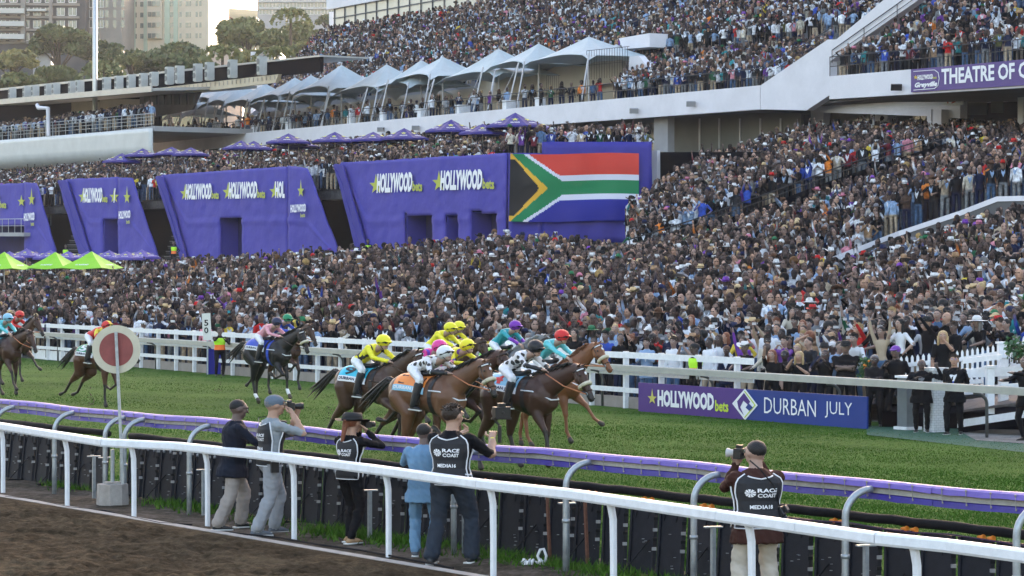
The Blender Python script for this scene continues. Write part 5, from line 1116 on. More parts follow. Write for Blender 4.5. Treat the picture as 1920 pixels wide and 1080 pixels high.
# ---------------------------------------------------------------- crowd ground: floor height by photo column and depth
def fY(px, t=40.75): return YT(px, t)
ZB = TURF
def zfl(y, Y): return CH + (HZ - y) * Y / F - 1.62
ZONE_A = [(-120, [(182, 560 - 0), (176, 508)]), (0, [(140, 545), (172, 507)]), (300, [(130, 535), (164, 494)]), (640, [(115, 522), (151, 474)]), (960, [(105, 520), (132, 446)]), (1180, [(100, 515), (119, 470)]), (1300, [(100, 500), (119, 437)]), (1440, [(104, 490), (120, 398)]), (1559, [(107, 486), (121, 353)]),
          (1561, [(85, 566), (107, 500)]), (1680, [(85, 545), (108, 458)]), (1800, [(82, 542), (106.3, 420)]), (1890, [(80, 535), (104.5, 394)]), (2010, [(80, 535), (103.5, 392)])]
ZONE_A[0] = (-120, [(150, 548), (176, 508)])
ZONE_C = [(1561, [(108, 482), (121.5, 352)]), (1680, [(109, 368), (123.5, 312)]), (1800, [(107.2, 334), (126, 282)]), (1870, [(105.4, 312), (127, 262)]), (2010, [(104.4, 308), (128, 255)])]
ZONE_B = [(1180, [(120, 448), (130, 385)]), (1222, [(120, 432), (134, 352)]), (1300, [(120.2, 392), (137, 305)]), (1440, [(121.2, 340), (145, 258)]), (1560, [(122.3, 296), (150, 238)]), (1700, [(125, 262), (152, 238)]), (1850, [(128.2, 256), (150, 230)]), (2010, [(128.5, 252), (150, 228)])]
def zonefun(Z, front=None):
    cols_ = []
    for px, pts in Z:
        L = [(Y, zfl(y, Y)) for Y, y in pts]
        if front is not None: L = [(front(px) if px < 1600 else 64.5, ZB if px < 1600 else .38)] + L
        cols_.append((px, L))
    def f(px, k):   # k 0..1 along the column -> Y, z
        for i in range(len(cols_) - 1):
            if px <= cols_[i + 1][0] or i == len(cols_) - 2: break
        (xa, La), (xb, Lb) = cols_[i], cols_[i + 1]; u = min(1, max(0, (px - xa) / (xb - xa))); n = len(La) - 1; j = min(n - 1, int(k * n)); w_ = k * n - j
        Ya, za = La[j][0] + (La[j + 1][0] - La[j][0]) * w_, La[j][1] + (La[j + 1][1] - La[j][1]) * w_; Yb, zb = Lb[j][0] + (Lb[j + 1][0] - Lb[j][0]) * w_, Lb[j][1] + (Lb[j + 1][1] - Lb[j][1]) * w_
        return Ya + (Yb - Ya) * u, za + (zb - za) * u
    return f
fA, fC, fB = zonefun(ZONE_A, fY), zonefun(ZONE_C), zonefun(ZONE_B)
pts_all = []      # x, y, z floor, zone id
def fill(f, px0, px1, dl, dd, zid, nterr, jit=.3):
    """people over a zone: dl lateral spacing, dd depth spacing (m)"""
    b = MB(); n = int((px1 - px0) / 12) + 1; xs = [px0 + (px1 - px0) * i / n for i in range(n + 1)]; m = nterr
    for x in xs:
        for j in range(m + 1): Y, z = f(x, j / m); b.v.append(V((x - CX) / F * Y, Y, z))
    for i in range(n):
        for j in range(m): b.f.append((i * (m + 1) + j, (i + 1) * (m + 1) + j, (i + 1) * (m + 1) + j + 1, i * (m + 1) + j + 1)); b.m.append(0)
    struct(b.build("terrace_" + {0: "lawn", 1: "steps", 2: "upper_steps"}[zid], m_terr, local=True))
    ks = 400; mid = [f((px0 + px1) / 2, i / ks)[0] for i in range(ks + 1)]; L = abs(mid[-1] - mid[0]); rows = int(L / dd)
    for r_ in range(rows + 1):
        x = px0 + rnd.uniform(0, 8)
        k = (r_ + .2) / (rows + .5)
        while x < px1:
            kk = min(1, max(0, k + rnd.uniform(-jit, jit) / rows)); Y, z = f(x, kk); pts_all.append(((x - CX) / F * Y, Y, z, zid, x)); x += dl * F / Y * rnd.uniform(.75, 1.25)
fill(fA, -70, 1559.5, .60, .95, 0, 20); fill(fA, 1561, 1990, .60, .88, 0, 20); fill(fC, 1561, 1990, .52, .75, 1, 8); fill(fB, 1182, 1990, .52, .8, 2, 10)
def rowfill(t0, t1, dt, ds, zf_, cond, px0, px1, zid, drop=0.0):
    t = t0
    while t < t1:
        s = sT(px0, t); e = sT(px1, t); s, e = min(s, e), max(s, e); s += rnd.uniform(0, ds)
        while s < e:
            ss, tt = s, t + rnd.uniform(-.12, .12); p = W(ss, tt, zf_(ss, tt)); px, py = PIX(p + zo * 1.6)
            clump = .16 * max(0, math.sin(ss * .9 + 1.7 * math.sin(tt * .8)) * math.sin(tt * 1.1 + ss * .35)) + (1 if zid >= 6 and (ss + 400) % 13.5 < .95 else 0)
            if cond(px, py, ss, tt) and rnd.random() > drop + clump: pts_all.append((p.x, p.y, p.z, zid, px))
            s += ds * rnd.uniform(.75, 1.25)
        t += dt
GAP = lambda px: 250 < px < 292 or 582 < px < 630 or 72 < px < 108
rowfill(72.0, 85, .75, .5, lambda s, t: TERZ(t) - .2, lambda px, py, s, t: px < 952, -60, 960, 3)
for Y in (138.6, 139.5, 140.5, 141.6, 143, 144.5):
    x = 955 + rnd.uniform(0, 10)
    while x < 1216:
        if not (1000 > x > 935 and Y > 141): pts_all.append(((x - CX) / F * Y, Y, zfl(247 + rnd.uniform(-3, 3) - (Y - 138.6) * .8, Y), 3, x))
        x += 15 * rnd.uniform(.8, 1.6)
zL = PT(140, 251, tl).z - .08
rowfill(tl + .45, tl + 5, .8, .55, lambda s, t: zL + .12 * (t - tl), lambda px, py, s, t: px < 286, -50, 288, 4)
def zM(s, t): return A.z + (B_.z - A.z) * 0 - .35
_A, _B = PT(283, 266, 92), PT(1425, 160, 92)
def zmain(s, t): k = (s - sL) / (sR - sL); return _A.z + (_B.z - _A.z) * k - .32
rowfill(92.9, 93.4, .6, 1.0, zmain, lambda px, py, s, t: True, 292, 1150, 5, .25)
rowfill(93.9, 97, 1.0, 1.3, zmain, lambda px, py, s, t: px < 900, 300, 900, 5, .45)
def zup(s, t): return zmain(s, 93) + max(0, (t - 93.0)) * .36
rowfill(92.8, 99.3, .75, .55, lambda s, t: zup(s, t), lambda px, py, s, t: px > 1150 + (t - 92.8) * 8 and py < 205 - (px - 1425) * .6 and (px < 1425 or py < 155 - (px - 1425) * .53), 1150, 1560, 5, .04)
rowfill(99.6, 121.4, .8, .56, lambda s, t: SEAT0 + .405 * (t - 99.5) + .35, lambda px, py, s, t: s > -206 - 31 * (t - 99.5) / 22 and (px < 1425 or py < 150 - (px - 1425) * .57), 500, 1760, 6, .05)
zR = zz
rowfill(86.6, 88, .7, .6, lambda s, t: zR, lambda px, py, s, t: px > 1572, 1565, 1995, 7, .1)
rowfill(88.2, 112, .8, .58, lambda s, t: zR + .46 * (t - 88) + .1, lambda px, py, s, t: px > 1585 + max(0, 100 - py) * 1.45 and py > -60, 1575, 1995, 7, .06)
# people standing on the stairs between the violet blocks
for (px, py, t) in ((278, 345, 72.2), (262, 352, 72.0), (92, 395, 72.4), (606, 325, 72.0), (618, 328, 72.2), (590, 322, 72.1), (96, 352, 72.2)):
    Y = YT(px, t); p = PY(px, py + 30, Y); pts_all.append((p.x, p.y, p.z, 8, px))
pts_all = [p for p in pts_all if -60 < p[4] < 1985]
P_ALL = np.array(pts_all); print("CROWD", len(P_ALL), np.bincount(P_ALL[:, 3].astype(int)), zL, [p for p in pts_all if p[3] == 4][:2])
# choose the nearest ~270 in front as individuals
Ys = P_ALL[:, 1].copy(); inview = (P_ALL[:, 4] > 5) & (P_ALL[:, 4] < 1915); order = np.argsort(np.where(inview, Ys, 1e9)); NIND = 262
IND = P_ALL[order[:NIND]]; REST = P_ALL[order[NIND:]]
# ---------------------------------------------------------------- the mass of the crowd: one object
POSES = [dict(), dict(armR="phone", armL="phone"), dict(armR="phonehigh", armL="phonehigh"), dict(armR="raise"), dict(armR="clap", armL="clap"), dict(armR="raise", armL="raise"), dict(armL="phonehigh"), dict(armR="point"), dict(armR="cross", armL="cross"), dict(armR="brow"), dict(armR="drink", armL="hip"), dict(armR="rail", armL="rail", lean=.2)]
POW = np.array([30, 15, 5, 1.8, 6, 1.2, 4, 1.2, 7, 3, 9, 9], float); POW /= POW.sum()
HEADS = [("fade", None), ("short", None), ("short", None), ("afro", None), ("long", None), ("bun", None), ("fade", "cowboy"), ("short", "fedora"), ("long", "sun"), ("fade", "cap"), ("fade", "bucket"), ("long", "fascinator"), ("tail", None), (None, None)]
HEW = np.array([22, 21, 9, 4, 13, 6, 4, 4, 2, 7, 1, .6, 3, 7], float); HEW /= HEW.sum()
def to_arrays(b):
    v = np.array([tuple(x) for x in b.v]); lt_ = np.array([len(f) for f in b.f]); li = np.concatenate([np.array(f) for f in b.f]); vs = np.zeros(len(v), int)
    for f, m in zip(b.f, b.m): vs[list(f)] = m
    return v, lt_, li, vs
bodies = []; 
for k, P in enumerate(POSES):
    for sh_ in (0, 1):
        P2 = dict(P); P2["shirt"] = sh_; P2["fem"] = 0 if sh_ else (k % 2); s, q, info = figure(P2, 0); s.join(q)
        if "phone" in (P.get("armR"), P.get("armL")) or P.get("armL") == "phonehigh":
            hnd = info["hands"][0][0]; s.box(hnd + V(.05, .05, .07), (.15, .012, .075), mi=10)
        bodies.append((to_arrays(s), np.array(info["head"]), info["hs"]))
heads = []
for hk, ht in HEADS:
    b = MB()
    if hk: b.join(hair_mb(hk, 7)); b.m = [8] * len(b.m)
    if ht:
        h = hat_mb(ht, 7); h.m = [11 if m == 0 else 12 for m in h.m]; b.join(h)
    for i_ in range(len(b.v)): b.v[i_] = b.v[i_] * 1.24
    heads.append(to_arrays(b) if b.v else None)
def crowd_mesh(name, PTS, seed):
    rs = np.random.RandomState(seed); n = len(PTS); up_ = PTS[:, 3] >= 4; bp_ = rs.choice(len(POSES), n, p=POW); bp_ = np.where(up_ & np.isin(bp_, [2, 3, 5, 7]), 0, bp_); bi = bp_ * 2 + (rs.uniform(size=n) < .5); hi = rs.choice(len(HEADS), n, p=HEW); sc = rs.normal(1.0, .05, n) * np.where(PTS[:, 3] < 3, 1.10, 1.04)
    up = PTS[:, 3] >= 3
    ang = np.arctan2(-(0 - PTS[:, 0] - rs.normal(0, 10, n)), (55 - PTS[:, 1])) ; ang = np.where(rs.uniform(size=n) < .1, ang + rs.normal(0, 1.0, n), ang + rs.normal(0, .25, n))
    col = np.zeros((n, 13, 3)); sk = np.array(SKIN)[rs.choice(len(SKIN), n, p=SKW)] * rs.uniform(.85, 1.2, (n, 1)); col[:, 0] = sk; top = CA[rs.choice(len(CN), n, p=CP)] * rs.uniform(.75, 1.25, (n, 1)); col[:, 1] = top; col[:, 5] = top
    col[:, 2] = np.where(rs.uniform(size=(n, 1)) < .7, CLOTH["white"], CLOTH["light blue"]); col[:, 3] = CA[rs.choice([0, 1, 2, 5, 8, 20], n)]; col[:, 4] = .02; col[:, 6] = .008; col[:, 7] = .6
    hc_ = np.array([(.008, .007, .007), (.02, .012, .008), (.10, .05, .02), (.3, .2, .08), (.12, .12, .12)])[rs.choice(5, n, p=[.72, .15, .06, .04, .03])]; col[:, 8] = hc_; col[:, 9] = .1; col[:, 10] = np.where(rs.uniform(size=(n, 1)) < .35, .55, .02); hat = HA[rs.choice(len(HN), n, p=HP)]; col[:, 11] = hat; col[:, 12] = hat * .3
    Vs, Cs, LT, LI = [], [], [], []; off = 0
    def emit(tpl, idx, ctr=None):
        nonlocal off
        v, lt_, li, vs = tpl; K = len(idx); c, s_ = np.cos(ang[idx])[:, None], np.sin(ang[idx])[:, None]
        x = v[None, :, 0] + (ctr[0] if ctr is not None else 0); y = v[None, :, 1] + (ctr[1] if ctr is not None else 0); z = v[None, :, 2] + (ctr[2] if ctr is not None else 0)
        k = sc[idx][:, None]; X = (x * c - y * s_) * k + PTS[idx, 0][:, None]; Y = (x * s_ + y * c) * k + PTS[idx, 1][:, None]; Z = z * k + PTS[idx, 2][:, None] + 0 * X
        Vs.append(np.stack([X, Y, Z], 2).reshape(-1, 3)); Cs.append(col[idx][:, vs].reshape(-1, 3)); LT.append(np.tile(lt_, K)); LI.append((li[None, :] + off + (np.arange(K) * len(v))[:, None]).reshape(-1)); off += K * len(v)
    for b_ in range(len(bodies)):
        ib = np.where(bi == b_)[0]
        if len(ib) == 0: continue
        emit(bodies[b_][0], ib)
        for h_ in range(len(HEADS)):
            ii = ib[hi[ib] == h_]
            if len(ii) and heads[h_]: emit(heads[h_], ii, bodies[b_][1])
    Vs = np.concatenate(Vs); Cs = np.concatenate(Cs); LT = np.concatenate(LT); LI = np.concatenate(LI)
    me = bpy.data.meshes.new(name); me.vertices.add(len(Vs)); me.vertices.foreach_set("co", Vs.reshape(-1)); me.loops.add(len(LI)); me.loops.foreach_set("vertex_index", LI.astype(np.int32)); me.polygons.add(len(LT))
    me.polygons.foreach_set("loop_start", np.concatenate([[0], np.cumsum(LT)[:-1]]).astype(np.int32)); me.polygons.foreach_set("loop_total", LT.astype(np.int32)); me.polygons.foreach_set("use_smooth", np.ones(len(LT), bool))
    a = me.attributes.new("Col", 'FLOAT_COLOR', 'POINT'); a.data.foreach_set("color", np.concatenate([Cs, np.ones((len(Cs), 1))], 1).reshape(-1)); me.update(calc_edges=True)
    print("crowd faces", len(LT)); me.materials.append(m_crowd); o = bpy.data.objects.new(name, me); COL.objects.link(o); return o
m_crowd = bpy.data.materials.new("crowd_clothes"); m_crowd.use_nodes = True; nt = m_crowd.node_tree; bs = nt.nodes["Principled BSDF"]; bs.inputs["Roughness"].default_value = .7; bs.inputs["Specular IOR Level"].default_value = .10
at = nt.nodes.new("ShaderNodeAttribute"); at.attribute_name = "Col"; tc = nt.nodes.new("ShaderNodeTexCoord"); nz = nt.nodes.new("ShaderNodeTexNoise"); nz.inputs["Scale"].default_value = 9; nz.inputs["Detail"].default_value = 3
mr = nt.nodes.new("ShaderNodeMapRange"); mr.inputs[1].default_value = .3; mr.inputs[2].default_value = .7; mr.inputs[3].default_value = .6; mr.inputs[4].default_value = 1.4; mx = nt.nodes.new("ShaderNodeVectorMath"); mx.operation = 'SCALE'
nt.links.new(tc.outputs["Object"], nz.inputs[0]); nt.links.new(nz.outputs[0], mr.inputs[0]); nt.links.new(at.outputs["Color"], mx.inputs[0]); nt.links.new(mr.outputs[0], mx.inputs["Scale"]); nt.links.new(mx.outputs[0], bs.inputs["Base Color"])
tag(crowd_mesh("crowd", REST, 11), "dense mass of spectators filling the lawn, terraces and upper tiers", "crowd", kind='stuff')
# ---------------------------------------------------------------- materials for people
def cm(name, col, rough=.75, bump=.25, bscale=14, var=.10): return mat(name, col, rough, var=var, scale=5, bump=bump, bscale=bscale, spec=.12)
for k in CN: cm("cloth_" + k.replace(" ", "_"), CLOTH[k])
def cl(k): return _M["cloth_" + k.replace(" ", "_")]
sk_m = [mat("skin_tone_%s" % n, SKIN[i], .5, var=.08, scale=12, spec=.4) for i, n in enumerate(("deep_brown", "dark_brown", "brown", "warm_brown", "darkest", "light_brown", "tan", "fair"))]
m_hair = [mat(n, c, .6, var=.3, scale=30, bump=.4, bscale=90) for n, c in (("black_hair", (.008, .007, .007)), ("dark_brown_hair", (.025, .014, .008)), ("auburn_hair", (.16, .05, .02)), ("blonde_hair", (.38, .27, .13)), ("grey_hair", (.16, .16, .16)))]
m_shoe = mat("black_shoes", (.015, .015, .016), .4, var=.1); m_eye = mat("dark_iris", (.01, .008, .008), .3, var=0); m_teeth = mat("eye_white", (.55, .55, .53), .4, var=0); m_lip = mat("lips", (.14, .04, .035), .5, var=0)
m_sole = mat("pale_sole", (.4, .4, .38), .7, var=.1)
hat_m = {k: mat("felt_" + k, HATC[k], .8, var=.1, bump=.1) for k in HN}; m_band = mat("hat_band", (.01, .01, .012), .7, var=0)
_FT = {}
def crease(b):
    vs = np.array([tuple(v) for v in b.v]); sl = np.zeros(len(vs), int); nr = np.zeros((len(vs), 3))
    for f, m in zip(b.f, b.m):
        a, c, d = vs[f[0]], vs[f[1]], vs[f[2]]; n = np.cross(c - a, d - a); n /= (np.linalg.norm(n) + 1e-12)
        for i in f: nr[i] += n; sl[i] = m
    nr /= (np.linalg.norm(nr, axis=1)[:, None] + 1e-9); x, y, z = vs.T
    w = .0030 * np.sin(z * 34 + 9 * np.sin(x * 11 + y * 7)) * np.sin(z * 13 + x * 17) + .0038 * np.sin(x * 75 + z * 22 + 3 * np.sin(y * 30)) + .0016 * np.sin(z * 95 + x * 70)
    w *= np.isin(sl, [1, 3, 5]); vs += nr * w[:, None]
    for i in range(len(vs)): b.v[i] = Vector(vs[i])
def fig(P, lod):
    key = repr(sorted(P.items())) + str(lod)
    if key not in _FT:
        s, q, info = figure(P, lod); b = fuse(s, {1: .023, 2: .0125}[lod], 2 if lod == 1 else 3, q)
        
        if lod == 2: crease(b)
        me = b.mesh("body", [sk_m[0], cl("black"), cl("white"), cl("black"), m_shoe, cl("black"), m_eye, m_teeth, m_hair[0], m_lip], smooth=True); _FT[key] = (me, info)
    return _FT[key]
_HT = {}
def head_part(kind, which):
    if kind not in _HT:
        b = hair_mb(kind, 14) if which == "hair" else hat_mb(kind, 16); _HT[kind] = b.mesh("hair" if which == "hair" else "hat", [m_hair[0], m_band], smooth=True)
    return _HT[kind]
def person(loc, rz, P, lod, lab, cat="person", grp=None, skin=0, top="black", inner="white", legs="black", sleeve=None, hair="fade", hairm=0, hat=None, hatc="black", hatc2=None, scale=1.0, shoes=None, mats=None, xs=1.0):
    me, info = fig(P, lod); o = bpy.data.objects.new("person", me); COL.objects.link(o); o.location = loc; o.rotation_euler = (0, 0, rz); o.scale = (scale * xs, scale * xs, scale)
    tag(o, lab, cat, grp); tm = cl(top) if isinstance(top, str) else top; sm = (sk_m[skin] if sleeve == "skin" else cl(sleeve) if isinstance(sleeve, str) else sleeve) if sleeve is not None else tm
    ms = {0: sk_m[skin], 1: tm, 2: cl(inner), 3: cl(legs) if isinstance(legs, str) else legs, 4: shoes or m_shoe, 5: sm, 8: m_hair[hairm]}
    if sleeve == "skin": ms[5] = sk_m[skin]
    if mats: ms.update(mats)
    for k, m_ in ms.items(): o.material_slots[k].link = 'OBJECT'; o.material_slots[k].material = m_
    def put(kind, which, m0, m1=None, dz=0.0):
        h = bpy.data.objects.new("hair" if which == "hair" else "hat", head_part(kind, which)); COL.objects.link(h); h.parent = o; h.location = info["head"] + info["HR"] @ V(0, 0, dz); h.rotation_euler = info["HR"].to_euler(); h.scale = (info["hs"],) * 3
        h.material_slots[0].link = 'OBJECT'; h.material_slots[0].material = m0
        h.material_slots[1].link = 'OBJECT'; h.material_slots[1].material = m1 or m_band; return h
    if hair: put(hair, "hair", m_hair[hairm])
    if hat: put(hat, "hat", hat_m[hatc] if isinstance(hatc, str) else hatc, (hat_m.get(hatc2) if isinstance(hatc2, str) else hatc2) if hatc2 else (hat_m[hatc] if hat == "cap" and isinstance(hatc, str) else m_band), .004)
    return o, info
def wpt(o, p):  # local figure point to world
    rz = o.rotation_euler.z; s = o.scale; q = V(p[0] * s[0], p[1] * s[1], p[2] * s[2]); return o.location + Matrix.Rotation(rz, 3, 'Z') @ q
HAIRW = {None: "bald", "fade": "cropped", "short": "short", "afro": "afro", "long": "long", "bun": "tied up", "tail": "ponytailed"}; HCN = ["black", "dark brown", "auburn", "blonde", "grey"]
HATW = {"cowboy": "cowboy hat", "fedora": "fedora", "sun": "wide sun hat", "cap": "cap", "bucket": "bucket hat", "fascinator": "fascinator"}
POSEW = ["arms at sides", "filming with both hands", "phone held high", "one arm raised", "clapping", "both arms up cheering", "one hand holding a phone up", "pointing forward", "arms crossed", "hand shading the eyes", "holding a drink", "leaning forward"]
LAND = [(0, "by the 50 marker"), (470, "behind the pink jockey"), (640, "behind the striped yellow jockey"), (800, "behind the all-yellow jockeys"), (940, "behind the grey horse"), (1030, "behind the red capped jockey"), (1130, "right of the chestnut horse"),
        (1200, "above the word HOLLYWOOD"), (1310, "right of the hi-vis steward"), (1410, "above the word DURBAN"), (1530, "behind the staff in black"), (1640, "behind the purple capped man"), (1720, "above the white brick pillar"), (1790, "behind the picket fence"), (1860, "behind the far right posts")]
used_l = set(); idx_front = sorted(range(len(IND)), key=lambda i: IND[i][1])
phone_me = None; ph_used = set()
def uniq_phone(lab):
    t = lab.replace('person in', 'one in').replace(' top with', ' with').replace(' top and', ' and').replace('wide sun hat', 'sun hat').replace(', filming with both hands', '').replace(', phone held high', '').replace(', one hand holding a phone up', '')
    for w in ('phone of the ', 'phone of ', 'raised phone of ', 'pale phone of '):
        if w + t not in ph_used and len((w + t).split()) <= 16: ph_used.add(w + t); return w + t
    return 'phone of ' + t
def make_phone(p, rz, lab):
    global phone_me
    if phone_me is None:
        b = MB(); b.box(V(0, 0, 0), (.15, .011, .074)); b.box(V(0, .0075, 0), (.14, .004, .066), mi=1); phone_me = b.mesh("phone", [mat("phone_case", (.03, .03, .035), .3, var=.1), mat("phone_back", (.45, .45, .47), .3, var=.1)])
    o = bpy.data.objects.new("phone", phone_me); COL.objects.link(o); o.location = p; o.rotation_euler = (0, 0, rz); tag(o, lab, "phone", "phones held up by the front spectators"); return o
rI = random.Random(77); HEROX = [(1284, 1322), (1430, 1514)]
for n_, i in enumerate(idx_front):
    x, y, z, zid, px = IND[i]; rowd = "in the front row" if y < YT(px, 42.2) or (px > 1600 and y < 62) else ("two rows back" if y < YT(px, 43.6) else "a few rows back")
    for tr in range(200):
        pi = int(rI.choices(range(len(POSES)), weights=list(POW))[0]); hi = rI.choices(range(len(HEADS)), weights=list(HEW))[0]; hk, ht = HEADS[hi]; tc_ = rI.choices(CN, weights=list(CP))[0]; hc_ = rI.choices(range(5), weights=[.7, .14, .06, .05, .05])[0]; hcol = rI.choices(HN, weights=list(HP))[0]
        land = [w for a, w in LAND if a <= px][-1]
        if ht: who = "person in %s top and %s %s, %s" % (tc_, hcol, HATW[ht], POSEW[pi])
        elif hk is None: who = "bald person in %s top, %s" % (tc_, POSEW[pi])
        else: who = "person in %s top with %s %s hair, %s" % (tc_, HAIRW[hk], HCN[hc_], POSEW[pi])
        short = who if len(who.split()) + len(land.split()) <= 16 else who.replace(", " + POSEW[pi], "")
        lab = short + ", " + land
        if len(lab.split()) <= 16 and lab not in used_l: break
        if tr > 60:
            lab = who.replace(", " + POSEW[pi], "") + ", " + land
            if len(lab.split()) <= 16 and lab not in used_l: break
    used_l.add(lab); P = dict(POSES[pi]); sh_ = hk in ("fade", "short", None) and pi in (0, 3, 4, 8, 10) and tc_ in ("black", "navy", "charcoal", "grey", "brown", "maroon", "beige", "light blue")
    if sh_: P["shirt"] = 1; P["coat"] = 1
    if hk in ("long", "bun", "tail"): P["fem"] = 1
    if n_ < 60 and pi == 0: P = dict(P, armR="rail", armL="rail", lean=.2)
    sk = rI.choices(range(8), weights=SKW)[0]
    if hc_ in (2, 3): sk = rI.choice((6, 7))
    if px > 1250 and rI.random() < .25 and sk < 5: sk = rI.choice((5, 6, 7))
    o, info = person(V(x, y, z), math.atan2(x + rI.gauss(0, 6), 60 - 0 * y) * 0 + math.atan2(-(rI.gauss(-6, 8) - x), (48 - y)) + rI.gauss(0, .15), P, 1, lab, "person", "spectators at the front of the crowd", sk, tc_, rI.choice(["white", "light blue", "cream"]), rI.choice(["black", "navy", "charcoal", "denim blue", "beige"]),
           "skin" if rI.random() < .35 and not sh_ else None, hk, hc_, ht, hcol, None, rI.gauss(1.06, .04))
    if pi in (1, 2, 6):
        w_ = info["hands"][0][0]; make_phone(wpt(o, w_ + V(.06, .05, .09)), o.rotation_euler.z, uniq_phone(lab))
# ---------------------------------------------------------------- horses (local: x right, y forward, z up)
def rot2(p, a, l): a = R(a); return (p[0] + math.sin(a) * l, p[1] - math.cos(a) * l)
TR = [(-.88, 1.30, .05, .09), (-.83, 1.30, .16, .19), (-.70, 1.28, .235, .275), (-.50, 1.29, .262, .30), (-.25, 1.28, .250, .28), (.0, 1.25, .262, .30), (.24, 1.22, .258, .335), (.44, 1.24, .225, .345), (.58, 1.22, .185, .29), (.70, 1.20, .09, .16)]
GP = {"reach": dict(fr=(34, 14, 42), fl=(4, -4, 10), hr=(2, -38, -8, 20), hl=(46, -12, 20, 40), na=24, ha=-60),
      "fold": dict(fr=(62, -50, -95), fl=(28, -8, 20), hr=(8, -52, -35, -50), hl=(30, -30, -5, 20), na=34, ha=-62),
      "stretch": dict(fr=(2, -2, 12), fl=(20, -62, -110), hr=(-6, -58, -42, -70), hl=(16, -58, -36, -70), na=22, ha=-56),
      "forward": dict(fr=(12, 4, 30), fl=(58, 40, 62), hr=(34, -20, 8, 35), hl=(0, -40, -12, 10), na=40, ha=-52),
      "drive": dict(fr=(44, -70, -120), fl=(16, 2, 30), hr=(38, -14, 14, 40), hl=(22, -26, -2, 25), na=30, ha=-64)}
_HM = {}
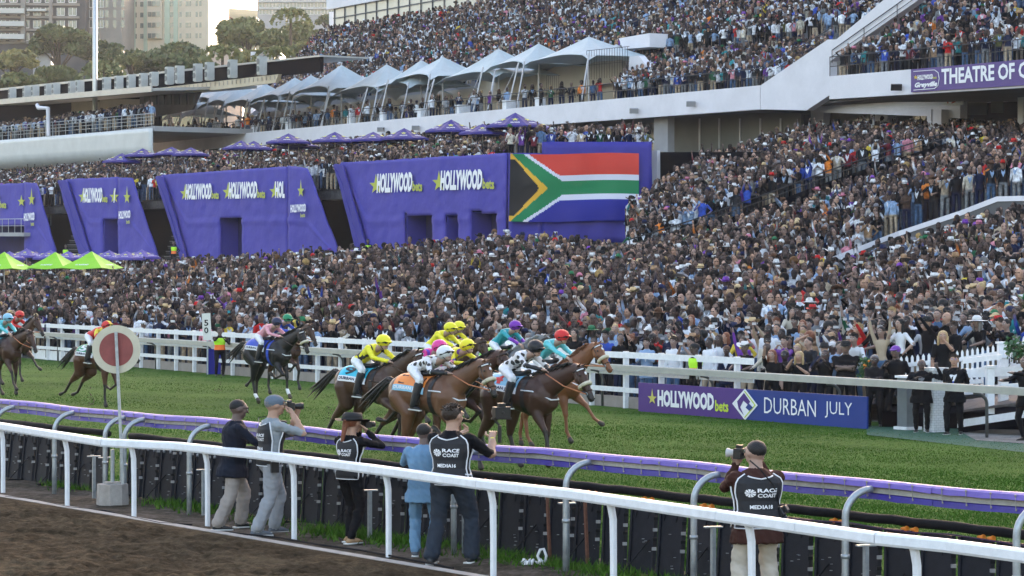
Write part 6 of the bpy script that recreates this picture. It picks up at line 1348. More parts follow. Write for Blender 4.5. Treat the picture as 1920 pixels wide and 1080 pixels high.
def horse_mesh(pose):
    if pose in _HM: return _HM[pose]
    g = GP[pose]; s = MB(); X, Z = V(1, 0, 0), V(0, 0, 1); lows = []
    def trunk_pt(y, a, k=1.0):
        for i in range(len(TR) - 1):
            if y <= TR[i + 1][0] or i == len(TR) - 2: break
        u = (y - TR[i][0]) / (TR[i + 1][0] - TR[i][0]); c, w_, h_ = [TR[i][j] + (TR[i + 1][j] - TR[i][j]) * u for j in (1, 2, 3)]; return V(math.cos(a) * w_ * k, y, c + math.sin(a) * h_ * k)
    s.loft([(V(0, y, c), X, Z, w_, h_) for y, c, w_, h_ in TR], 0, 24)
    # neck and head
    na, ha = R(g["na"]), R(g["ha"]); nd = V(0, math.cos(na), math.sin(na)); nu = V(0, -math.sin(na), math.cos(na)); nb = V(0, .42, 1.36); poll = nb + nd * .86
    s.loft([(nb, X, nu, .15, .27), (nb + nd * .22, X, nu, .125, .235), (nb + nd * .45, X, nu, .092, .185), (nb + nd * .68, X, nu, .075, .145), (poll, X, nu, .07, .115), (poll + nd * .06, X, nu, .05, .07)], 0, 18)
    hd = V(0, math.cos(ha), math.sin(ha)); hu = V(0, -math.sin(ha), math.cos(ha)); hb = poll + nd * .03 - nu * .01
    HD = [(-.06, .055, .07, 0), (.05, .082, .115, -.02), (.16, .082, .125, -.03), (.27, .062, .098, -.015), (.38, .048, .072, -.005), (.48, .047, .062, -.004), (.56, .05, .06, -.008), (.61, .035, .042, -.012)]
    s.loft([(hb + hd * d + hu * oz, X, hu, w_, h_) for d, w_, h_, oz in HD], [0, 0, 0, 0, 0, 2, 2], 18)
    for sd in (-1, 1):
        s.ell(hb + hd * .17 + X * sd * .062 - hu * .045, (.035, .075, .075), 0, 10, 7); s.ell(hb + hd * .14 + X * sd * .066 + hu * .045, (.022, .03, .025), 0, 8, 6)
        e0 = hb + X * sd * .045 + hu * .04 - hd * .03; s.loft([(e0, X, hd, .026, .022), (e0 + hu * .06 + X * sd * .008, X, hd, .03, .016), (e0 + hu * .14 + X * sd * .012, X, hd, .006, .005)], 0, 8)
        # muscles
        s.ell(V(sd * .15, .42, 1.18), (.09, .16, .27), 0, 12, 8, Matrix.Rotation(R(-18), 3, 'X')); s.ell(V(sd * .14, -.60, 1.18), (.115, .20, .27), 0, 12, 8, Matrix.Rotation(R(12), 3, 'X')); s.ell(V(sd * .075, .62, 1.14), (.075, .09, .13), 0, 10, 7)
    legs = {}
    for nm, sd in (("fr", 1), ("fl", -1)):
        a1, a2, a3 = g[nm]; e = (.40, .99); k = rot2(e, a1, .41); f = rot2(k, a2, .30); h = rot2(f, a3, .15); x = sd * .125; P3 = lambda q, dx=0: V(x + dx, q[0], q[1])
        s.cap(V(sd * .15, .46, 1.22), P3(e), .115, .098, 0, 12); s.tube([P3(e) + V(0, 0, .06), V(x, e[0] + (k[0] - e[0]) * .3, e[1] + (k[1] - e[1]) * .3), V(x, e[0] + (k[0] - e[0]) * .75, e[1] + (k[1] - e[1]) * .75), P3(k)], [.09, .088, .056, .050], 12, 0)
        s.ell(P3(k), (.047, .052, .058), 1, 10, 7); s.cap(P3(k), P3(f), .038, .032, 1, 10); s.ell(P3(f), (.038, .043, .042), 1, 9, 6); s.cap(P3(f), P3(h), .033, .034, 1, 10); hh = rot2(h, a3, .075); s.cap(P3(h), P3(hh), .045, .056, 3, 10); legs[nm] = (e, k, f, h, hh, x); lows.append(hh[1] - .055)
    for nm, sd in (("hr", 1), ("hl", -1)):
        a0, a1, a2, a3 = g[nm]; hp = (-.58, 1.20); st = rot2(hp, a0, .34); hk = rot2(st, a1, .44); f = rot2(hk, a2, .37); h = rot2(f, a3, .14); x = sd * .125; P3 = lambda q: V(x, q[0], q[1])
        s.cap(V(sd * .13, hp[0], hp[1]), P3(st), .185, .125, 0, 14); mid = (st[0] + (hk[0] - st[0]) * .35, st[1] + (hk[1] - st[1]) * .35); s.tube([P3(st) + V(0, 0, .05), P3(mid), P3(hk)], [.125, .105, .052], 12, 0)
        s.ell(P3(hk), (.042, .058, .062), 1, 10, 7); s.cap(P3(hk), P3(f), .043, .035, 1, 10); s.ell(P3(f), (.04, .044, .042), 1, 9, 6); s.cap(P3(f), P3(h), .034, .035, 1, 10); hh = rot2(h, a3, .07); s.cap(P3(h), P3(hh), .045, .055, 3, 10); legs[nm] = (hp, st, hk, f, hh, x); lows.append(hh[1] - .055)
    post = MB()
    for sd in (-1, 1): post.ell(hb + hd * .14 + X * sd * .084 + hu * .042, (.008, .022, .018), 4, 8, 6); post.ell(hb + hd * .565 + X * sd * .045 + hu * .015, (.010, .016, .012), 4, 8, 5)
    dz = -min(lows); b = fuse(s, .021, 4, post)
    for v in b.v: v.z += dz
    me = b.mesh("horse_body", [sk_m[0]] * 5, smooth=True)
    # mane, tail
    mn = MB(); r_ = random.Random(5)
    for i in range(60):
        t_ = i / 59; c = nb + nd * (t_ * .84) + nu * (.25 - .14 * t_); L = .13 + r_.uniform(0, .06); dr = (-nd * .9 + nu * r_.uniform(.1, .7) + X * r_.uniform(.3, .7) * 1).normalized(); mn.tube([c - nu * .03, c + dr * L * .5 + nu * .01, c + dr * L - nu * .05], [.02, .014, .003], 5)
    mn.ell(hb + hu * .07 + hd * .03, (.03, .07, .03), 0, 8, 5)
    tl_ = MB(); b0 = V(0, -.84, 1.42)
    for i in range(15):
        dx, dz_ = r_.uniform(-.035, .035), r_.uniform(-.05, .05); k = r_.uniform(.8, 1.15); tl_.tube([b0 + V(dx * .3, .04, dz_ * .3), b0 + V(dx, -.18 * k, .04 + dz_), b0 + V(dx * 1.6, -.40 * k, -.10 + dz_ * 1.4), b0 + V(dx * 2.2, -.62 * k, -.26 + dz_ * 2), b0 + V(dx * 2.4, -.82 * k, -.40 + dz_ * 2.5)], [.026, .028, .024, .015, .003], 5)
    for q in (mn, tl_):
        for v in q.v: v.z += dz
    def sheet(y0, y1, a0, a1, k, ny=8, na_=14, mi=0, sag=0.0):
        q = MB(); gr = [[trunk_pt(y0 + (y1 - y0) * i / ny, math.pi / 2 - (a0 + (a1 - a0) * j / na_), k) + V(0, -sag * abs(a0 + (a1 - a0) * j / na_), dz) for j in range(na_ + 1)] for i in range(ny + 1)]
        for i in range(ny):
            for j in range(na_): q.quad(gr[i][j], gr[i][j + 1], gr[i + 1][j + 1], gr[i + 1][j], mi)
        return q
    info = dict(dz=dz, hb=hb + V(0, 0, dz), hd=hd, hu=hu, nb=nb + V(0, 0, dz), nd=nd, nu=nu, sheet=sheet, pt=lambda y, a, k=1.0: trunk_pt(y, math.pi / 2 - a, k) + V(0, 0, dz), legs=legs, HD=HD,
                mane=mn.mesh("mane", [m_hair[0]], smooth=True), tail=tl_.mesh("tail", [m_hair[0]], smooth=True))
    _HM[pose] = (me, info); return _HM[pose]
def coat(name, c, pts=None): return mat("coat_" + name, c, .46, var=.28, scale=2.6, bump=.22, bscale=9, spec=.32)
m_hoof = mat("hoof", (.03, .025, .02), .6, var=.2); m_pts = mat("dark_points", (.012, .010, .009), .5, var=.2, scale=5); m_fleece = mat("sheepskin", (.55, .50, .38), .95, var=.15, scale=30, bump=.6, bscale=60); m_leather = mat("bridle_leather", (.03, .015, .01), .4, var=.2); m_rein = mat("orange_rein", (.45, .16, .07), .5, var=.1)
COATS = {"dark bay": (.048, .021, .014), "bay": (.065, .027, .015), "chestnut": (.17, .065, .028), "light bay": (.115, .052, .028), "black": (.010, .009, .010), "grey": (.12, .125, .13), "brown": (.05, .024, .015)}
def obj(name, me, parent, mats=None):
    o = bpy.data.objects.new(name, me); COL.objects.link(o); o.parent = parent
    if mats:
        for i, m_ in enumerate(mats):
            if i < len(o.material_slots): o.material_slots[i].link = 'OBJECT'; o.material_slots[i].material = m_
    return o
JP = dict(hip=1.70, hipy=-.32, lean=1.08, abs=1, armR=((.10, .52, 1.70), (1, -.2, -.4)), armL=((.10, .50, 1.68), (1, -.2, -.4)), footR=(.30, -.02, 1.06), footL=(-.30, -.02, 1.06), kneepole=(.30, 1, .45), bulk=.90, legw=.92, headpitch=-.12, footdir=(0, 1, -.05))
JP2 = dict(JP, lean=1.28, hip=1.72, headpitch=.22, armR=((.12, .50, 1.66), (1, -.3, -.4)), headyaw=.1)
JP3 = dict(JP, lean=.98, headpitch=-.05, armR=((.16, .55, 1.70), (1, -.4, -.2)), headyaw=.25)
def helmet_mesh():
    b = MB(); b.ell(V(0, -.004, .035), (.108, .126, .105), 0, 20, 12); b.loft([(V(0, .085, .045), V(1, 0, 0), V(0, 0, 1), .075, .010), (V(0, .135, .035), V(1, 0, 0), V(0, 0, 1), .06, .008), (V(0, .16, .028), V(1, 0, 0), V(0, 0, 1), .03, .006)], 0, 10); b.tube([V(-.105, -.01, .0), V(-.06, .11, .02), V(.06, .11, .02), V(.105, -.01, 0)], .012, 6, 1)
    b.ell(V(-.035, .105, .022), (.036, .018, .024), 1, 10, 6); b.ell(V(.035, .105, .022), (.036, .018, .024), 1, 10, 6); b.tube([V(-.085, .01, -.01), V(-.05, .045, -.09), V(.05, .045, -.09), V(.085, .01, -.01)], .006, 5, 1); return b.mesh("helmet", [m_band, m_band], smooth=True)
HELM = helmet_mesh(); m_gog = mat("goggle_lens", (.012, .012, .016), .15, var=0)
def dots(name, c0, c1, sc):
    m = bpy.data.materials.new(name); m.use_nodes = True; nt = m.node_tree; bs = nt.nodes["Principled BSDF"]; tc = nt.nodes.new("ShaderNodeTexCoord"); v = nt.nodes.new("ShaderNodeTexVoronoi"); v.inputs["Scale"].default_value = sc; v.inputs["Randomness"].default_value = .35
    r = nt.nodes.new("ShaderNodeValToRGB"); r.color_ramp.interpolation = 'CONSTANT'; r.color_ramp.elements[0].color = (*c1, 1); r.color_ramp.elements[1].color = (*c0, 1); r.color_ramp.elements[1].position = .40
    nt.links.new(tc.outputs["Object"], v.inputs[0]); nt.links.new(v.outputs["Distance"], r.inputs[0]); nt.links.new(r.outputs[0], bs.inputs["Base Color"]); bs.inputs["Roughness"].default_value = .6; return m
def bands(name, c0, c1, axis, edges):
    """silks with stripes: object-space coordinate along axis switches colour at the given edges"""
    m = bpy.data.materials.new(name); m.use_nodes = True; nt = m.node_tree; bs = nt.nodes["Principled BSDF"]; tc = nt.nodes.new("ShaderNodeTexCoord"); sx = nt.nodes.new("ShaderNodeSeparateXYZ"); r = nt.nodes.new("ShaderNodeValToRGB"); r.color_ramp.interpolation = 'CONSTANT'
    mr = nt.nodes.new("ShaderNodeMapRange"); lo, hi = edges[0], edges[-1]; mr.inputs[1].default_value = lo; mr.inputs[2].default_value = hi; e = r.color_ramp.elements; e[0].color = (*c0, 1); e[1].position = .999; e[1].color = (*c0, 1)
    for i, x in enumerate(edges[1:-1]): q = e.new((x - lo) / (hi - lo)); q.color = (*(c1 if i % 2 == 0 else c0), 1)
    nt.links.new(tc.outputs["Object"], sx.inputs[0]); nt.links.new(sx.outputs[axis], mr.inputs[0]); nt.links.new(mr.outputs[0], r.inputs[0]); nt.links.new(r.outputs[0], bs.inputs["Base Color"]); bs.inputs["Roughness"].default_value = .6; return m
def silk(name, c): return mat("silk_" + name, c, .5, var=.06, scale=4, bump=.25, bscale=14)
YEL = silk("yellow", (.72, .66, .02)); PNK = silk("pink", (.62, .28, .33)); MAG = silk("magenta", (.55, .02, .22)); TEAL = silk("teal", (.02, .30, .34)); CYN = silk("cyan", (.10, .48, .52)); RED = silk("red", (.55, .02, .02)); WHT = silk("white", (.66, .67, .70)); BLK = silk("black", (.012, .012, .015)); BLU = silk("blue", (.02, .06, .4)); NVY = silk("navy", (.015, .02, .06)); GRN = silk("green", (.01, .22, .10)); PUR = silk("purple", (.16, .02, .35)); LBL = silk("pale_blue", (.22, .45, .6))
SPOT = dots("spotted_silk", (.62, .62, .64), (.02, .02, .02), 9.0); STR = bands("striped_silk", (.72, .66, .02), (.012, .012, .012), 0, [-.3, -.13, -.085, .085, .13, .3]); RY = bands("red_yellow_silk", (.55, .02, .02), (.72, .58, .05), 1, [-.3, .14, .24, .9]); MAGS = bands("magenta_purple_silk", (.55, .02, .22), (.14, .03, .40), 0, [-.3, -.12, -.07, -.02, .02, .07, .12, .3]); PKS = bands("pink_striped_silk", (.62, .28, .33), (.6, .6, .65), 1, [-.3, -.02, .05, .09, .8])
YST = dots("starred_yellow_silk", (.72, .66, .02), (.10, .03, .25), 7.0); RYC = bands("red_yellow_cap", (.55, .02, .02), (.75, .6, .05), 0, [-.12, -.03, .03, .12])
HDX = heading(US) + R(11)
def saddle_number(root, info, num, c_cloth, c_num, c_low, horse):
    q = info["sheet"](-.62, .12, -1.35, 1.35, 1.05); q2 = info["sheet"](-.62, .12, 1.15, 1.50, 1.065, 8, 4); q3 = info["sheet"](-.62, .12, -1.50, -1.15, 1.065, 8, 4)
    cloth_ = q.build("saddle_cloth", c_cloth, root, True, local=True); q2.build("cloth_band", c_low, cloth_, True, local=True); q3.build("cloth_band", c_low, cloth_, True, local=True)
    def wrap(body, y0, y1, a0, a1, mt_, k, bold=.03):
        b = text_mb(body, 1, 1, bold=bold); o_ = MB()
        for f in (1,):
            vs = [info["pt"](y0 + (y1 - y0) * v.x, a0 + (a1 - a0) * v.y, k) for v in b.v]; o_.add(vs, b.f)
        o_.build("lettering", mt_, cloth_, local=True)
    if num: wrap(num, -.50, -.50 + (.26 if num != '1' else .13) * len(num), 1.08, .45, c_num, 1.065)
    wrap("DURBAN JULY", -.58, .08, 1.45, 1.22, NVY if c_low is WHT else WHT, 1.085, .04)
def strap(b, pts, r=.011, mi=0): b.tube(pts, r, 6, mi, flat=.5)
def horse(px, gy, pose, ct, lab, jlab, num, cc, cn, silks, sleeves, helm, jp=JP, scale=1.0, noseband=None, cap2=None, blaze=False, socks=False, cgrp=None, band=None, legmat=None, dx=0.0, breech=None):
    scale = scale * 1.07
    Y = F * (CH - TURF) / (gy - HZ); X_ = (px - CX) / F * Y; me, info = horse_mesh(pose); c = coat(ct.replace(" ", "_"), COATS[ct])
    root = empty("horse", (X_, Y, TURF), HDX, lab, "horse", "racehorses galloping to the line"); root.scale = (scale * 1.05, scale * 1.10, scale * .985)
    obj("body", me, root, [c, legmat or (c if ct in ("chestnut", "grey") else m_pts), m_pts if ct != "chestnut" else c, m_hoof, m_eye])
    hm = m_hair[0] if ct != "chestnut" else mat("chestnut_mane", (.14, .055, .025), .6, var=.2, scale=20)
    if ct == "grey": hm = mat("grey_mane", (.3, .3, .31), .6, var=.2, scale=20)
    obj("mane", info["mane"], root, [hm]); obj("tail", info["tail"], root, [hm])
    if cc is not None: saddle_number(root, info, num, cc, cn, band or WHT, ct)
    b = MB(); pts = [info["pt"](.20, a, 1.03) for a in [i * math.pi * 2 / 24 for i in range(25)]]
    b2 = MB()
    for i in range(24): p, q = pts[i], pts[i + 1]; b2.quad(p, q, q + V(0, .09, 0), p + V(0, .09, 0))
    b2.build("girth", BLK if ct != "black" else BLU, root, True, local=True)
    s = MB(); sp_ = [(V(0, -.32, 1.62), .11, .035), (V(0, -.15, 1.59), .13, .045), (V(0, .05, 1.60), .10, .05), (V(0, .14, 1.64), .06, .04)]; s.loft([(p + V(0, 0, info["dz"]), V(1, 0, 0), V(0, 0, 1), a, c_) for p, a, c_ in sp_], 0, 12)
    for sd in (-1, 1): s.tube([info["pt"](.05, sd * .5, 1.06), info["pt"](.04, sd * 1.1, 1.12), V(sd * .31, .03, 1.18 + info["dz"])], .012, 5); s.tube([V(sd * .31 + .04 * math.cos(a), .04, 1.13 + info["dz"] + .06 * math.sin(a)) for a in [i * .7 for i in range(10)]], .008, 5)
    s.build("saddle", BLK, root, True, local=True)
    hb, hd_, hu = info["hb"], info["hd"], info["hu"]; br = MB(); X = V(1, 0, 0)
    def ring(d, k=1.06, r=.010, mi=0, tilt=0):
        HDl = info["HD"]; 
        for i in range(len(HDl) - 1):
            if d <= HDl[i + 1][0]: break
        u = (d - HDl[i][0]) / (HDl[i + 1][0] - HDl[i][0]); w_, h_, oz = [HDl[i][j] + (HDl[i + 1][j] - HDl[i][j]) * u for j in (1, 2, 3)]
        return [hb + hd_ * (d + tilt * math.sin(a)) + hu * (oz + math.sin(a) * h_ * k) + X * math.cos(a) * w_ * k for a in [2 * math.pi * i / 18 for i in range(19)]]
    for d in (.42, .03): br.tube(ring(d), .010, 6)
    for sd in (-1, 1): br.tube([hb + hd_ * .02 + X * sd * .085, hb + hd_ * .2 + X * sd * .085 - hu * .02, hb + hd_ * .44 + X * sd * .055 - hu * .02], .009, 6); br.tube([hb + hd_ * (.46 + .03 * math.cos(a)) + X * sd * .057 + hu * (-.02 + .03 * math.sin(a)) for a in [i * .7 for i in range(10)]], .006, 5, 1)
    br.build("bridle", [m_leather, m_galv], root, True, local=True)
    if band is not None or True:
        bb = MB(); bb.tube([p for p in ring(.05, 1.10, tilt=.0) if (p - hb).dot(hu) > -.01], .012, 6); bb.build("browband", WHT if num in ("9", "1", "12") or noseband else m_leather, root, True, local=True)
    if noseband: nb_ = MB(); nb_.tube(ring(.30, 1.12), .034, 10); nb_.build("noseband", m_fleece, root, True, local=True)
    rn = MB()
    for sd in (-1, 1): a0 = hb + hd_ * .46 + X * sd * .06 - hu * .02; rn.tube([a0, a0.lerp(V(sd * .10, .62, 1.72), .5) + V(sd * .05, 0, -.03), V(sd * .10, .62, 1.72)], .011, 5)
    rn.build("reins", m_rein if ct in ("dark bay", "chestnut", "light bay") else m_leather, root, True, local=True)
    cg = MB(); nb0, nd_, nu_ = info["nb"], info["nd"], info["nu"]; cg.tube([info["pt"](.22, 1.25, 1.02), info["pt"](.45, 1.35, 1.05), V(.08, .72, 1.18 + info["dz"]), V(-.08, .72, 1.18 + info["dz"]), info["pt"](.45, -1.35, 1.05), info["pt"](.22, -1.25, 1.02)], .013, 6); cg.build("breastplate", WHT if noseband else m_leather, root, True, local=True)
    if blaze: q = MB(); q.ell(hb + hd_ * .13 + hu * .098, (.022, .03, .012), 0, 10, 5, Matrix.Rotation(R(GP[pose]["ha"]), 3, 'X')); q.build("blaze", WHT, root, True, local=True)
    if socks:
        q = MB()
        for nm in ("hr", "fl")[:1 if socks == 1 else 2]:
            l = info["legs"][nm]; a, c2 = l[3] if nm[0] == "h" else l[2], l[4]; q.cap(V(l[5], a[0], a[1] + info["dz"]), V(l[5], c2[0] * .5 + a[0] * .5, c2[1] * .5 + a[1] * .5 + info["dz"]), .040, .042, 0, 10)
        q.build("sock", WHT, root, True, local=True)
    o, ji = person(V(X_, Y, TURF), HDX, jp, 2, jlab, "jockey", "jockeys crouched on the racehorses", 6 if ct != "bay" else 5, silks, "white", breech or WHT, sleeves, None, 0, None, scale=scale * 1.04, xs=1.06, shoes=BLK)
    o.material_slots[3].material = breech or WHT
    h = obj("helmet", HELM, o, [helm, m_gog]); h.location = ji["head"]; h.scale = (ji["hs"],) * 3; h.rotation_euler = ji["HR"].to_euler()
    # boots as a child: lower legs in black
    for sd in (-1, 1):
        bt_ = MB(); hp = V(sd * .083, jp["hipy"], jp["hip"] - .02); ft = V(*jp["footR" if sd > 0 else "footL"]); ank = ft + V(0, -.03, .085); kn, ank = ik(hp, ank, .44, .415, V(*jp["kneepole"])); bt_.cap(kn.lerp(ank, .22), ank, .074, .060, 0, 12); bt_.build("boot", BLK, o, True, local=True)
    return root, o
HS = [  # px, hoof row, pose, coat, ...
 dict(px=980, gy=888, pose="reach", ct="dark bay", lab="leading dark bay horse with cream sheepskin noseband, nearest the finish", jlab="jockey in white silks with black spots and black helmet on the leading bay", num="4", cc=LBL, cn=RED, silks=SPOT, sleeves=BLK, helm=BLK, noseband=1, blaze=True),
 dict(px=1034, gy=843, pose="forward", ct="chestnut", lab="chestnut horse with white blaze and cream noseband outside the leader", jlab="jockey in cyan silks and red helmet on the chestnut", num="", cc=WHT, cn=RED, silks=CYN, sleeves=CYN, helm=RED, noseband=1, blaze=True, jp=JP3),
 dict(px=808, gy=893, pose="drive", ct="light bay", lab="light bay horse with an orange saddle cloth numbered 1", jlab="jockey in white silks with black spots, black sleeves and white helmet", num="1", cc=silk("orange", (.72, .22, .04)), cn=BLK, silks=SPOT, sleeves=BLK, helm=WHT, noseband=1, jp=JP2, blaze=True, band=LBL),
 dict(px=698, gy=857, pose="fold", ct="brown", lab="brown horse with a turquoise saddle cloth numbered 9", jlab="jockey in yellow silks with black stripes and yellow helmet", num="9", cc=silk("turquoise", (.02, .42, .58)), cn=BLK, silks=STR, sleeves=YEL, helm=YEL, blaze=True),
 dict(px=800, gy=862, pose="stretch", ct="bay", lab="bay horse mostly hidden behind the orange clothed one, under the magenta jockey", jlab="jockey in magenta silks with purple stripes and pink helmet", num="", cc=WHT, cn=BLU, silks=MAGS, sleeves=MAG, helm=mat("pink_shell", (.66, .05, .26), .4, var=0), jp=JP2),
 dict(px=852, gy=858, pose="fold", ct="dark bay", lab="dark bay horse with head up, between the orange clothed horse and the leader", jlab="jockey in yellow silks with purple stars and yellow helmet, head low", num="", cc=WHT, cn=BLU, silks=YST, sleeves=YEL, helm=YEL, jp=JP2),
 dict(px=828, gy=800, pose="drive", ct="brown", lab="brown horse in the second line under the nearer all-yellow jockey", jlab="jockey in plain yellow silks, nearer of the two all-yellow riders", num="", cc=silk("lime", (.2, .6, .05)), cn=BLK, silks=YEL, sleeves=YEL, helm=YEL, jp=JP3),
 dict(px=844, gy=782, pose="stretch", ct="bay", lab="bay horse under the farther all-yellow jockey, its white nosed head just showing", jlab="jockey in plain yellow silks, farther of the two all-yellow riders", num="", cc=WHT, cn=BLK, silks=YEL, sleeves=YEL, helm=YEL, noseband=1),
 dict(px=950, gy=790, pose="fold", ct="grey", lab="dappled grey horse with a bright green saddle cloth", jlab="jockey in teal silks with purple sleeves and purple helmet on the grey", num="", cc=silk("lime", (.2, .6, .05)), cn=BLK, silks=TEAL, sleeves=PUR, helm=PUR, jp=JP3),
 dict(px=505, gy=760, pose="drive", ct="black", lab="black horse with a thick pale noseband chasing the leading group", jlab="jockey in pink silks and navy helmet on the black horse", num="", cc=BLU, cn=RED, silks=PNK, sleeves=PNK, helm=NVY, noseband=1, socks=2),
 dict(px=526, gy=742, pose="fold", ct="dark bay", lab="dark bay horse half hidden beyond the black horse", jlab="jockey in blue silks and green helmet beyond the pink jockey", num="", cc=BLU, cn=WHT, silks=BLU, sleeves=BLU, helm=GRN, blaze=True),
 dict(px=186, gy=763, pose="stretch", ct="bay", lab="bay horse with a green saddle cloth numbered 5 behind the round sign", jlab="jockey in red and yellow silks and quartered helmet behind the round sign", num="5", cc=GRN, cn=WHT, silks=RY, sleeves=RED, helm=RYC, jp=JP2),
 dict(px=4, gy=748, pose="reach", ct="dark bay", lab="dark bay horse entering at the far left with a pale browband", jlab="jockey in turquoise silks and pale blue helmet at the far left", num="", cc=CYN, cn=WHT, silks=CYN, sleeves=CYN, helm=LBL, jp=JP3),
 dict(px=26, gy=724, pose="forward", ct="dark bay", lab="dark bay horse at the far left, beyond the turquoise jockey's mount", jlab="jockey in red silks and red helmet at the far left", num="", cc=WHT, cn=BLU, silks=RED, sleeves=RED, helm=RED)]
for h_ in HS: horse(**h_)
# clods of turf kicked up
for px, gy in ((412, 735), (170, 762), (620, 790)):
    b = MB(); Y = F * (CH - TURF) / (gy + 25 - HZ)
    for k in range(26): b.ell(PY(px + rnd.gauss(0, 4), gy - abs(rnd.gauss(0, 18)), Y + rnd.gauss(0, .3)), rnd.uniform(.006, .02), 0, 5, 3)
    tag(b.build("turf_clods", m_apron), "small clods of earth in the air " + {412: "behind the black horse", 170: "below the number 5 horse", 620: "behind the number 9 horse"}[px], "clods", kind='stuff')
# ---------------------------------------------------------------- race board
P1, P2 = G(1197, 771, TURF), G(1627, 805, TURF); bdir = (P2 - P1).normalized(); zt_ = .50
LB_ = Line(P1, P2); rt = empty("race_board", (P1 + P2) / 2, 0, "long purple and blue advertising board reading HOLLYWOODbets DURBAN JULY below the far rail", "signboard")
nb_ = bdir.cross(zo).normalized()
if nb_.y > 0: nb_ = -nb_
def bp(px, v): q = LB_.at(px); return Vector((q.x, q.y, TURF + (zt_ - TURF) * v))
m_bp = mat("board_purple", (.065, .022, .19), .4, var=.08, scale=.5); m_bb = mat("board_blue", (.007, .036, .22), .4, var=.08, scale=.5)
b = MB(); b.prism([bp(1197, 0), bp(1397, 0), bp(1397, 1), bp(1197, 1)], -nb_ * .05); b.build("purple_panel", m_bp, rt)
b = MB(); b.prism([bp(1397.2, 0), bp(1625, 0), bp(1625, 1), bp(1397.2, 1)], -nb_ * .05); b.build("blue_panel", m_bb, rt)
def blet(t, x0, x1, v0, v1, m_, bold=.0, k=0.0): text_on(t, bp(x0, v0), bp(x1, v0), bp(x0 + k, v1), .02, bold=bold).build("lettering", m_, rt)
blet("HOLLYWOOD", 1234, 1340, .22, .80, m_let, .055); blet("bets", 1342, 1367, .20, .58, mat("bright_lime", (.50, .62, .05), .5, var=0), .03); blet("DURBAN", 1434, 1531, .26, .78, m_let, -.004); blet("JULY", 1548, 1599, .26, .78, m_let, -.004)
bb = MB(); fan_star(bb, 0, 0, 1, lambda x, y: bp(1224 + x * 9, .48 + y * .22) + nb_ * .02, spike=1.6); bb.build("star", mat("board_star", (.55, .50, .12), .5, var=0), rt)
def dia(cx, cy, rx, ry, m_, o_, nm="diamond"):
    b = MB(); b.add([bp(cx - rx, cy) + nb_ * o_, bp(cx, cy - ry) + nb_ * o_, bp(cx + rx, cy) + nb_ * o_, bp(cx, cy + ry) + nb_ * o_], [(0, 1, 2, 3)]); b.build(nm, m_, rt)
dia(1398, .50, 24, .52, m_let, .02); dia(1398, .50, 20.5, .45, _M["bright_lime"], .024); dia(1397, .50, 19, .42, m_let, .028)
b = MB(); o_ = .034; b.add([bp(1384, .58) + nb_ * o_, bp(1397, .88) + nb_ * o_, bp(1409, .60) + nb_ * o_, bp(1404, .50) + nb_ * o_, bp(1396, .62) + nb_ * o_, bp(1390, .40) + nb_ * o_, bp(1397, .14) + nb_ * o_, bp(1387, .34) + nb_ * o_], [(0, 4, 1), (1, 4, 2), (2, 4, 3), (0, 7, 5, 4), (5, 7, 6)]); b.build("emblem", m_bp, rt)
b = MB(); b.add([bp(1400, .40) + nb_ * .036, bp(1406, .55) + nb_ * .036, bp(1414, .42) + nb_ * .036, bp(1407, .30) + nb_ * .036], [(0, 1, 2, 3)]); b.build("emblem", m_bb, rt)
for px in (1240, 1330, 1420, 1510, 1600): q = bp(px, .7) - nb_ * .06; b = MB(); b.beam(q, V(q.x, q.y, TURF) - nb_ * .35, .03, .03); b.build("strut", m_galv, rt)
# ---------------------------------------------------------------- right hand end: paving, carpet, pillar, plinth, picket fence, ramp
m_green = mat("green_carpet", (.01, .075, .045), .9, var=.15, scale=3)
b = MB(); b.quad(G(1625, 798, -.238), G(1625, 815, -.238), G(2010, 858, -.238), G(2010, 806, -.238)); struct(b.build("carpet", m_green, local=True))
b = MB(); b.quad(G(1795, 806, -.23), G(1830, 825, -.23), G(2010, 838, -.23), G(2010, 790, -.23)); struct(b.build("path", m_pave, local=True))
b = MB(); 
def up(px, py, z): return G(px, py, TURF) * 1 + zo * 0
Yp = 60.6; pc = PY(1757, 810, 60.0); b = MB(); b.box(V(pc.x, 60.3, TURF + .70), (.36, .36, 1.40), heading(US)); b.box(V(pc.x, 60.3, TURF + 1.43), (.44, .44, .07), heading(US))
m_brickw = bpy.data.materials.new("white_brick"); m_brickw.use_nodes = True; nt = m_brickw.node_tree; bs = nt.nodes["Principled BSDF"]; bs.inputs["Roughness"].default_value = .7; tc = nt.nodes.new("ShaderNodeTexCoord"); mp = nt.nodes.new("ShaderNodeMapping"); mp.inputs["Rotation"].default_value = (R(90), 0, 0); bk = nt.nodes.new("ShaderNodeTexBrick"); bk.inputs["Scale"].default_value = 4.5
bk.inputs["Color1"].default_value = (.62, .64, .66, 1); bk.inputs["Color2"].default_value = (.56, .58, .60, 1); bk.inputs["Mortar"].default_value = (.3, .31, .33, 1); bk.inputs["Mortar Size"].default_value = .015; nt.links.new(tc.outputs["Object"], mp.inputs[0]); nt.links.new(mp.outputs[0], bk.inputs[0]); nt.links.new(bk.outputs[0], bs.inputs["Base Color"])
tag(b.build("brick_pillar", m_brickw), "white painted brick pillar between the two suited men", "pillar")
pc = PY(1702, 805, 61.2); b = MB(); b.box(V(pc.x, 61.2, TURF + .6), (.34, .34, 1.2), heading(US)); b.box(V(pc.x, 61.2, TURF + .04), (.46, .46, .08), heading(US), 1); b.box(V(pc.x, 61.2, TURF + 1.225), (.42, .42, .05), heading(US), 1)
tag(b.build("plinth_stand", [mat("grey_panel", (.13, .15, .16), .5, var=.1), m_white]), "grey plinth with a white base left of the white brick pillar", "plinth")
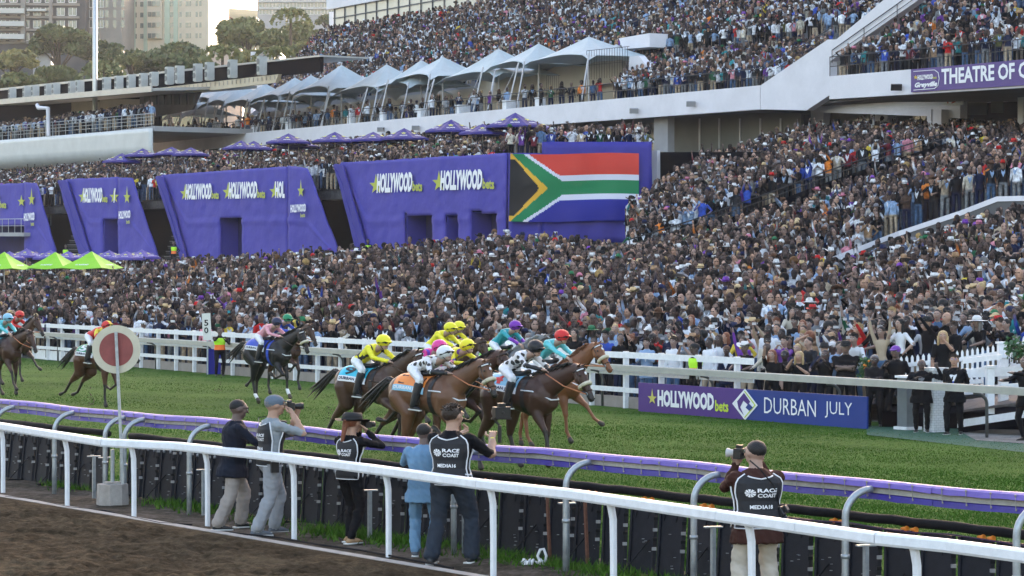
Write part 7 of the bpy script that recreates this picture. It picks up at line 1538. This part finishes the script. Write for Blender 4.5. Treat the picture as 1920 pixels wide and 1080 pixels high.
# platform behind, ramp
b = MB(); b.prism([V(8.6, 62.3, TURF), V(13.4, 60.2, TURF), V(13.4, 64, TURF), V(9.2, 66, TURF)], zo * .36); struct(b.build("ramp_platform", m_dark, local=True))
rt = empty("wooden_ramp", G(1860, 800, TURF), 0, "low timber ramp with a white edge board at the far right", "ramp")
b = MB(); b.prism([PY(1796, 770, 60.5), PY(2010, 741, 58), PY(2010, 741, 58) + V(.5, 2.5, .12), PY(1790, 752, 63)], zo * -.05); b.build("deck", mat("grey_boards", (.10, .085, .08), .8, var=.35, scale=3), rt)
b = MB(); b.prism([PY(1795, 788, 60), PY(2010, 757, 57.4), PY(2010, 770, 57.4), PY(1795, 802, 60)], V(.02, .06, 0)); b.build("edge_board", m_white, rt)
b = MB(); b.prism([PY(1797, 803, 60.1), PY(2010, 771, 57.6), PY(2010, 787, 57.6), PY(1797, 812, 60.1)], V(.1, .6, 0)); b.build("underside", m_dark, rt)
def picket(name, x0, y0, x1, y1, Y0, Y1, hh, n, lab, rails=((.25,), (.75,))):
    rt = empty(name, PY((x0 + x1) / 2, (y0 + y1) / 2 + hh, (Y0 + Y1) / 2), 0, lab, "fence", "white picket fencing at the right end")
    a, c = PY(x0, y0, Y0), PY(x1, y1, Y1); H = hh * (Y0 + Y1) / 2 / F; d = (c - a).normalized(); ph = V(d.x, d.y, 0).normalized()
    for i in range(n):
        p = a.lerp(c, i / (n - 1)); w_ = .042; b = MB(); b.prism([p - ph * w_ - zo * H, p + ph * w_ - zo * H, p + ph * w_ - zo * .06, p + zo * .0, p - ph * w_ - zo * .06], V(0, .02, 0)); b.build("picket", m_white, rt)
    for k in (.35, .85): b = MB(); b.beam(a - zo * H * k - V(0, .03, 0), c - zo * H * k - V(0, .03, 0), .03, .10); b.build("rail_board", m_white, rt)
    return rt
picket("picket_fence", 1795, 657, 1872, 645, 62.0, 60.8, 50, 9, "white picket fence with pointed pales, leaned on by the laughing women")
picket("picket_fence", 1886, 640, 1985, 632, 60.6, 59.5, 55, 10, "white picket fence with pointed pales at the far right beside the leafy plant")
picket("picket_fence", 1690, 668, 1742, 662, 63.0, 62.4, 50, 6, "short run of white pickets behind the man with the raised hand")
picket("picket_fence", 1812, 706, 1842, 704, 61.6, 61.2, 30, 4, "lower row of white pickets below the ramp gate")
rt = empty("ramp_gate", PY(1880, 760, 60), 0, "white timber gate rails with tall square posts at the right end", "gate")
for x0, y0, x1, y1, h_ in ((1803, 692, 1985, 684, 17), (1803, 727, 1985, 712, 14), (1806, 672, 1878, 664, 10)):
    Y0, Y1 = 60.7, 59.4; b = MB(); b.prism([PY(x0, y0, Y0), PY(x1, y1, Y1), PY(x1, y1 + h_, Y1), PY(x0, y0 + h_, Y0)], V(0, .05, 0)); b.build("rail_board", m_white, rt)
for px, y0, y1, w_, Y_ in ((1856, 690, 776, 14, 59.9), (1881, 672, 760, 17, 60.4), (1876, 645, 676, 10, 60.7)):
    b = MB(); a = PY(px, y0, Y_); c = PY(px, y1, Y_); b.box((a + c) / 2, (w_ / F * Y_, .14, (a - c).length), .2); b.box(a + zo * .03, (w_ / F * Y_ + .05, .2, .05), .2); b.build("post", m_white, rt)
def plant(px, py, Y, w_, h_, n, lab, flowers=None):
    c = PY(px, py, Y); cs = nrs.normal(0, 1, (n, 3)) * np.array([w_ / F * Y * .3, .15, h_ / F * Y * .28]) + np.array(c); o_ = leaf_mesh("leafy_plant", cs, .055, m_plant, nrs.uniform(0, 1, n)); o_.name = "leafy_plant"; tag(o_, lab, "plant")
    b = MB()
    for k in range(5): b.tube([V(c.x + rnd.uniform(-.1, .1), c.y, c.z - h_ / F * Y * .8), V(c.x + rnd.uniform(-.2, .2), c.y, c.z + h_ / F * Y * .3)], .01, 4)
    s_ = b.build("stem", m_bark, None); s_.parent = o_
    if flowers:
        b = MB()
        for k in range(flowers): b.ell(V(*cs[k]) + V(0, -.1, .05), .03, 0, 6, 4)
        s_ = b.build("blossom", m_orange, None); s_.parent = o_
m_plant = bpy.data.materials.new("plant_leaves"); m_plant.use_nodes = True; nt = m_plant.node_tree; bs = nt.nodes["Principled BSDF"]; at = nt.nodes.new("ShaderNodeAttribute"); at.attribute_name = "tone"; rr = nt.nodes.new("ShaderNodeValToRGB"); rr.color_ramp.elements[0].color = (.015, .05, .015, 1); rr.color_ramp.elements[1].color = (.06, .16, .05, 1); nt.links.new(at.outputs["Fac"], rr.inputs[0]); nt.links.new(rr.outputs[0], bs.inputs["Base Color"])
plant(1621, 692, 64.5, 16, 36, 260, "leafy green plant with orange flowers behind the staff in black", 6); plant(1908, 655, 59.3, 34, 34, 420, "bushy green plant on the picket fence at the far right")
# ---------------------------------------------------------------- staff and stewards
SG = "staff in black by the race board"
def stand(px, gy, ytop, face, P, lab, z=TURF, lod=1, Y=None, h0=1.80, **k):
    Y = Y or F * (CH - z) / (gy - HZ); X_ = (px - CX) / F * Y; zt = CH - (ytop - HZ) * Y / F; zf0 = z if gy else zt - 1.75; sc = (zt - zf0) / h0
    return person(V(X_, Y, zf0), heading(face), P, lod, lab, scale=sc, xs=k.pop('xs', 1.17), **k)
D0 = dict(coat=1, shirt=1, tie=1)
stand(1790, 815, 660, (-.40, -1), dict(D0, armR="behind", armL="behind", headyaw=.1, footR=(.12, .12, 0), footL=(-.10, -.05, 0), legw=1.05), "tall man in black suit and tie, hands behind his back, by the picket gate", lod=2, skin=7, top="black", inner="white", legs="black", hair="short", hairm=1, mats={6: BLU},)
stand(1728, 811, 669, (-.2, -1), dict(D0, armR=((.12, .24, 1.28), (.8, 0, -1)), armL=((.34, .22, 1.52), (.8, 0, -1)), bulk=1.15), "heavy bald man in black suit and glasses, one hand on his chest and one raised", lod=2, skin=1, top="black", inner="grey", legs="black", hair=None)
stand(1664, 800, 675, (-.9, -.4), dict(armR=((.05, .30, 1.25), (.8, 0, -1)), armL=((.15, .30, 1.22), (.8, 0, -1))), "bald man in black seen from the side with folded arms, right of the race board", skin=1, top="black", legs="black", hair="fade", hairm=0, grp=SG)
stand(1640, 801, 661, (-.3, -1), dict(armR="cross", armL="cross"), "grey haired man in a black shirt with arms crossed, right at the race board's end", skin=0, top="black", legs="black", hair="fade", hairm=4, grp=SG)
stand(1680, 796, 644, (-.5, -1), dict(armR="drink", armL="behind"), "tall man in a black jacket and purple cap behind the folded-arm staff", skin=2, top="black", legs="black", hair="fade", hat="cap", hatc="purple", Y=62.4, grp=SG)
stand(1586, 795, 636, (-.2, -1), dict(armR="cross", armL="cross", bulk=1.22), "broad man in a black polo and black hat, arms crossed above the race board", skin=3, top="black", legs="black", hair="fade", hat="fedora", hatc="black", sleeve="skin", Y=64.9, grp=SG)
stand(1548, 790, 652, (-.4, -1), dict(armR="phone", armL="phone"), "man in black filming with a phone above the words DURBAN JULY", skin=1, top="black", legs="black", hair="fade", hairm=0, Y=65.2, grp=SG)
stand(1499, 788, 655, (-.5, -1), dict(fem=1, armR="phone", armL="drink"), "long haired blonde woman in a black dress holding a pink phone", skin=7, top="black", legs="black", hair="long", hairm=3, Y=65.4, sleeve="skin", grp=SG)
stand(1448, 785, 652, (-.4, -1), dict(fem=1, armR="phonehigh", armL="down"), "auburn haired woman in black holding a white phone beside the blonde", skin=6, top="black", legs="black", hair="long", hairm=2, Y=65.8, sleeve="skin", grp=SG)
stand(1472, 785, 653, (-.4, -1), dict(fem=1, armR="down", armL="drink"), "dark haired woman in black between the auburn and the blonde women", skin=4, top="black", legs="black", hair="bun", hairm=0, Y=66.0, grp=SG)
stand(1768, 775, 616, (-.2, -1), dict(fem=1, armR="down", armL="phone"), "blonde woman in black sleeveless top with a blue lanyard behind the white pillar", skin=7, top="black", legs="black", hair="long", hairm=3, Y=62.6, z=.25, sleeve="skin")
stand(1925, 828, 662, (-.8, -.5), dict(coat=1, armR=((.10, .50, 1.25), (.8, 0, -1)), armL=((.20, .55, 1.42), (.8, 0, -1))), "person in a black jacket reaching forward, cut off by the photo's right edge", skin=3, top="black", legs="black", hair="fade")
m_hiv = mat("hi_vis_lime", (.45, .85, .03), .6, var=.05); m_hio = mat("hi_vis_orange", (.85, .16, .02), .6, var=.05)
def vest(o, info, full=True):
    b = MB(); rg = info["rings"]; n = 18
    sel = [r_ for r_ in rg if rg[1][0].z - .0 <= r_[0].z <= info["S"](.46).z]; sel = sel[1:] if len(sel) > 4 else sel; k = 1.10
    for nm, part, m_ in (("hi_vis_vest", sel[len(sel) // 3:], m_hiv), ("hi_vis_skirt", sel[:len(sel) // 3 + 1], m_hio)):
        if len(part) > 1: b = MB(); b.loft([(c, x, y, rx * k, ry * k) for c, x, y, rx, ry in part], 0, 20, 2.2, close=False); b.build(nm, m_, o, True, local=True)
o_, i_ = stand(1304, 772, 640, (-1, -.5), dict(armR="down", armL="down"), "steward in lime and orange hi-vis vest behind the race board", skin=1, top="black", legs="black", hair="fade", hat="cap", hatc="black", Y=68.0); vest(o_, i_)
o_, i_ = stand(412, 706, 612, (.3, -1), dict(armR="phone", armL="drink"), "steward in hi-vis vest standing at the fence just right of the 50 marker", skin=2, top="black", legs="black", hair="fade"); vest(o_, i_)
for px, py, Y, w_ in ((123, 488, 178, "by the far left stairs"), (326, 482, 166, "at the second dark stairs"), (690, 478, 149.5, "beside the largest violet block")):
    p = PY(px, py - 30, Y); o_, i_ = person(V(p.x, Y, p.z - 1.75 - .0), heading((0, -1)), dict(armR="down", armL="hip"), 1, "steward in hi-vis vest above the crowd " + w_, skin=2, top="navy", hair="fade", grp="stewards at the stairs"); vest(o_, i_)
b = MB(); q = G(400, 702, TURF); b.box(q + V(0, .1, .45), (.5, .05, .9), .1); tag(b.build("course_flag", mat("flag_blue", (.02, .06, .35), .6)), "folded blue board leaning at the fence beside the hi-vis steward", "board")
# ---------------------------------------------------------------- photographers
def bib(o, info, num, P, txt=True, both=True):
    rg = info["rings"]; k = 1.09
    def surf(a, z, kk=k):
        for i in range(len(rg) - 1):
            if z <= rg[i + 1][0].z or i == len(rg) - 2: break
        u = min(1.15, max(-.3, (z - rg[i][0].z) / max(1e-4, rg[i + 1][0].z - rg[i][0].z))); c = rg[i][0].lerp(rg[i + 1][0], u) if u <= 1 else rg[i + 1][0]; rx = rg[i][3] + (rg[i + 1][3] - rg[i][3]) * u; ry = rg[i][4] + (rg[i + 1][4] - rg[i][4]) * u; x = rg[i + 1][1]; y = rg[i + 1][2]
        e = 2 / 2.25; ca, sa = math.cos(a), math.sin(a); rx = max(rx, .10); ry = max(ry, .075); q = c + x * (math.copysign(abs(ca) ** e, ca) * rx * kk) + y * (math.copysign(abs(sa) ** e, sa) * ry * kk); q.z = z; return q
    z0, z1 = info["S"](-.06).z, info["S"](.485).z; m_b = mat("bib_black", (.012, .013, .017), .7, var=.12, scale=6, bump=.35, bscale=12)
    for c_a, nm in ((-math.pi / 2, "bib_back"), (math.pi / 2, "bib_front")):
        b = MB(); n, m = 16, 12; half = lambda v: R(74) - R(22) * max(0, (v - .6) / .4) ; g = []
        for i in range(n + 1):
            u = -1 + 2 * i / n; g.append([surf(c_a + u * half(j / m), z0 + (z1 - z0 - (.05 * (1 - abs(u)) if j == m else 0)) * j / m + 0, k + .01 * math.sin(i * 1.3 + j)) for j in range(m + 1)])
        for i in range(n):
            for j in range(m): b.quad(g[i][j], g[i + 1][j], g[i + 1][j + 1], g[i][j + 1])
        bb = b.build(nm, m_b, o, True, local=True); w_ = MB()
        w_.tube([g[0][j] for j in range(m + 1)], .0075, 6); w_.tube([g[n][j] for j in range(m + 1)], .0075, 6); w_.tube([g[i][m] for i in range(3, n - 2)], .0075, 6); w_.tube([g[i][0] for i in range(n + 1)], .006, 6); w_.build("piping", WHT, bb, True, local=True)
        if nm == "bib_back":
            def wr(body, x0, x1, za, zb, bold=.03):
                t_ = text_mb(body, 1, 1, bold=bold); q = MB(); r0 = .155
                q.add([surf(c_a - 0 + ((x0 + (x1 - x0) * v.x) / r0), za + (zb - za) * v.y, k + .05) for v in t_.v], t_.f); q.build("lettering", m_let, bb, local=True)
            zz_ = info["S"](.30).z; wr("RACE", -.022, .092, zz_ + .002, zz_ + .042); wr("COAST", -.022, .092, zz_ - .050, zz_ - .010); wr("MEDIA" + num, -.075, .075, zz_ - .165, zz_ - .125)
            q = MB(); cx_, cz_ = -.066, zz_ - .004
            for k_ in range(9):   # emblem: disc of rays
                a0 = k_ * .698; q.add([surf(c_a + (cx_ + math.cos(a) * r_) / .155, cz_ + math.sin(a) * r_ * 1.15, k + .05) for a, r_ in ((a0, .004), (a0 + .0, .036), (a0 + .50, .036), (a0 + .50, .006))], [(0, 1, 2, 3)])
            q.build("emblem", m_let, bb, local=True)
    for sd in (0, math.pi):   # side ties
        b = MB(); z_ = info["S"](.06).z; b.tube([surf(sd - .5, z_), surf(sd, z_ - .01, k + .02), surf(sd + .5, z_)], .010, 6); b.build("strap", WHT, o, True, local=True)
m_cam = mat("camera_black", (.012, .012, .014), .35, var=.15); m_lens = mat("lens_glass", (.02, .02, .03), .05, var=0, spec=.9); m_lensw = mat("lens_grey", (.45, .45, .44), .4, var=.05)
def camera(p, d, L, lab, big=1.0, white=False, strap_=None):
    rt = empty("camera", p, 0, lab, "camera"); d = Vector(d).normalized(); x = d.cross(zo).normalized(); u = x.cross(d); ax = Matrix((x, d, u)).transposed(); b = MB(); b.box(p, (.145 * big, .075 * big, .10 * big), ax=ax); b.box(p + u * .065 * big, (.06 * big, .06 * big, .035 * big), ax=ax); b.box(p + x * .06 * big + d * .02, (.035, .07, .10 * big), ax=ax); b.tube([p - d * .04, p - d * .055], .02, 8); b.build("camera_body", m_cam, rt, bevel=.006)
    b = MB(); b.tube([p + d * .03, p + d * .07, p + d * (.07 + L * .5), p + d * (.075 + L * .5), p + d * (.07 + L)], [.032 * big, .035 * big, .036 * big, .042 * big, .044 * big], 14); b.build("lens", m_lensw if white else m_cam, rt, True)
    b = MB(); b.tube([p + d * (.071 + L), p + d * (.074 + L)], .038 * big, 14); b.build("front_glass", m_lens, rt)
    if strap_: b = MB(); b.tube(strap_, .009, 5, flat=.4); b.build("strap", m_cam, rt)
# 1 blazer
zA = lambda gy: 0.0
def media(px, gy, ytop, face, P, lab, **k):
    Y = F * CH / (gy - HZ) if gy < 1079 else k.pop("Y"); X_ = (px - CX) / F * Y; zt = CH - (ytop - HZ) * Y / F
    return person(V(X_, Y, 0), heading(face), P, 2, lab, "photographer", "media people standing between the two near rails", scale=zt / 1.80, xs=1.22, **k)
cap_m = mat("slate_cap", (.10, .13, .17), .8, var=.1); taupe = cm("taupe_trousers", (.27, .24, .22), bump=.5, bscale=9); ltgrey = cm("light_grey_trousers", (.25, .26, .28), bump=.5, bscale=9); suitb = cm("pale_blue_suit", (.13, .24, .37), bump=.5, bscale=8); creamt = cm("cream_trousers", (.44, .40, .34), bump=.5, bscale=9); jeans = cm("washed_black_jeans", (.025, .032, .045), bump=.5, bscale=9); navyb = cm("navy_blazer", (.009, .012, .022), bump=.4, bscale=7); polo = cm("grey_polo", (.24, .27, .29), bump=.4, bscale=10); brownj = cm("dark_brown_jacket", (.045, .018, .014), bump=.4, bscale=8)
o, i_ = media(437, 992, 742, (1, .30), dict(coat=1, lean=.06, armR=((.10, .40, 1.22), (.9, -.2, -.8)), armL=((.08, .42, 1.20), (.9, -.2, -.8)), headpitch=-.25, footR=(.13, -.16, 0), footL=(-.12, .14, 0), legw=1.18, hem=1.35, bulk=1.08, fing=1), "man in a dark navy blazer and taupe trousers holding a video rig at chest height", skin=2, top=navyb, legs=taupe, inner="white", hair="fade", shoes=m_shoe)
c = wpt(o, V(0, .50, 1.30)); camera(c, (.9, .45, .0), .14, "black video camera rig held by the man in the navy blazer", 1.25); b = MB(); b.tube([c + zo * .09 - V(.06, 0, 0), c + zo * .15, c + zo * .13 + V(.12, .03, 0)], .014, 8); b.box(c + V(-.08, -.02, -.02), (.10, .03, .07), .4); tag(b.build("rig_handle", m_orange if False else m_cam), "top handle and monitor of the video rig held by the man in the blazer", "camera handle")
b = MB(); hc = i_["head"]
for sd in (-1, 1): b.tube([hc + V(sd * .032 + .024 * math.cos(a), .098, .018 + .020 * math.sin(a)) for a in [i * .63 for i in range(11)]], .003, 5); b.tube([hc + V(sd * .056, .095, .02), hc + V(sd * .078, .0, .02)], .003, 5)
b.build("glasses", m_cam, o, local=True)
# 2 cap man
o, i_ = media(506, 1002, 733, (1, .42), dict(lean=.05, armR=((.09, .22, 1.50), (.45, .15, -1)), armL=((.05, .30, 1.48), (.4, .2, -1)), footR=(.14, -.15, 0), footL=(-.12, .12, 0), legw=1.12, hem=1.3, bulk=1.06, fing=1, curl=.9), "older man in slate cap, grey polo and black bib photographing to the right", skin=7, top=polo, sleeve="skin", legs=ltgrey, hair="fade", hairm=4, hat="cap", hatc=cap_m, hatc2=cap_m, shoes=cm("grey_shoes", (.10, .11, .13)))
bib(o, i_, "16", None); c = wpt(o, V(.0, .21, 1.60)); camera(c, (1, .35, .02), .11, "black camera held to the eye of the man in the slate cap", 1.0, strap_=[wpt(o, V(-.05, .2, 1.64)), wpt(o, V(-.12, .14, 1.50)), wpt(o, V(-.08, -.10, 1.46)), wpt(o, V(.05, -.13, 1.40))])
b = MB(); b.box(wpt(o, V(.23, -.02, .86)), (.10, .06, .13), .3); tag(b.build("belt_pouch", m_cam), "black pouch on the belt of the man in the slate cap", "pouch")
b = MB(); w_ = wpt(o, i_["hands"][1][0]); e_ = wpt(o, i_["hands"][1][1]); b.tube([w_.lerp(e_, .05), w_.lerp(e_, .16)], .036, 12); q = b.build("wristband", PUR, None, True); q.parent = o; q.matrix_parent_inverse = (Matrix.Translation(o.location) @ o.rotation_euler.to_matrix().to_4x4() @ Matrix.Diagonal((*o.scale, 1))).inverted()
b = MB(); c = wpt(o, V(-.16, .12, .86)); b.prism([c, c + V(.05, 0, 0), c + V(.02, 0, -.32), c + V(-.06, 0, -.30)], V(0, .02, 0)); tag(b.build("scarf", mat("patterned_purple", (.22, .10, .45), .7, var=.5, scale=25)), "purple patterned cloth hanging at the side of the man in the slate cap", "cloth")
# 3 woman
o, i_ = media(655, 1018, 768, (.62, .80), dict(fem=1, lean=.04, armR=((.12, .17, 1.50), (.5, .1, -1)), armL=((.05, .22, 1.48), (.4, .2, -1)), footR=(.10, -.05, 0), footL=(-.07, .10, 0), legw=.95, fing=1, headpitch=-.08), "red haired woman in a black brimmed hat and black bib raising a camera", skin=7, top="black", legs="black", hair="tail", hairm=2, hat="fedora", hatc="black", shoes=cm("tan_wedges", (.32, .20, .11)))
for ch in o.children:
    if ch.name.startswith("hat"): ch.scale = (1.28, 1.28, 1.1); ch.location.z -= .006
bib(o, i_, "17", None); camera(wpt(o, V(.05, .21, 1.59)), (.7, .7, 0), .08, "small camera held to the face of the woman in the black hat", .8)
# 4 blue suit
o, i_ = media(795, 1044, 786, (.12, 1), dict(coat=1, lean=.05, armR=((.12, .40, 1.30), (.9, -.2, -.8)), armL=((.10, .40, 1.30), (.9, -.2, -.8)), headyaw=-.3, footR=(.10, 0, 0), footL=(-.10, .05, 0), legw=1.05, hem=1.25), "man in a pale blue suit half hidden behind the photographer with the MEDIA16 bib", skin=2, top=suitb, legs=suitb, hair="fade", shoes=cm("grey_shoes", (.10, .11, .13)))
# 5 black tee, gimbal
o, i_ = media(846, 1056, 750, (.38, 1), dict(lean=.03, armR=((.26, .36, 1.36), (.5, -.4, -1)), armL=((.10, .40, 1.38), (.9, -.1, -1)), headyaw=-.35, headpitch=-.05, footR=(.17, .10, 0), footL=(-.13, -.12, 0), legw=1.18, hem=1.4, bulk=1.05, fing=1, curl=1.0), "tall brown haired man in black tee and MEDIA16 bib filming with a gimbal", skin=7, top="black", sleeve="skin", legs=jeans, hair="short", hairm=1, shoes=m_shoe)
bib(o, i_, "16", None); c = wpt(o, V(.30, .44, 1.46)); b = MB(); b.tube([c + V(0, 0, -.16), c + V(0, 0, .04)], .022, 10); b.tube([c + V(0, 0, .04), c + V(-.05, .02, .09), c + V(-.06, .02, .17)], .014, 8); b.box(c + V(.02, 0, .12), (.24, .03, .02), .2); tag(b.build("gimbal", m_cam), "black gimbal handle gripped by the man in the MEDIA16 bib", "gimbal"); camera(c + V(.02, 0, .19), (-.45, 1, 0), .09, "black camera on the gimbal of the man in the MEDIA16 bib", 1.35)
b = MB(); w_ = wpt(o, i_["hands"][1][0]); e_ = wpt(o, i_["hands"][1][1]); b.tube([w_.lerp(e_, .08), w_.lerp(e_, .18)], .036, 12); q = b.build("wristband", YEL, None, True); q.parent = o; q.matrix_parent_inverse = (Matrix.Translation(o.location) @ o.rotation_euler.to_matrix().to_4x4() @ Matrix.Diagonal((*o.scale, 1))).inverted()
# 6 right photographer
o, i_ = media(1419, 2000, 816, (-.22, 1), dict(coat=1, lean=.03, armR=((.10, .22, 1.50), (.55, 0, -1)), armL=((.10, .26, 1.48), (.4, .1, -1)), headyaw=.30, footR=(.15, .05, 0), footL=(-.15, -.05, 0), legw=1.2, hem=1.3, bulk=1.08, fing=1, curl=.9), "man in dark brown jacket, black bib and cream trousers photographing at the right", skin=6, top=brownj, legs=creamt, hair="fade", hairm=0, Y=26.3)
bib(o, i_, "18", None); camera(wpt(o, V(-.09, .20, 1.60)), (-.95, .45, .05), .06, "camera with a white-ringed lens raised by the man in the brown jacket", 1.05, white=True)
camera(wpt(o, V(.20, -.02, 1.02)), (.45, -.25, -.8), .12, "second black camera hanging at the hip of the man in the brown jacket", 1.05, strap_=[wpt(o, V(.18, -.05, 1.08)), wpt(o, V(.10, -.15, 1.30)), wpt(o, V(-.02, -.145, 1.47)), wpt(o, V(-.08, -.06, 1.55))])
# ---------------------------------------------------------------- air
hm = bpy.data.materials.new("haze_air"); hm.use_nodes = True; nt = hm.node_tree
for n_ in list(nt.nodes):
    if n_.type == 'BSDF_PRINCIPLED': nt.nodes.remove(n_)
pv = nt.nodes.new("ShaderNodeVolumePrincipled"); pv.inputs["Color"].default_value = (.88, .90, .92, 1); pv.inputs["Density"].default_value = HAZE = .00015; pv.inputs["Anisotropy"].default_value = .2
out = [n_ for n_ in nt.nodes if n_.type == 'OUTPUT_MATERIAL'][0]; nt.links.new(pv.outputs[0], out.inputs["Volume"])
b = MB(); b.box((0, 700, 37.4), (1820, 1640, 84)); hz_o = b.build("haze", hm, local=True); hz_o["kind"] = "stuff"
